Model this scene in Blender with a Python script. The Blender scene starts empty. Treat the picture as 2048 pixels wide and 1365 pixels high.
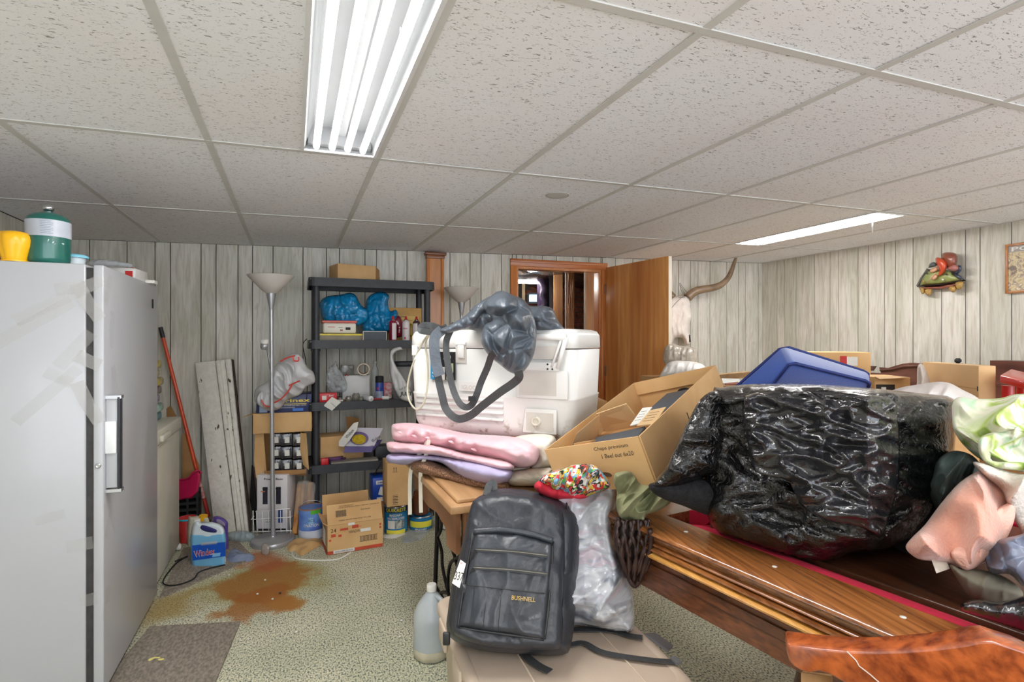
import bpy, bmesh, math, random
import numpy as np
from mathutils import Vector, Matrix, noise
from mathutils.geometry import delaunay_2d_cdt
random.seed(7)
C = bpy.context.scene.collection
sc = bpy.context.scene
R = math.radians
PI = math.pi

# ---------------------------------------------------------------- camera, world, exposure
F = 1092.0; CX, CY = 1024.0, 682.5; TH = 0.3807; EYE = 1.35
cam_d = bpy.data.cameras.new('camera'); cam = bpy.data.objects.new('camera', cam_d); C.objects.link(cam)
cam.location = (0, 0, EYE); cam.rotation_euler = (R(90), 0, -TH)
cam_d.sensor_width = 36; cam_d.lens = 36 * F / 2048; cam_d.clip_start = 0.05
sc.camera = cam
w = bpy.data.worlds.new('world'); sc.world = w; w.use_nodes = True
w.node_tree.nodes['Background'].inputs[0].default_value = (0.90, 0.97, 1.06, 1)
w.node_tree.nodes['Background'].inputs[1].default_value = 1.75
sc.view_settings.view_transform = 'Standard'; sc.view_settings.look = 'None'
sc.view_settings.gamma = 1.0; sc.view_settings.use_curve_mapping = False
sc.view_settings.exposure = 1.36
TUBE = 39.0        # strength of the fluorescent tubes
sc.cycles.max_bounces = 10; sc.cycles.diffuse_bounces = 7; sc.cycles.transparent_max_bounces = 12
sc.cycles.sample_clamp_indirect = 6
try: sc.cycles.use_denoising = True
except Exception: pass

# ---------------------------------------------------------------- pixel <-> world
CT, ST = math.cos(TH), math.sin(TH)
def W(px, py, d):
    """world point seen at a photo position, d metres in front of the lens"""
    xc = (px - CX) / F * d
    return Vector((CT * xc + ST * d, -ST * xc + CT * d, EYE - (py - CY) / F * d))
def ray(px, py):
    return W(px, py, 1.0) - Vector((0, 0, EYE))
def atZ(px, py, z):
    r = ray(px, py); return Vector((0, 0, EYE)) + r * ((z - EYE) / r.z)
def atY(px, py, y):
    r = ray(px, py); return Vector((0, 0, EYE)) + r * (y / r.y)
def atX(px, py, x):
    r = ray(px, py); return Vector((0, 0, EYE)) + r * (x / r.x)
def depth(v): return ST * v[0] + CT * v[1]
CR = Vector((CT, -ST, 0)); CF = Vector((ST, CT, 0)); UP = Vector((0, 0, 1))
def wy(x): return 4.63 - 0.055 * x                 # the back wall runs a little askew
WR = Vector((1, -0.055, 0)).normalized(); WN = Vector((-0.055, -1, 0)).normalized()
def atW(px, py):
    r = ray(px, py); t = 4.63 / (r.y + 0.055 * r.x); return Vector((0, 0, EYE)) + r * t
def cz(x): return EYE + 0.7403 + 0.0176 * x        # ceiling height

# ---------------------------------------------------------------- materials
MATS = {}
def nt(m): return m.node_tree.nodes, m.node_tree.links
def mat(name, col, rough=0.6, metal=0.0, var=0.12, scale=9.0, bump=0.0, bscale=60.0, stretch=(1, 1, 1), col2=None,
        trans=0.0, alpha=1.0, coat=0.0, sheen=0.0, emit=None, detail=4.0, lo=0.35, hi=0.65):
    if name in MATS: return MATS[name]
    m = bpy.data.materials.new(name); m.use_nodes = True; MATS[name] = m
    n, l = nt(m); b = n['Principled BSDF']
    b.inputs['Roughness'].default_value = rough; b.inputs['Metallic'].default_value = metal
    b.inputs['Transmission Weight'].default_value = trans; b.inputs['Alpha'].default_value = alpha
    b.inputs['Coat Weight'].default_value = coat; b.inputs['Sheen Weight'].default_value = sheen
    tc = n.new('ShaderNodeTexCoord'); mp = n.new('ShaderNodeMapping'); mp.inputs['Scale'].default_value = stretch
    l.new(tc.outputs['Object'], mp.inputs[0])
    nz = n.new('ShaderNodeTexNoise'); nz.inputs['Scale'].default_value = scale; nz.inputs['Detail'].default_value = detail
    l.new(mp.outputs[0], nz.inputs['Vector'])
    rp = n.new('ShaderNodeValToRGB'); l.new(nz.outputs[0], rp.inputs[0])
    c2 = col2 if col2 else tuple(max(0, c * (1 - 2 * var)) for c in col)
    rp.color_ramp.elements[0].position = lo; rp.color_ramp.elements[1].position = hi
    rp.color_ramp.elements[0].color = (*c2[:3], 1); rp.color_ramp.elements[1].color = (*col[:3], 1)
    l.new(rp.outputs[0], b.inputs['Base Color'])
    if bump:
        nb = n.new('ShaderNodeTexNoise'); nb.inputs['Scale'].default_value = bscale; nb.inputs['Detail'].default_value = 3
        l.new(mp.outputs[0], nb.inputs['Vector'])
        bp = n.new('ShaderNodeBump'); bp.inputs['Strength'].default_value = min(1, bump); bp.inputs['Distance'].default_value = 0.01 * max(1, bump)
        l.new(nb.outputs[0], bp.inputs['Height']); l.new(bp.outputs[0], b.inputs['Normal'])
    if emit:
        b.inputs['Emission Color'].default_value = (*emit[:3], 1); b.inputs['Emission Strength'].default_value = emit[3]
    return m
def s2l(r, g, b):
    f = lambda c: (c / 255 / 12.92) if c <= 10 else ((c / 255 + 0.055) / 1.055) ** 2.4
    return (f(r), f(g), f(b))
def ramp(n, cols):
    r = n.new('ShaderNodeValToRGB'); e = r.color_ramp.elements
    while len(e) < len(cols): e.new(0.5)
    for k, (p, c) in enumerate(cols): e[k].position = p; e[k].color = (*c, 1)
    return r
def mixn(n, l, fac, a, b, mode='MIX'):
    m = n.new('ShaderNodeMix'); m.data_type = 'RGBA'; m.blend_type = mode
    for s, v in ((m.inputs[0], fac), (m.inputs[6], a), (m.inputs[7], b)):
        if hasattr(v, 'links') or hasattr(v, 'is_linked'): l.new(v, s)
        else: s.default_value = v if isinstance(v, (int, float)) else (*v[:3], 1)
    return m.outputs[2]
def wood(name, c1, c2, stretch=(30, 30, 1.6), rough=0.4, coat=0.2, scale=1.0, coord='Object', rot=(0, 0, 0), big=None, dist=.5):
    if name in MATS: return MATS[name]
    m = bpy.data.materials.new(name); m.use_nodes = True; MATS[name] = m
    n, l = nt(m); b = n['Principled BSDF']; b.inputs['Roughness'].default_value = rough; b.inputs['Coat Weight'].default_value = coat
    b.inputs['Coat Roughness'].default_value = 0.2
    tc = n.new('ShaderNodeTexCoord'); mp0 = n.new('ShaderNodeMapping'); mp0.inputs['Rotation'].default_value = rot
    mp = n.new('ShaderNodeMapping'); mp.inputs['Scale'].default_value = stretch
    l.new(tc.outputs[coord], mp0.inputs[0]); l.new(mp0.outputs[0], mp.inputs[0])
    nz = n.new('ShaderNodeTexNoise'); nz.inputs['Scale'].default_value = scale; nz.inputs['Detail'].default_value = 6; nz.inputs['Distortion'].default_value = dist
    l.new(mp.outputs[0], nz.inputs[0])
    r1 = ramp(n, [(0.3, c2), (0.5, tuple((a + d) / 2 for a, d in zip(c1, c2))), (0.68, c1)])
    l.new(nz.outputs[0], r1.inputs[0]); out = r1.outputs[0]
    if big:
        n2 = n.new('ShaderNodeTexNoise'); n2.inputs['Scale'].default_value = big[0]; n2.inputs['Detail'].default_value = 2
        mp2 = n.new('ShaderNodeMapping'); mp2.inputs['Scale'].default_value = big[1]; l.new(mp0.outputs[0], mp2.inputs[0]); l.new(mp2.outputs[0], n2.inputs[0])
        r2 = ramp(n, [(0.38, big[2]), (0.62, (1, 1, 1))]); l.new(n2.outputs[0], r2.inputs[0])
        out = mixn(n, l, 1.0, out, r2.outputs[0], 'MULTIPLY')
    l.new(out, b.inputs['Base Color'])
    bp = n.new('ShaderNodeBump'); bp.inputs['Strength'].default_value = 0.12; bp.inputs['Distance'].default_value = 0.003
    l.new(nz.outputs[0], bp.inputs['Height']); l.new(bp.outputs[0], b.inputs['Normal'])
    return m

# ---------------------------------------------------------------- mesh builder
class MB:
    def __init__(s): s.v = []; s.f = []; s.sm = []
    def add(s, vs, fs, smooth=False):
        o = len(s.v); s.v += [Vector(v) for v in vs]; s.f += [tuple(i + o for i in f) for f in fs]; s.sm += [smooth] * len(fs); return s
    def hexa(s, p):       # 8 points: bottom 4 ccw, top 4 ccw
        return s.add(p, [(3, 2, 1, 0), (4, 5, 6, 7), (0, 1, 5, 4), (1, 2, 6, 5), (2, 3, 7, 6), (3, 0, 4, 7)])
    def box(s, c, size, u=None, v=None, wv=None):
        u = Vector(u or (1, 0, 0)); v = Vector(v or (0, 1, 0)); wv = Vector(wv or (0, 0, 1)); c = Vector(c)
        a, b, d = u * size[0] / 2, v * size[1] / 2, wv * size[2] / 2
        return s.hexa([c - a - b - d, c + a - b - d, c + a + b - d, c - a + b - d, c - a - b + d, c + a - b + d, c + a + b + d, c - a + b + d])
    def box2(s, lo, hi): 
        lo = Vector(lo); hi = Vector(hi); return s.box((lo + hi) / 2, hi - lo)
    def lathe(s, prof, c, n=20, axis=(0, 0, 1), smooth=True, cap=True):
        ax = Vector(axis).normalized(); a = ax.orthogonal().normalized(); b = ax.cross(a); c = Vector(c)
        vs = []; fs = []
        for (r, h) in prof:
            for k in range(n):
                t = 2 * PI * k / n; vs.append(c + ax * h + (a * math.cos(t) + b * math.sin(t)) * max(r, 1e-5))
        for i in range(len(prof) - 1):
            for k in range(n):
                k2 = (k + 1) % n; fs.append((i * n + k, i * n + k2, (i + 1) * n + k2, (i + 1) * n + k))
        s.add(vs, fs, smooth)
        if cap:
            s.add(vs[:n], [tuple(reversed(range(n)))]); s.add(vs[-n:], [tuple(range(n))])
        return s
    def cyl(s, p0, p1, r0, r1=None, n=14):
        p0 = Vector(p0); p1 = Vector(p1); r1 = r0 if r1 is None else r1
        return s.lathe([(r0, 0), (r1, (p1 - p0).length)], p0, n, p1 - p0)
    def tube(s, pts, r, n=8, closed=False):
        pts = [Vector(p) for p in pts]; vs = []; fs = []; m = len(pts); pn = None
        for i, p in enumerate(pts):
            t = (pts[(i + 1) % m] - pts[i - 1]) if closed else (pts[min(i + 1, m - 1)] - pts[max(i - 1, 0)])
            t = t.normalized() if t.length > 1e-9 else Vector((0, 0, 1))
            a = (pn - t * pn.dot(t)) if pn else t.orthogonal()
            if a.length < 1e-6: a = t.orthogonal()
            a.normalize(); pn = a; b = t.cross(a); rr = r[i] if isinstance(r, (list, tuple)) else r
            for k in range(n):
                q = 2 * PI * k / n; vs.append(p + (a * math.cos(q) + b * math.sin(q)) * rr)
        for i in range(m if closed else m - 1):
            j = (i + 1) % m
            for k in range(n):
                k2 = (k + 1) % n; fs.append((i * n + k, i * n + k2, j * n + k2, j * n + k))
        if not closed: fs += [tuple(reversed(range(n))), tuple(range((m - 1) * n, m * n))]
        return s.add(vs, fs, True)
    def prism(s, pts, off):       # polygon (3d points) extruded by off
        pts = [Vector(p) for p in pts]; off = Vector(off); n = len(pts)
        s.add(pts + [p + off for p in pts], [tuple(range(n)), tuple(reversed(range(n, 2 * n)))] + [(i + n, (i + 1) % n + n, (i + 1) % n, i) for i in range(n)])
        return s
    def ribbon(s, pts, width, thick=0.002, n=None):      # flat strap facing the room's open side
        pts = [Vector(p) for p in pts]; vs = []; fs = []
        for i, p in enumerate(pts):
            t = (pts[min(i + 1, len(pts) - 1)] - pts[max(i - 1, 0)]).normalized()
            nn = Vector(n[i] if isinstance(n, list) else n) if n else (Vector((0, 0, EYE)) - p).normalized()
            a = t.cross(nn); a = a.normalized() if a.length > 1e-4 else CR.copy(); q = a.cross(t).normalized()
            ww = width[i] if isinstance(width, (list, tuple)) else width
            vs += [p - a * ww / 2 - q * thick / 2, p + a * ww / 2 - q * thick / 2, p + a * ww / 2 + q * thick / 2, p - a * ww / 2 + q * thick / 2]
        for i in range(len(pts) - 1):
            for k in range(4):
                k2 = (k + 1) % 4; fs.append((i * 4 + k, i * 4 + k2, i * 4 + 4 + k2, i * 4 + 4 + k))
        m = len(pts) * 4; fs += [(3, 2, 1, 0), (m - 4, m - 3, m - 2, m - 1)]
        return s.add(vs, fs)

WL = {}      # world location of each object we made
def link(name, me, m, parent, loc):
    o = bpy.data.objects.new(name, me); C.objects.link(o)
    if m is not None: me.materials.append(m)
    if parent is not None: o.parent = parent; o.location = Vector(loc) - WL[parent.name]
    else: o.location = loc
    WL[o.name] = Vector(loc); return o
def obj(name, mb, m=None, parent=None, bevel=0.0, seg=2, loc=None, smooth=None, recalc=True, wn=False):
    if loc is None:
        if parent is not None: loc = WL[parent.name]
        else:
            xs = [v.x for v in mb.v]; ys = [v.y for v in mb.v]; zs = [v.z for v in mb.v]
            loc = Vector(((min(xs) + max(xs)) / 2, (min(ys) + max(ys)) / 2, min(zs)))
    loc = Vector(loc)
    me = bpy.data.meshes.new(name); me.from_pydata([v - loc for v in mb.v], [], mb.f)
    me.polygons.foreach_set('use_smooth', mb.sm if smooth is None else [smooth] * len(mb.f))
    if bevel > 0 or recalc:
        bm = bmesh.new(); bm.from_mesh(me)
        if bevel > 0:
            bmesh.ops.remove_doubles(bm, verts=bm.verts, dist=1e-5)
            es = [e for e in bm.edges if len(e.link_faces) == 2 and e.calc_face_angle(0) > 0.6]
            bmesh.ops.bevel(bm, geom=es, offset=bevel, segments=seg, profile=0.5, affect='EDGES', clamp_overlap=True)
            for fc in bm.faces: fc.smooth = True
        bmesh.ops.recalc_face_normals(bm, faces=bm.faces)
        bm.to_mesh(me); bm.free()
        if bevel > 0: me.shade_smooth() if hasattr(me, 'shade_smooth') else None
        if bevel > 0:
            try: me.set_sharp_from_angle(angle=R(50))
            except Exception: pass
    return link(name, me, m, parent, loc)
def thing(name, label, cat, loc, group=None):
    o = bpy.data.objects.new(name, None); C.objects.link(o); o.location = loc; o.empty_display_size = 0.05
    WL[o.name] = Vector(loc); return tag(o, label, cat, group)
def tag(o, label, cat, group=None):
    o['label'] = label; o['category'] = cat
    if group: o['group'] = group
    return o
def struct(o): o['kind'] = 'structure'; return o
def text(s, c, right, up, h, m, parent, width=None, name='lettering', ext=0.0006, bold=False):
    cu = bpy.data.curves.new('t', 'FONT'); cu.body = s; cu.align_x = 'CENTER'; cu.align_y = 'CENTER'; cu.size = 1; cu.extrude = 0; cu.resolution_u = 2
    if bold: cu.offset = 0.02
    t = bpy.data.objects.new('t', cu); C.objects.link(t); dg = bpy.context.evaluated_depsgraph_get()
    me = bpy.data.meshes.new_from_object(t.evaluated_get(dg)); bpy.data.objects.remove(t); bpy.data.curves.remove(cu)
    co = np.zeros(len(me.vertices) * 3); me.vertices.foreach_get('co', co); co = co.reshape(-1, 3)
    mn, mx = co.min(0), co.max(0); ce = (mn + mx) / 2; sy = h / (mx[1] - mn[1]); sx = (width / (mx[0] - mn[0])) if width else sy
    right = Vector(right).normalized(); up = Vector(up).normalized(); c = Vector(c); nn = right.cross(up)
    loc = WL[parent.name] if parent is not None else c
    pts = [c + right * ((p[0] - ce[0]) * sx) + up * ((p[1] - ce[1]) * sy) + nn * ext - loc for p in co]
    me.vertices.foreach_set('co', [a for p in pts for a in p]); me.update(); me.materials.clear()
    return link(name, me, m, parent, loc)
def imtext(s, px, py, d, hpx, m, parent, wpx=None, rot=0.0, bold=False, right=None):
    """lettering lying in an upright plane d metres in front of the lens"""
    r = Vector(right) if right else CR
    r = r.normalized(); u = UP.copy()
    if rot:
        q = Matrix.Rotation(rot, 3, r.cross(u)); r = q @ r; u = q @ u
    return text(s, W(px, py, d), r, u, hpx * d / F, m, parent, wpx * d / F if wpx else None, bold=bold)
def patch(name, pts, m, parent=None, th=0.0012):
    """thin flat piece through photo points (px, py, d), thickened away from the lens"""
    p = [W(*q) for q in pts]; n = (p[1] - p[0]).cross(p[2] - p[0]).normalized()
    if n.dot(Vector((0, 0, EYE)) - p[0]) > 0: n = -n
    return obj(name, MB().prism(p, n * th), m, parent)
def cr(pts, k=6, closed=False):        # Catmull-Rom
    P = [np.array(p, float) for p in pts]; n = len(P); out = []
    for i in range(n if closed else n - 1):
        p0 = P[(i - 1) % n] if (closed or i > 0) else P[0]; p1 = P[i]; p2 = P[(i + 1) % n]; p3 = P[(i + 2) % n] if (closed or i + 2 < n) else P[-1]
        for j in range(k):
            t = j / k; out.append(0.5 * ((2 * p1) + (-p0 + p2) * t + (2 * p0 - 5 * p1 + 4 * p2 - p3) * t * t + (-p0 + 3 * p1 - 3 * p2 + p3) * t ** 3))
    if not closed: out.append(P[-1])
    return out
def W3(pts, k=6, closed=False): return [W(*p) for p in cr(pts, k, closed)]

def puff(name, outline, d, T, m, parent=None, R_=None, back=0.6, amp=0.0, fr=12.0, ang=0.0, aniso=3.0, crease=0.0, cfr=14.0,
         gx=0.0, gy=0.0, dfun=None, zmin=None, smooth_k=4, cells=60, power=0.5, seed=0, shape=None, warp=0.35):
    """a soft body: outline in photo positions, bulging T towards the room and T*back away from it; real depth, folds as geometry"""
    if smooth_k > 1: ol = cr(outline, smooth_k, True)
    else:
        ol = []
        for i in range(len(outline)):
            a = np.array(outline[i], float); b = np.array(outline[(i + 1) % len(outline)], float); kk = max(1, int(np.linalg.norm(b - a) / 14))
            ol += [a + (b - a) * j / kk for j in range(kk)]
    O = np.array([p[:2] for p in ol]); k = d / F
    size = max(np.ptp(O[:, 0]), np.ptp(O[:, 1])); stp = size / cells
    gxs = np.arange(O[:, 0].min() + stp / 2, O[:, 0].max(), stp); gys = np.arange(O[:, 1].min() + stp / 2, O[:, 1].max(), stp)
    g = np.array([(x + (stp / 2 if j % 2 else 0), y) for j, y in enumerate(gys) for x in gxs])
    A = O; B = np.roll(O, -1, 0)
    def edist(P):
        AB = B - A; L = (AB ** 2).sum(1) + 1e-12
        t = np.clip(((P[:, None, :] - A[None]) * AB[None]).sum(2) / L[None], 0, 1)
        q = A[None] + t[..., None] * AB[None]; return np.sqrt(((P[:, None, :] - q) ** 2).sum(2)).min(1)
    def inside(P):
        c = np.zeros(len(P), bool)
        for a, b in zip(A, B):
            cond = ((a[1] > P[:, 1]) != (b[1] > P[:, 1])); xx = (b[0] - a[0]) * (P[:, 1] - a[1]) / (b[1] - a[1] + 1e-12) + a[0]
            c ^= cond & (P[:, 0] < xx)
        return c
    g = g[inside(g)]; g = g[edist(g) > stp * 0.45] if len(g) else g
    pts = [Vector(p) for p in O] + [Vector(p) for p in g]; n0 = len(O)
    vs, es, fs, *_ = delaunay_2d_cdt(pts, [(i, (i + 1) % n0) for i in range(n0)], [], 1, 1e-4)
    V = np.array([(v.x, v.y) for v in vs]); ed = edist(V) * k; edge = ed < 1e-6
    Rr = R_ if R_ else ed.max(); q = np.clip(ed / Rr, 0, 1); prof = (1 - (1 - q) ** 2) ** power
    cx, cy = O.mean(0); ca, sa = math.cos(ang), math.sin(ang); so = Vector((seed * 7.3, seed * 3.1, seed))
    fr_v = []
    for (x, y), pf in zip(V, prof):
        X = (x - cx) * k; Y = (y - cy) * k; u = X * ca + Y * sa; v = -X * sa + Y * ca; o = 0.0
        p = Vector((u * fr, v * fr / aniso, 0)) + so
        if amp: 
            w_ = noise.noise(Vector((X * 5, Y * 5, seed))) * warp * 3
            nn = noise.noise(p + Vector((w_, w_, 0))); n2 = noise.noise(p * 1.9 + Vector((w_, 5, 3))); n3 = noise.noise(Vector((p.y * 1.5, p.x * 1.3, 9)))
            o += amp * (0.75 * (1 - min(1, abs(nn) * 2.6)) ** 1.5 + 0.45 * (1 - min(1, abs(n2) * 2.6)) ** 1.5 + 0.5 * n3 - 0.35)
        if crease:
            q2 = Vector((X * cfr, Y * cfr, 0)) + so; q2 += noise.noise_vector(q2 * 0.6) * 0.6
            dd = noise.voronoi(q2)[0]; o += crease * (min(dd[1] - dd[0], 0.6) * 1.6 - 0.4)
        dep = d + gx * (x - cx) / 100 + gy * (y - cy) / 100 - (dfun(x, y) if dfun else 0)
        f_ = T * pf + o * min(1, pf * 1.5)
        if shape: f_ += shape(x, y) * min(1, pf * 2)
        fr_v.append((x, y, dep, f_, pf, o))
    mbv = [W(x, y, dep - f_) for x, y, dep, f_, pf, o in fr_v]
    idx = {}; bv = []
    for i, (x, y, dep, f_, pf, o) in enumerate(fr_v):
        if edge[i]: idx[i] = i
        else: idx[i] = len(mbv) + len(bv); bv.append(W(x, y, dep + T * back * pf + o * 0.3))
    if zmin is not None:
        for p_ in mbv + bv:
            if p_.z < zmin: p_.z = zmin + (p_.z - zmin) * .02
    fcs = [tuple(f) for f in fs]
    b = MB(); b.add(mbv + bv, fcs + [tuple(idx[i] for i in reversed(f)) for f in fcs], True)
    return obj(name, b, m, parent)

def rbox(name, l, r, t, b, d, dl, m, parent=None, yaw=0.0, bevel=0.003, z0=None, face=None):
    """upright box whose front face spans photo columns l..r and rows t..b at distance d, dl deep"""
    k = d / F; c = W((l + r) / 2, b, d); z = c.z if z0 is None else z0; h = (b - t) * k
    q = Matrix.Rotation(yaw, 3, 'Z'); u = q @ Vector((1, 0, 0)); v = q @ Vector((0, 1, 0))
    wd = (r - l) * k / max(0.5, abs(u.dot(CR)))
    cc = Vector((c.x, c.y, z + h / 2)) + v * dl / 2
    o = obj(name, MB().box(cc, (wd, dl, h), u, v), m, parent, bevel=bevel)
    o_info[o.name] = (cc, wd, dl, h, u, v); return o
o_info = {}
def facetext(s, o, fx, fz, h, m, width=None, side='front', parent=None, bold=False, name='lettering'):
    cc, wd, dl, hh, u, v = o_info[o.name]
    if side == 'front': c = cc - v * (dl / 2 + 0.0012) + u * (fx * wd / 2) + UP * (fz * hh / 2); rr = u
    elif side == 'right': c = cc + u * (wd / 2 + 0.0012) + v * (fx * dl / 2) + UP * (fz * hh / 2); rr = v
    else: c = cc - u * (wd / 2 + 0.0012) - v * (fx * dl / 2) + UP * (fz * hh / 2); rr = -v
    return text(s, c, rr, UP, h, m, parent or o, width, name=name, bold=bold)
def facepatch(o, fx, fz, w_, h, m, name='printed_label', side='front', th=0.0008, rot=0.0):
    cc, wd, dl, hh, u, v = o_info[o.name]
    if side == 'front': c = cc - v * (dl / 2 + th / 2) + u * (fx * wd / 2) + UP * (fz * hh / 2); a, nn = u, v
    elif side == 'left': c = cc - u * (wd / 2 + th / 2) - v * (fx * dl / 2) + UP * (fz * hh / 2); a, nn = -v, u
    else: c = cc + u * (wd / 2 + th / 2) + v * (fx * dl / 2) + UP * (fz * hh / 2); a, nn = v, -u
    up = UP.copy()
    if rot: q = Matrix.Rotation(rot, 3, nn); a = q @ a; up = q @ up
    return obj(name, MB().box(c, (w_, th, h), a, nn, up), m, o)
# ---------------------------------------------------------------- special materials of the room
def panel_mat():
    m = bpy.data.materials.new('pale_panelling'); m.use_nodes = True; n, l = nt(m); b = n['Principled BSDF']; b.inputs['Roughness'].default_value = 0.55
    tc = n.new('ShaderNodeTexCoord'); geo = n.new('ShaderNodeObjectInfo')
    add = n.new('ShaderNodeVectorMath'); add.operation = 'ADD'
    sc_ = n.new('ShaderNodeVectorMath'); sc_.operation = 'SCALE'; sc_.inputs['Scale'].default_value = 40
    l.new(geo.outputs['Random'], sc_.inputs[0]); l.new(tc.outputs['Object'], add.inputs[0]); l.new(sc_.outputs[0], add.inputs[1])
    def nz(stretch, scale, det, dist=0.0):
        mp = n.new('ShaderNodeMapping'); mp.inputs['Scale'].default_value = stretch; l.new(add.outputs[0], mp.inputs[0])
        t = n.new('ShaderNodeTexNoise'); t.inputs['Scale'].default_value = scale; t.inputs['Detail'].default_value = det; t.inputs['Distortion'].default_value = dist
        l.new(mp.outputs[0], t.inputs[0]); return t.outputs[0]
    a = nz((14, 14, 1.3), 3.0, 6, 0.8); r1 = ramp(n, [(0.34, s2l(196, 190, 178)), (0.5, s2l(212, 208, 198)), (0.66, s2l(222, 218, 210))]); l.new(a, r1.inputs[0])
    c = nz((5, 5, 1.6), 2.2, 5, 1.5); r2 = ramp(n, [(0.6, (0, 0, 0)), (0.8, (0.5, 0.5, 0.5))]); l.new(c, r2.inputs[0])
    o = mixn(n, l, r2.outputs[0], r1.outputs[0], s2l(176, 160, 134))
    e = nz((60, 60, 2.5), 4.0, 4, 0.5); r3 = ramp(n, [(0.3, (0.91, 0.90, 0.89)), (0.55, (1, 1, 1))]); l.new(e, r3.inputs[0])
    o = mixn(n, l, 1.0, o, r3.outputs[0], 'MULTIPLY')
    g = nz((4, 4, 1.0), 1.1, 3, 0.6); r4 = ramp(n, [(0.4, s2l(236, 238, 234)), (0.6, (1, 1, 1))]); l.new(g, r4.inputs[0])
    o = mixn(n, l, 1.0, o, r4.outputs[0], 'MULTIPLY')
    l.new(o, b.inputs['Base Color']); return m
def tile_mat():
    m = bpy.data.materials.new('fissured_tile'); m.use_nodes = True; n, l = nt(m); b = n['Principled BSDF']; b.inputs['Roughness'].default_value = 0.9
    tc = n.new('ShaderNodeTexCoord'); geo = n.new('ShaderNodeObjectInfo')
    add = n.new('ShaderNodeVectorMath'); add.operation = 'ADD'
    s_ = n.new('ShaderNodeVectorMath'); s_.operation = 'SCALE'; s_.inputs['Scale'].default_value = 9
    l.new(geo.outputs['Random'], s_.inputs[0]); l.new(tc.outputs['Object'], add.inputs[0]); l.new(s_.outputs[0], add.inputs[1])
    mp = n.new('ShaderNodeMapping'); mp.inputs['Scale'].default_value = (0.42, 1.25, 1); l.new(add.outputs[0], mp.inputs[0])
    t = n.new('ShaderNodeTexNoise'); t.inputs['Scale'].default_value = 135; t.inputs['Detail'].default_value = 1.5; t.inputs['Distortion'].default_value = 1.3; l.new(mp.outputs[0], t.inputs[0])
    r = ramp(n, [(0.635, (0, 0, 0)), (0.675, (1, 1, 1))]); l.new(t.outputs[0], r.inputs[0])
    t2 = n.new('ShaderNodeTexNoise'); t2.inputs['Scale'].default_value = 420; l.new(add.outputs[0], t2.inputs[0])
    r2 = ramp(n, [(0.66, (0, 0, 0)), (0.72, (0.5, 0.5, 0.5))]); l.new(t2.outputs[0], r2.inputs[0])
    mx = n.new('ShaderNodeMath'); mx.operation = 'MAXIMUM'; l.new(r.outputs[0], mx.inputs[0]); l.new(r2.outputs[0], mx.inputs[1])
    t3 = n.new('ShaderNodeTexNoise'); t3.inputs['Scale'].default_value = 1.3; l.new(tc.outputs['Object'], t3.inputs[0])
    r3 = ramp(n, [(0.35, s2l(236, 234, 236)), (0.65, s2l(238, 240, 244))]); l.new(t3.outputs[0], r3.inputs[0])
    o = mixn(n, l, mx.outputs[0], r3.outputs[0], s2l(150, 147, 145)); l.new(o, b.inputs['Base Color'])
    bp = n.new('ShaderNodeBump'); bp.invert = True; bp.inputs['Strength'].default_value = 0.6; bp.inputs['Distance'].default_value = 0.002; l.new(mx.outputs[0], bp.inputs['Height']); l.new(bp.outputs[0], b.inputs['Normal'])
    return m
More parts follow.
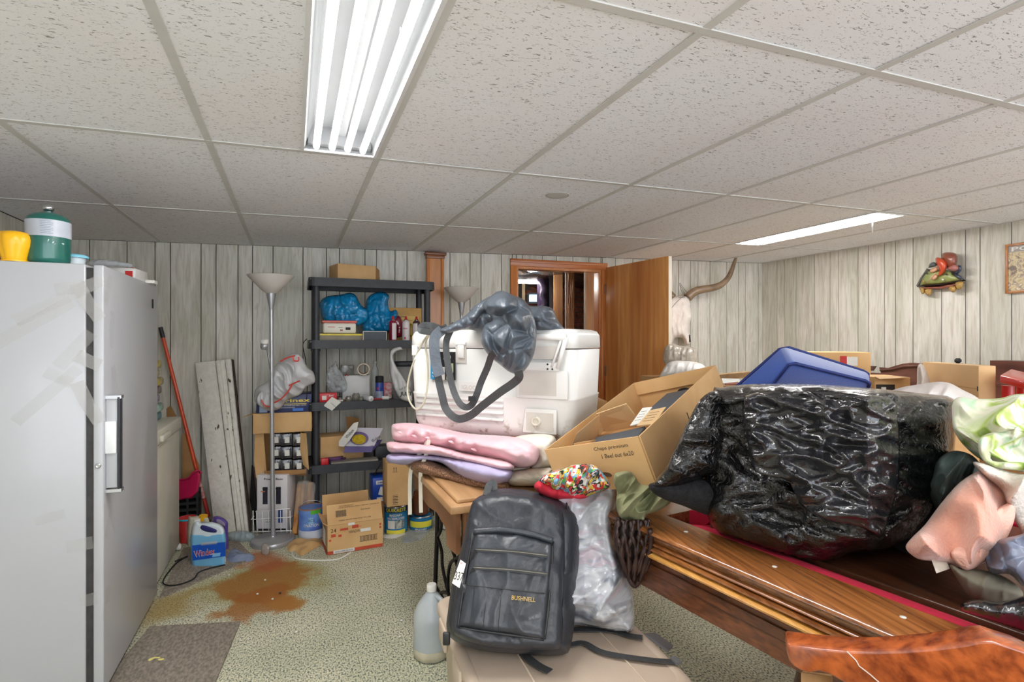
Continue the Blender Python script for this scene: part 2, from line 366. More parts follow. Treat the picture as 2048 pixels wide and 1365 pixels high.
def carpet_mat():
    m = bpy.data.materials.new('speckled_carpet'); m.use_nodes = True; n, l = nt(m); b = n['Principled BSDF']; b.inputs['Roughness'].default_value = 0.85
    tc = n.new('ShaderNodeTexCoord'); P = tc.outputs['Object']
    def nz(sc_, det=2, st=(1, 1, 1), dist=0.0, off=(0, 0, 0)):
        mp = n.new('ShaderNodeMapping'); mp.inputs['Scale'].default_value = st; mp.inputs['Location'].default_value = off; l.new(P, mp.inputs[0])
        t = n.new('ShaderNodeTexNoise'); t.inputs['Scale'].default_value = sc_; t.inputs['Detail'].default_value = det; t.inputs['Distortion'].default_value = dist
        l.new(mp.outputs[0], t.inputs[0]); return t.outputs[0]
    r = ramp(n, [(0.36, s2l(92, 100, 98)), (0.42, s2l(156, 158, 140)), (0.50, s2l(196, 193, 166)), (0.62, s2l(222, 216, 192))]); l.new(nz(150, 2, (1, 0.6, 1)), r.inputs[0])
    big = ramp(n, [(0.4, s2l(232, 236, 232)), (0.62, (1, 1, 1))]); l.new(nz(1.7, 3), big.inputs[0])
    o = mixn(n, l, 1.0, r.outputs[0], big.outputs[0], 'MULTIPLY')
    def stain(o, c, rad, col, soft=0.12, k=0.22, mx=0.85, off=(0, 0, 0)):
        d = n.new('ShaderNodeVectorMath'); d.operation = 'DISTANCE'; l.new(P, d.inputs[0]); d.inputs[1].default_value = c
        nn = nz(5.5, 4, off=off); ma = n.new('ShaderNodeMath'); ma.operation = 'MULTIPLY_ADD'; l.new(nn, ma.inputs[0]); ma.inputs[1].default_value = k * 2; ma.inputs[2].default_value = -k
        ad = n.new('ShaderNodeMath'); l.new(d.outputs['Value'], ad.inputs[0]); l.new(ma.outputs[0], ad.inputs[1])
        rr = n.new('ShaderNodeMapRange'); rr.inputs['From Min'].default_value = rad + soft / 2; rr.inputs['From Max'].default_value = rad - soft / 2; rr.inputs['To Max'].default_value = mx; rr.clamp = True
        l.new(ad.outputs[0], rr.inputs[0]); dark = mixn(n, l, 1.0, o, col, 'MULTIPLY'); mid = mixn(n, l, 0.55, dark, col)
        return mixn(n, l, rr.outputs[0], o, mid)
    c1 = atZ(530, 1165, 0); c2 = atZ(520, 1205, 0); c3 = atZ(575, 1205, 0); c4 = atZ(335, 1215, 0); c5 = atZ(520, 1120, 0)
    o = stain(o, c1, 0.30, s2l(176, 164, 84), 0.16, 0.2, 0.7)
    o = stain(o, c1, 0.24, s2l(178, 118, 42), 0.06)
    o = stain(o, c2, 0.17, s2l(176, 112, 44), 0.06)
    o = stain(o, c3, 0.08, s2l(186, 132, 56), 0.06, 0.15)
    o = stain(o, c5, 0.14, s2l(190, 112, 66), 0.1)
    o = stain(o, c4, 0.15, s2l(176, 146, 66), 0.14, 0.15, 0.75)
    l.new(o, b.inputs['Base Color'])
    bp = n.new('ShaderNodeBump'); bp.inputs['Strength'].default_value = 0.5; bp.inputs['Distance'].default_value = 0.004; l.new(nz(260, 2), bp.inputs['Height']); l.new(bp.outputs[0], b.inputs['Normal'])
    return m

M_groove = mat('dark_groove', s2l(42, 40, 34), 0.9)
M_panel = panel_mat(); M_tile = tile_mat()
M_white = mat('white_paint_metal', s2l(222, 223, 224), 0.35, var=0.02)
M_refl = mat('reflector_enamel', s2l(150, 152, 154), 0.4, var=0.02)
M_grid = mat('grid_white', s2l(205, 204, 200), 0.5, var=0.03)
M_black = mat('black_plastic', s2l(44, 46, 52), 0.5, var=0.15, scale=20)
M_blackm = mat('black_matte', s2l(22, 22, 23), 0.7, var=0.2)
M_dark = mat('dark_print', s2l(30, 28, 30), 0.7, var=0.05)
M_ink = mat('ink', s2l(52, 44, 40), 0.8, var=0.05)
M_paper = mat('white_paper', s2l(222, 221, 215), 0.8, var=0.05)
M_card = mat('cardboard', s2l(208, 170, 120), 0.85, var=0.07, scale=5, bump=0.06, bscale=30, col2=s2l(194, 154, 104))
M_card2 = mat('cardboard_dark', s2l(180, 138, 90), 0.85, var=0.08, scale=6, col2=s2l(160, 118, 74))
M_cardp = mat('cardboard_pale', s2l(208, 174, 130), 0.85, var=0.05, scale=5)
M_chrome = mat('chrome', s2l(190, 190, 192), 0.25, 1.0, var=0.03)
M_silver = mat('silver_paint', s2l(176, 177, 180), 0.35, 0.6, var=0.05)
M_red = mat('red_print', s2l(190, 42, 38), 0.6, var=0.05)
M_gap = mat('rubber_gasket', s2l(52, 50, 50), 0.6, var=0.2, scale=30)
M_tube = mat('lamp_tube', (1, 1, 1), 0.4, var=0, emit=(1.0, 0.985, 0.96, TUBE)); M_tubeup = mat('lamp_tube_back', (1, 1, 1), 0.4, var=0, emit=(1.0, 0.985, 0.96, 1.3))
M_trim = wood('orange_oak_trim', s2l(214, 140, 76), s2l(178, 100, 46), (14, 14, 1.6), 0.35, 0.3)
M_door = wood('door_birch', s2l(232, 170, 98), s2l(206, 134, 70), (16, 16, 1.5), 0.38, 0.25, big=(1.0, (9, 9, 0.35), (0.72, 0.56, 0.44)))

# ---------------------------------------------------------------- floor
XL, XR, YF = -1.5, 4.6, -2.4
fl = MB().box2((XL - 0.1, YF, -0.05), (XR + 0.3, 8.2, 0)); o = struct(obj('floor', fl, carpet_mat(), loc=(0, 0, 0)))

# ---------------------------------------------------------------- walls of separate grooved boards
def wall(name, origin, u, nrm, segs, ztop, holes=()):
    """backing slab plus one board per groove interval; u along the wall, nrm into the room"""
    u = Vector(u).normalized(); nrm = Vector(nrm).normalized(); origin = Vector(origin)
    L0, L1 = segs[0], segs[-1]
    b = MB()
    def slab(a, c, z0, z1a, z1b, th, front=0.0):
        p0, p1 = origin + u * a + nrm * front, origin + u * c + nrm * front; q = nrm * -th
        return [Vector((p.x, p.y, z)) for p, z in ((p0, z0), (p1, z0), (p1 + q, z0), (p0 + q, z0), (p0, z1a), (p1, z1b), (p1 + q, z1b), (p0 + q, z1a))]
    zt = lambda a: ztop((origin + u * a).x)
    cuts = [L0] + [h[0] for h in holes] + [h[1] for h in holes] + [L1]; cuts = sorted(cuts)
    for a, c in zip(cuts[:-1], cuts[1:]):
        hole = [h for h in holes if abs(h[0] - a) < 1e-6 and abs(h[1] - c) < 1e-6]
        b.hexa(slab(a, c, hole[0][2] if hole else 0, zt(a) + .19, zt(c) + .19, 0.10, -0.009))
    w_ = struct(obj(name, b, M_groove))
    for a, c in zip(segs[:-1], segs[1:]):
        parts = [(a, c, 0)]
        for h in holes:
            np_ = []
            for (s, e, z) in parts:
                if e <= h[0] or s >= h[1]: np_.append((s, e, z)); continue
                if s < h[0]: np_.append((s, h[0], z))
                if e > h[1]: np_.append((h[1], e, z))
                np_.append((max(s, h[0]), min(e, h[1]), h[2]))
            parts = np_
        for (s, e, z) in parts:
            if e - s < 0.008: continue
            g = 0.003
            pb = MB(); fr = slab(s + g, e - g, z, zt(s), zt(e), 0.009)
            bk = [p for p in slab(s + g, e - g, z, zt(s), zt(e), 0.009)]
            pb.hexa(fr)
            c0 = origin + u * s; obj('board', pb, M_panel, w_, loc=None)
    return w_
def gaps(lo, hi, known, pat, seed):
    r = random.Random(seed); out = [k for k in sorted(known) if lo + 0.02 < k < hi - 0.02]; out = [lo] + out + [hi]; res = [lo]
    for a, c in zip(out[:-1], out[1:]):
        x = a
        while c - x > 0.24: x += r.choice(pat); 
        res.append(c) if c - a <= 0.24 else None
        if c - a > 0.24:
            res.pop() if False else None
            x = a; tmp = []
            while c - x > 0.24: x += r.choice(pat); tmp.append(x)
            res += [t for t in tmp if c - t > 0.03] + [c]
    return sorted(set(round(t, 4) for t in res))
PAT = [0.07, 0.10, 0.12, 0.14, 0.165, 0.19]
o0 = Vector((0, wy(0), 0))
kn = [179, 254, 310, 341, 402, 432, 476, 505, 546, 606, 653, 679, 730, 753, 790, 814, 900, 940, 962, 1003, 1357, 1381, 1396, 1420, 1453, 1477, 1491]
def ax(px): return (atW(px, 520) - o0).dot(WR)
dl, dr = ax(1033), ax(1033) + 0.845
backX = gaps(XL - .08, XR + .08, [ax(p) for p in kn], PAT, 3)
wb = wall('wall_back', o0, WR, WN, backX, cz, holes=[(dl, dr, 2.02)])
kr = [1554, 1569, 1592, 1629, 1660, 1677, 1716, 1737, 1769, 1791, 1826, 1883, 1931, 1960, 2023]
ry = [-(atX(p, 520, XR).y) for p in kr]
yb = wy(XR)
wr = wall('wall_right', (XR, 0, 0), (0, -1, 0), (-1, 0, 0), gaps(-yb, -YF, ry, PAT, 5), cz)
wl = wall('wall_left', (XL, 0, 0), (0, 1, 0), (1, 0, 0), gaps(YF, wy(XL), [atX(p, 460, XL).y for p in (15, 32, 44)], PAT, 6), cz)
#wf = wall('wall_front', (0, YF, 0), (-1, 0, 0), (0, 1, 0), gaps(-XR, -XL, [], PAT, 8), cz)

# ---------------------------------------------------------------- suspended ceiling
TS = 0.61; OX = -0.2907; OY = 3.504
FX = {(0, 1): 'R', (6, 0): 'L', (0, 3): 'R', (6, 3): 'L', (3, 3): 'R'}     # bays that hold a fluorescent troffer (right or left half)
def cpt(x, y, dz=0.0): return Vector((x, y, cz(x) + dz))
cb = MB(); cb.hexa([cpt(XL - 0.1, YF, 0.16), cpt(XR + 0.3, YF, 0.16), cpt(XR + 0.3, 4.75, 0.16), cpt(XL - 0.1, 4.75, 0.16),
                    cpt(XL - 0.1, YF - 0.1, 0.2), cpt(XR + 0.3, YF - 0.1, 0.2), cpt(XR + 0.3, 4.75, 0.2), cpt(XL - 0.1, 4.75, 0.2)])
ceil = struct(obj('ceiling', cb, M_grid))
def tile(x0, x1, y0, y1):
    x0 = max(x0, XL); x1 = min(x1, XR); y0 = max(y0, YF); y1 = min(y1, 4.72)
    if x1 - x0 < 0.03 or y1 - y0 < 0.03: return
    g = 0.003; t = 0.004 + random.uniform(-.0012, .0012)
    ps = [(x0 + g, y0 + g), (x1 - g, y0 + g), (x1 - g, y1 - g), (x0 + g, y1 - g)]
    e = 0.004
    b = MB(); b.hexa([cpt(x, y, t) for x, y in ps] + [cpt(x, y, t + 0.015) for x, y in ps])
    obj('ceiling_tile', b, M_tile, ceil)
tees = []
for i in range(-2, 9):
    for j in range(-1, 5):
        x0 = OX + TS * i; x1 = x0 + TS; y1 = OY - 2 * TS * j; y0 = y1 - 2 * TS
        if j == -1: y0, y1 = OY, 4.72
        s = FX.get((i, j - 1 + 1)) if j >= 0 else None
        if s == 'R': tile(x0, x1 - 0.285, y0, y1)
        elif s == 'L': tile(x0 + 0.285, x1, y0, y1)
        else: tile(x0, x1, y0, y1)
for i in range(-1, 9):
    x = OX + TS * i
    if XL < x < XR: obj('tee_bar', MB().hexa([cpt(x - .012, YF), cpt(x + .012, YF), cpt(x + .012, 4.72), cpt(x - .012, 4.72), cpt(x - .012, YF, .004), cpt(x + .012, YF, .004), cpt(x + .012, 4.72, .004), cpt(x - .012, 4.72, .004)]), M_grid, ceil)
for j in range(0, 5):
    y = OY - 2 * TS * j
    obj('tee_bar', MB().hexa([cpt(XL, y - .012, -.0005), cpt(XR, y - .012, -.0005), cpt(XR, y + .012, -.0005), cpt(XL, y + .012, -.0005), cpt(XL, y - .012, .0035), cpt(XR, y - .012, .0035), cpt(XR, y + .012, .0035), cpt(XL, y + .012, .0035)]), M_grid, ceil)
q = atZ(1115, 392, cz(1.2) - 0.001); q.z = cz(q.x) - 0.001
M_ring = mat('ring_mark', s2l(200, 188, 176), 0.8, var=0.03)
tag(obj('cover_disc', MB().lathe([(0.055, 0.004), (0.062, 0.002), (0.062, 0.0045)], q + Vector((0, 0, -0.002)), 28).lathe([(0.05, -0.0005), (0.053, 0.001)], q, 28), M_grid), 'faint round cover disc flush on the ceiling tiles above the doorway', 'cover')

# ---------------------------------------------------------------- fluorescent troffers
def troffer(x0, y0, y1, label, chain=None):
    wd = 0.262; x1 = x0 + wd; t = thing('ceiling_light', label, 'light', cpt((x0 + x1) / 2, (y0 + y1) / 2), None)
    hz = 0.085
    P = lambda x, y, z: cpt(x, y, z)
    def skin(b, pts, th=0.0015): 
        p = [Vector(v) for v in pts]; n_ = (p[1] - p[0]).cross(p[2] - p[0]).normalized(); b.prism(p, n_ * th)
    fr = MB()
    for a, c, e, f in ((x0 - .012, x0, y0, y1), (x1, x1 + .012, y0, y1)): fr.hexa([P(a, e, -.003), P(c, e, -.003), P(c, f, -.003), P(a, f, -.003), P(a, e, .004), P(c, e, .004), P(c, f, .004), P(a, f, .004)])
    for e, f in ((y0, y0 + .014), (y1 - .014, y1)): fr.hexa([P(x0, e, -.003), P(x1, e, -.003), P(x1, f, -.003), P(x0, f, -.003), P(x0, e, .004), P(x1, e, .004), P(x1, f, .004), P(x0, f, .004)])
    obj('frame', fr, M_white, t)
    b = MB()
    skin(b, [P(x0 + .03, y0, hz), P(x1 - .03, y0, hz), P(x1 - .03, y1, hz), P(x0 + .03, y1, hz)])
    skin(b, [P(x0, y0, 0), P(x0 + .03, y0, hz), P(x0 + .03, y1, hz), P(x0, y1, 0)]); skin(b, [P(x1, y1, 0), P(x1 - .03, y1, hz), P(x1 - .03, y0, hz), P(x1, y0, 0)])
    skin(b, [P(x0, y0, 0), P(x1, y0, 0), P(x1 - .03, y0, hz), P(x0 + .03, y0, hz)]); skin(b, [P(x0, y1, 0), P(x0 + .03, y1, hz), P(x1 - .03, y1, hz), P(x1, y1, 0)])
    obj('reflector', b, M_refl, t)
    xc = (x0 + x1) / 2
    bc = MB().hexa([P(xc - .02, y0 + .03, hz - .03), P(xc + .02, y0 + .03, hz - .03), P(xc + .02, y1 - .03, hz - .03), P(xc - .02, y1 - .03, hz - .03), P(xc - .028, y0 + .03, hz), P(xc + .028, y0 + .03, hz), P(xc + .028, y1 - .03, hz), P(xc - .028, y1 - .03, hz)])
    obj('ballast_cover', bc, M_refl, t)
    for e, f in ((y0 + .014, y0 + .05), (y1 - .05, y1 - .014)):
        e_ = MB(); e_.hexa([P(x0 + .012, e, .018), P(x1 - .012, e, .018), P(x1 - .012, f, .018), P(x0 + .012, f, .018), P(x0 + .02, e, hz), P(x1 - .02, e, hz), P(x1 - .02, f, hz), P(x0 + .02, f, hz)])
        obj('socket_bar', e_, M_silver, t)
    for k in range(4):
        x = xc + (k - 1.5) * .058
        tb = obj('lamp_tube', MB().lathe([(.006, 0), (.0125, .004), (.0125, y1 - y0 - .064), (.006, y1 - y0 - .06)], P(x, y0 + .03, .012), 12, (0, 1, 0)), M_tube, t)
        tb.data.materials.append(M_tubeup)
        for pg in tb.data.polygons: pg.material_index = 0 if pg.normal.z < -.6 else 1
    if chain: 
        p = P(*chain[:2], .0); obj('pull_chain', MB().tube([p, p + Vector((0, 0, -chain[2]))], chain[3], 6), M_white, t)
y1b = OY - 2 * TS - .012
troffer(0.038, y1b - 1.196, y1b, 'long four-tube fluorescent ceiling light running overhead at the top of the picture', (0.235, 1.30, 0.055, .0012))
troffer(3.36, OY - 2 * TS + .012, OY - .012, 'distant fluorescent ceiling light near the right wall, seen edge on', (3.43, 2.38, 0.11, .0035))
y3 = OY - 6 * TS - .012  # three unseen troffers added behind the camera to brighten the room
troffer(0.038, y3 - 1.196, y3, 'added fluorescent ceiling light, unseen behind the camera over the left side')
troffer(1.868, y3 - 1.196, y3, 'added fluorescent ceiling light, unseen behind the camera over the middle')
troffer(3.36, y3 - 1.196, y3, 'added fluorescent ceiling light, unseen behind the camera near the right wall')

# ---------------------------------------------------------------- doorway, open door, utility room beyond
def wp(a, z, off=0.0): p = o0 + WR * a + WN * off; return Vector((p.x, p.y, z))
def wbox(a0, a1, z0, z1, f0, f1, b=None):
    b = b or MB()
    return b.hexa([wp(a0, z0, f1), wp(a1, z0, f1), wp(a1, z0, f0), wp(a0, z0, f0), wp(a0, z1, f1), wp(a1, z1, f1), wp(a1, z1, f0), wp(a0, z1, f0)])
tw = 0.062
t = MB(); wbox(dl - tw, dl, 0, 2.02, 0, .014, t); wbox(dl - tw, dl - tw * .55, 0, 2.02, .014, .02, t)
struct(obj('trim_1', t, M_trim, bevel=.003))
t = MB(); wbox(dr, dr + tw, 0, 2.02, 0, .014, t); wbox(dr + tw * .55, dr + tw, 0, 2.02, .014, .02, t); struct(obj('trim_2', t, M_trim, bevel=.003))
t = MB(); wbox(dl - tw, dr + tw, 2.0205, 2.085, 0, .014, t); wbox(dl - tw, dr + tw, 2.055, 2.085, .014, .022, t)
M_trimh = wood('orange_oak_head', s2l(206, 126, 64), s2l(168, 88, 38), (1.6, 14, 14), 0.35, 0.3); struct(obj('trim_3', t, M_trimh, bevel=.003))
t = MB(); wbox(dl, dl + .018, 0, 2.02, -.11, 0, t); wbox(dr - .018, dr, 0, 2.02, -.11, 0, t); wbox(dl + .018, dr - .018, 2.0, 2.02, -.11, 0, t); struct(obj('door_frame', t, M_trim))
# the door leaf, standing open into the room
hin = wp(dr + .03, 0.02, .045); free = W(1337, 600, 4.42); free.z = 0.02
dv = (free - hin); dv.z = 0; dlen = dv.length; dv.normalize(); dn = Vector((dv.y, -dv.x, 0))
if dn.dot(-hin) < 0: dn = -dn
lf = MB().box(hin + dv * dlen / 2 + UP * 1.01 - dn * .0175, (dlen, .035, 2.02), dv, dn); door = struct(obj('door_1', lf, M_door, bevel=.0015))
obj('door_edge', MB().box(hin + dv * (dlen + .0006) + UP * 1.01 - dn * .0175, (.0012, .034, 2.018), dv, dn), mat('raw_pine_edge', s2l(206, 196, 180), .7, var=.05), door)
kb = hin + dv * (dlen - .07) + UP * .93
obj('door_knob', MB().lathe([(.026, 0), (.026, .006), (.012, .01), (.012, .03), (.026, .045), (.028, .06), (.018, .07), (.002, .072)], kb, 16, dn), mat('brass', s2l(190, 150, 80), .3, 1.0, var=.05), door)
for z in (.25, 1.05, 1.82):
    obj('hinge', MB().box(hin + UP * z + dn * .004 - dv * .01, (.03, .006, .09), dv, dn), M_chrome, door)
# utility room
M_brick = mat('brick_red', s2l(176, 104, 80), .9, var=.2, scale=12, bump=.5, bscale=40, col2=s2l(120, 66, 54))
M_mort = mat('mortar', s2l(120, 108, 96), .95, var=.15, scale=20, bump=.5, bscale=60)
M_stud = wood('stud_pine', s2l(206, 152, 104), s2l(166, 110, 70), (20, 20, 1.5), .7, 0)
M_foil = mat('plastic_vapour_sheet', s2l(120, 108, 100), .22, .6, var=.25, scale=9, bump=1.0, bscale=14, col2=s2l(66, 54, 52))
M_block = mat('utility_wall_white', s2l(196, 198, 196), .8, var=.08)
UY = 7.3
bw = struct(obj('wall_utility', MB().box2((1.9, UY, 0), (4.4, UY + .1, 2.4)), M_mort))
bm0 = None
xs0 = atY(1098, 700, UY).x - .3; r = random.Random(4); cnt = 0
for row in range(8, 30):
    z = row * .0775 + .04
    for k in range(9):
        x = xs0 + (k + (row % 2) * .5) * .215
        if x < 1.92 or x > 4.3: continue
        b = MB().box((x, UY - .006, z), (.2 + r.uniform(-.004, .004), .03, .064 + r.uniform(-.003, .003))); obj('brick', b, M_brick, bw)
struct(obj('wall_utility_left', MB().box2((0.5, 4.8, 0), (0.6, 8.1, 2.4)), M_block))
struct(obj('wall_utility_far', MB().box2((0.5, 8.0, 0), (4.6, 8.1, 2.4)), M_block))
struct(obj('wall_utility_right', MB().box2((4.35, 4.8, 0), (4.45, 8.1, 2.4)), M_mort))
# ceiling of sagging plastic sheet under the joists
g = MB(); nx, ny = 40, 30; vs = []; fs = []
for j in range(ny + 1):
    for i in range(nx + 1):
        x = .6 + 3.8 * i / nx; y = 4.66 + 3.5 * j / ny; vs.append((x, y, 2.17 - .09 * abs(noise.noise(Vector((x * 2.1, y * 1.3, 3)))) - .05 * noise.noise(Vector((x * 5, y * 4, 1)))))
for j in range(ny):
    for i in range(nx): a = j * (nx + 1) + i; fs.append((a, a + 1, a + nx + 2, a + nx + 1))
g.add(vs, fs, True); g.add([(x, y, 2.4) for x, y, z in vs], [f[::-1] for f in fs]); struct(obj('ceiling_utility', g, M_foil))
def stud(px, wpx, d, name, label, cat, m, z1=2.2, dep=.04, rotd=0):
    k = d / F; c = W(px, 700, d); b = MB().box((c.x, c.y, z1 / 2), (wpx * k, dep, z1), CR, CF); return tag(obj(name, b, m), label, cat)
M_studd = mat('stained_dark_post', s2l(34, 26, 26), .6)
stud(1178, 19, 5.2, 'wall_stud', 'broad bare pine stud beyond the doorway, right of the brick', 'stud', M_stud, dep=.04)
stud(1170, 3, 5.17, 'edge_batten', 'thin pale batten along the broad stud beyond the doorway', 'batten', mat('pale_batten', s2l(188, 160, 132), .7), dep=.06)
stud(1133, 5, 5.9, 'conduit_strip', 'narrow pale upright strip beyond the doorway left of the wires', 'strip', mat('pale_strip', s2l(190, 170, 150), .6), dep=.05)
stud(1142, 12, 5.95, 'wall_stud', 'wire-carrying pine stud beyond the doorway, left of the brick', 'stud', M_stud, dep=.04)
stud(1116, 17, 6.6, 'wall_stud', 'furthest brown stud beyond the doorway, next to the dark curtain', 'stud', M_stud, dep=.09)
stud(1193, 10, 5.35, 'dark_post', 'dark narrow post between the broad stud and the open door', 'post', M_studd, dep=.06)
stud(1100, 10, 6.9, 'dark_post', 'dark narrow post beside the purple sheet beyond the doorway', 'post', M_studd, dep=.06)
for k, (x, r0) in enumerate(((1135, 0), (1140, 2), (1146, 1))):
    pts = [W(x + 1.5 * math.sin(i * .7 + k) + (i - 10) * .15 * (k == 2), 560 + i * 12, 5.85 - .03 * k) for i in range(32)]
    tag(obj('electric_cable', MB().tube(pts, .004, 6), mat('cable_brown', s2l(178, 110, 72), .5)), ['leftmost of the three brown cables hanging beyond the doorway', 'middle one of the brown cables hanging beyond the doorway', 'rightmost of the three brown cables hanging beyond the doorway'][k], 'cable')
sh = puff('plastic_sheet', [(1074, 556), (1098, 556), (1099, 640), (1098, 909), (1074, 909), (1075, 640)], 6.4, .03, mat('purple_plastic', s2l(60, 46, 70), .35, var=.3, scale=20, bump=.6, bscale=30), amp=.02, fr=10, cells=24, smooth_k=1)
tag(sh, 'dark purple plastic sheet hanging behind the doorway', 'sheet')
# lit strip lamp and window far beyond
lt = thing('strip_light', 'glowing strip light hanging in the room beyond the doorway', 'light', W(1053, 562, 6.3))
obj('lamp_tube', MB().cyl(W(1000, 561, 5.9), W(1073, 563, 6.6), .03, n=10), mat('strip_tube', (1, 1, 1), .4, var=0, emit=(1, .97, .92, 30)), lt)
obj('lamp_housing', MB().tube([W(1020, 555, 6.0), W(1073, 557, 6.6)], .035, 4), M_white, lt)
fp = W(1048, 592, 7.9)
wn = MB()
u1 = W(1058, 592, 7.9); u2 = W(1076, 592, 7.9)
k = 7.9 / F; c = W(1066, 597, 7.9)
win = struct(obj('window_1', MB().box(c, (22 * k, .03, 22 * k), CR, CF), mat('grey_window_frame', s2l(120, 124, 128), .5)))
obj('pane', MB().box(c - CF * .018, (15 * k, .006, 14 * k), CR, CF), mat('daylit_pane', s2l(150, 200, 230), .1, emit=(.45, .75, 1, .9)), win)
stud(1047, 6, 7.4, 'wall_stud', 'pale far stud seen beside the little window beyond the doorway', 'stud', mat('pale_stud', s2l(206, 180, 140), .7), dep=.04)

# wooden cased post on the back wall
pa, pb_ = ax(852), ax(885)
pz = cz(1.0) - .012
t = thing('wooden_pilaster', 'orange pine boxed pillar with a stepped cap on the back wall', 'pillar', wp((pa + pb_) / 2, 0))
obj('board', wbox(pa, pa + .022, 0, pz - .05, .001, .06), M_trim, t, bevel=.002)
obj('board', wbox(pa + .022, pb_ - .022, 0, pz - .05, .001, .045), wood('pillar_face', s2l(210, 146, 78), s2l(186, 112, 52), (14, 14, 1.6), .35, .3), t)
obj('board', wbox(pb_ - .022, pb_, 0, pz - .05, .001, .06), M_trim, t, bevel=.002)
obj('cap', wbox(pa - .018, pb_ + .018, pz - .022, pz, .001, .085, wbox(pa - .006, pb_ + .006, pz - .05, pz - .022, .001, .07)), wood('cap_wood', s2l(150, 88, 48), s2l(100, 54, 28), (1.6, 14, 14), .4, .3), t, bevel=.003)
# ================================================================ LEFT: fridge, freezer and what stands on and behind them
M_enamel = mat('fridge_enamel', s2l(172, 173, 177), .32, var=.015, scale=3, coat=.2)
M_freez = mat('chest_enamel', s2l(206, 202, 186), .45, var=.05, scale=5)
M_tape = mat('clear_tape', s2l(214, 212, 208), .12, var=.05, alpha=.16, scale=30, bump=.4, bscale=60)
M_film = mat('clear_film', s2l(205, 212, 218), .12, var=.1, alpha=.42, scale=14, bump=.6, bscale=30)
t = thing('upright_freezer', 'tall white upright freezer with a black-edged handle and peeling tape', 'freezer', (-1.05, 2.86, 0))
fz = 1.632
obj('cabinet', MB().box2((-1.45, 2.43, .03), (-.705, 3.29, fz)), M_enamel, t, bevel=.006)
obj('gasket', MB().box2((-.7055, 2.437, .05), (-.682, 3.283, fz - .012)), M_gap, t)
door2 = obj('door', MB().box2((-.6825, 2.43, .05), (-.650, 3.29, fz - .002)), M_enamel, t, bevel=.005)
obj('plinth', MB().box2((-1.42, 2.47, 0), (-.72, 3.25, .04)), M_black, t)
hb = MB().box2((-.650, 2.452, .80), (-.612, 2.475, 1.135)); hd = obj('handle', hb, M_enamel, door2, bevel=.003)
obj('handle', MB().box2((-.6125, 2.446, .795), (-.604, 2.482, 1.14)), M_black, door2, bevel=.002)
obj('handle_block', MB().box2((-.650, 2.442, .93), (-.615, 2.453, 1.05)), M_white, door2, bevel=.002)
for z in (.79, 1.14): obj('handle_bracket', MB().box2((-.650, 2.447, z - .006), (-.600, 2.48, z + .006)), M_chrome, door2)
lk = Vector((-.6665, 2.431, EYE - (932 - CY) / F * 2.01)); lk.y = 2.43
obj('lock', MB().lathe([(.0095, 0), (.0095, .004), (.006, .0055), (.003, .003)], lk, 16, (0, -1, 0)), M_chrome, door2)
bp_ = atX(305, 608, -.65); obj('badge', MB().box(bp_ + Vector((.001, 0, 0)), (.002, .03, .045)), M_dark, door2)
r = random.Random(11)
def tape(px, py, ln, wd, an, face='side'):
    if face == 'side': c = atY(px, py, 2.429); u, v, nn = Vector((1, 0, 0)), UP, Vector((0, -1, 0))
    else: c = atX(px, py, -.6485); u, v, nn = Vector((0, 1, 0)), UP, Vector((1, 0, 0))
    q = Matrix.Rotation(an, 3, nn); a = q @ u; b_ = q @ v; g = MB(); vs = []; N = 16
    for i in range(N + 1):
        for j in range(4):
            vs.append(c + a * (ln * (i / N - .5)) + b_ * (wd * (j / 3 - .5)) + nn * (.0015 + .004 * abs(noise.noise(Vector((i * .4, j * .8, px))))))
    g.add(vs, [(i * 4 + j, i * 4 + j + 1, i * 4 + j + 5, i * 4 + j + 4) for i in range(N) for j in range(3)], True)
    obj('packing_tape', g, M_tape, t if face == 'side' else door2)
for a in ((120, 600, .30, .045, .55), (60, 650, .3, .045, .62), (150, 575, .12, .045, .2), (150, 700, .16, .045, .9), (118, 755, .09, .04, -.5), (95, 790, .26, .04, .8), (100, 1035, .09, .035, .2), (160, 1090, .08, .045, .1), (178, 1200, .05, .045, .1)): tape(*a)
for a in ((215, 580, .12, .045, 1.1, 'f'), (222, 660, .14, .045, 1.5, 'f'), (216, 830, .13, .05, 1.45, 'f'), (225, 1040, .12, .045, -.9, 'f'), (216, 1050, .1, .045, 1.0, 'f'), (214, 1190, .06, .045, 1.4, 'f'), (228, 760, .12, .05, 1.9, 'f')): tape(*a)
for z0, z1 in ((1.56, 1.43), (1.30, 1.26), (1.2, 1.05)):
    obj('packing_tape', MB().ribbon([(-.73, 2.427, z0), (-.70, 2.425, (z0 + z1) / 2), (-.66, 2.427, z1)], .045, .001, n=(0, -1, 0)), M_tape, t)
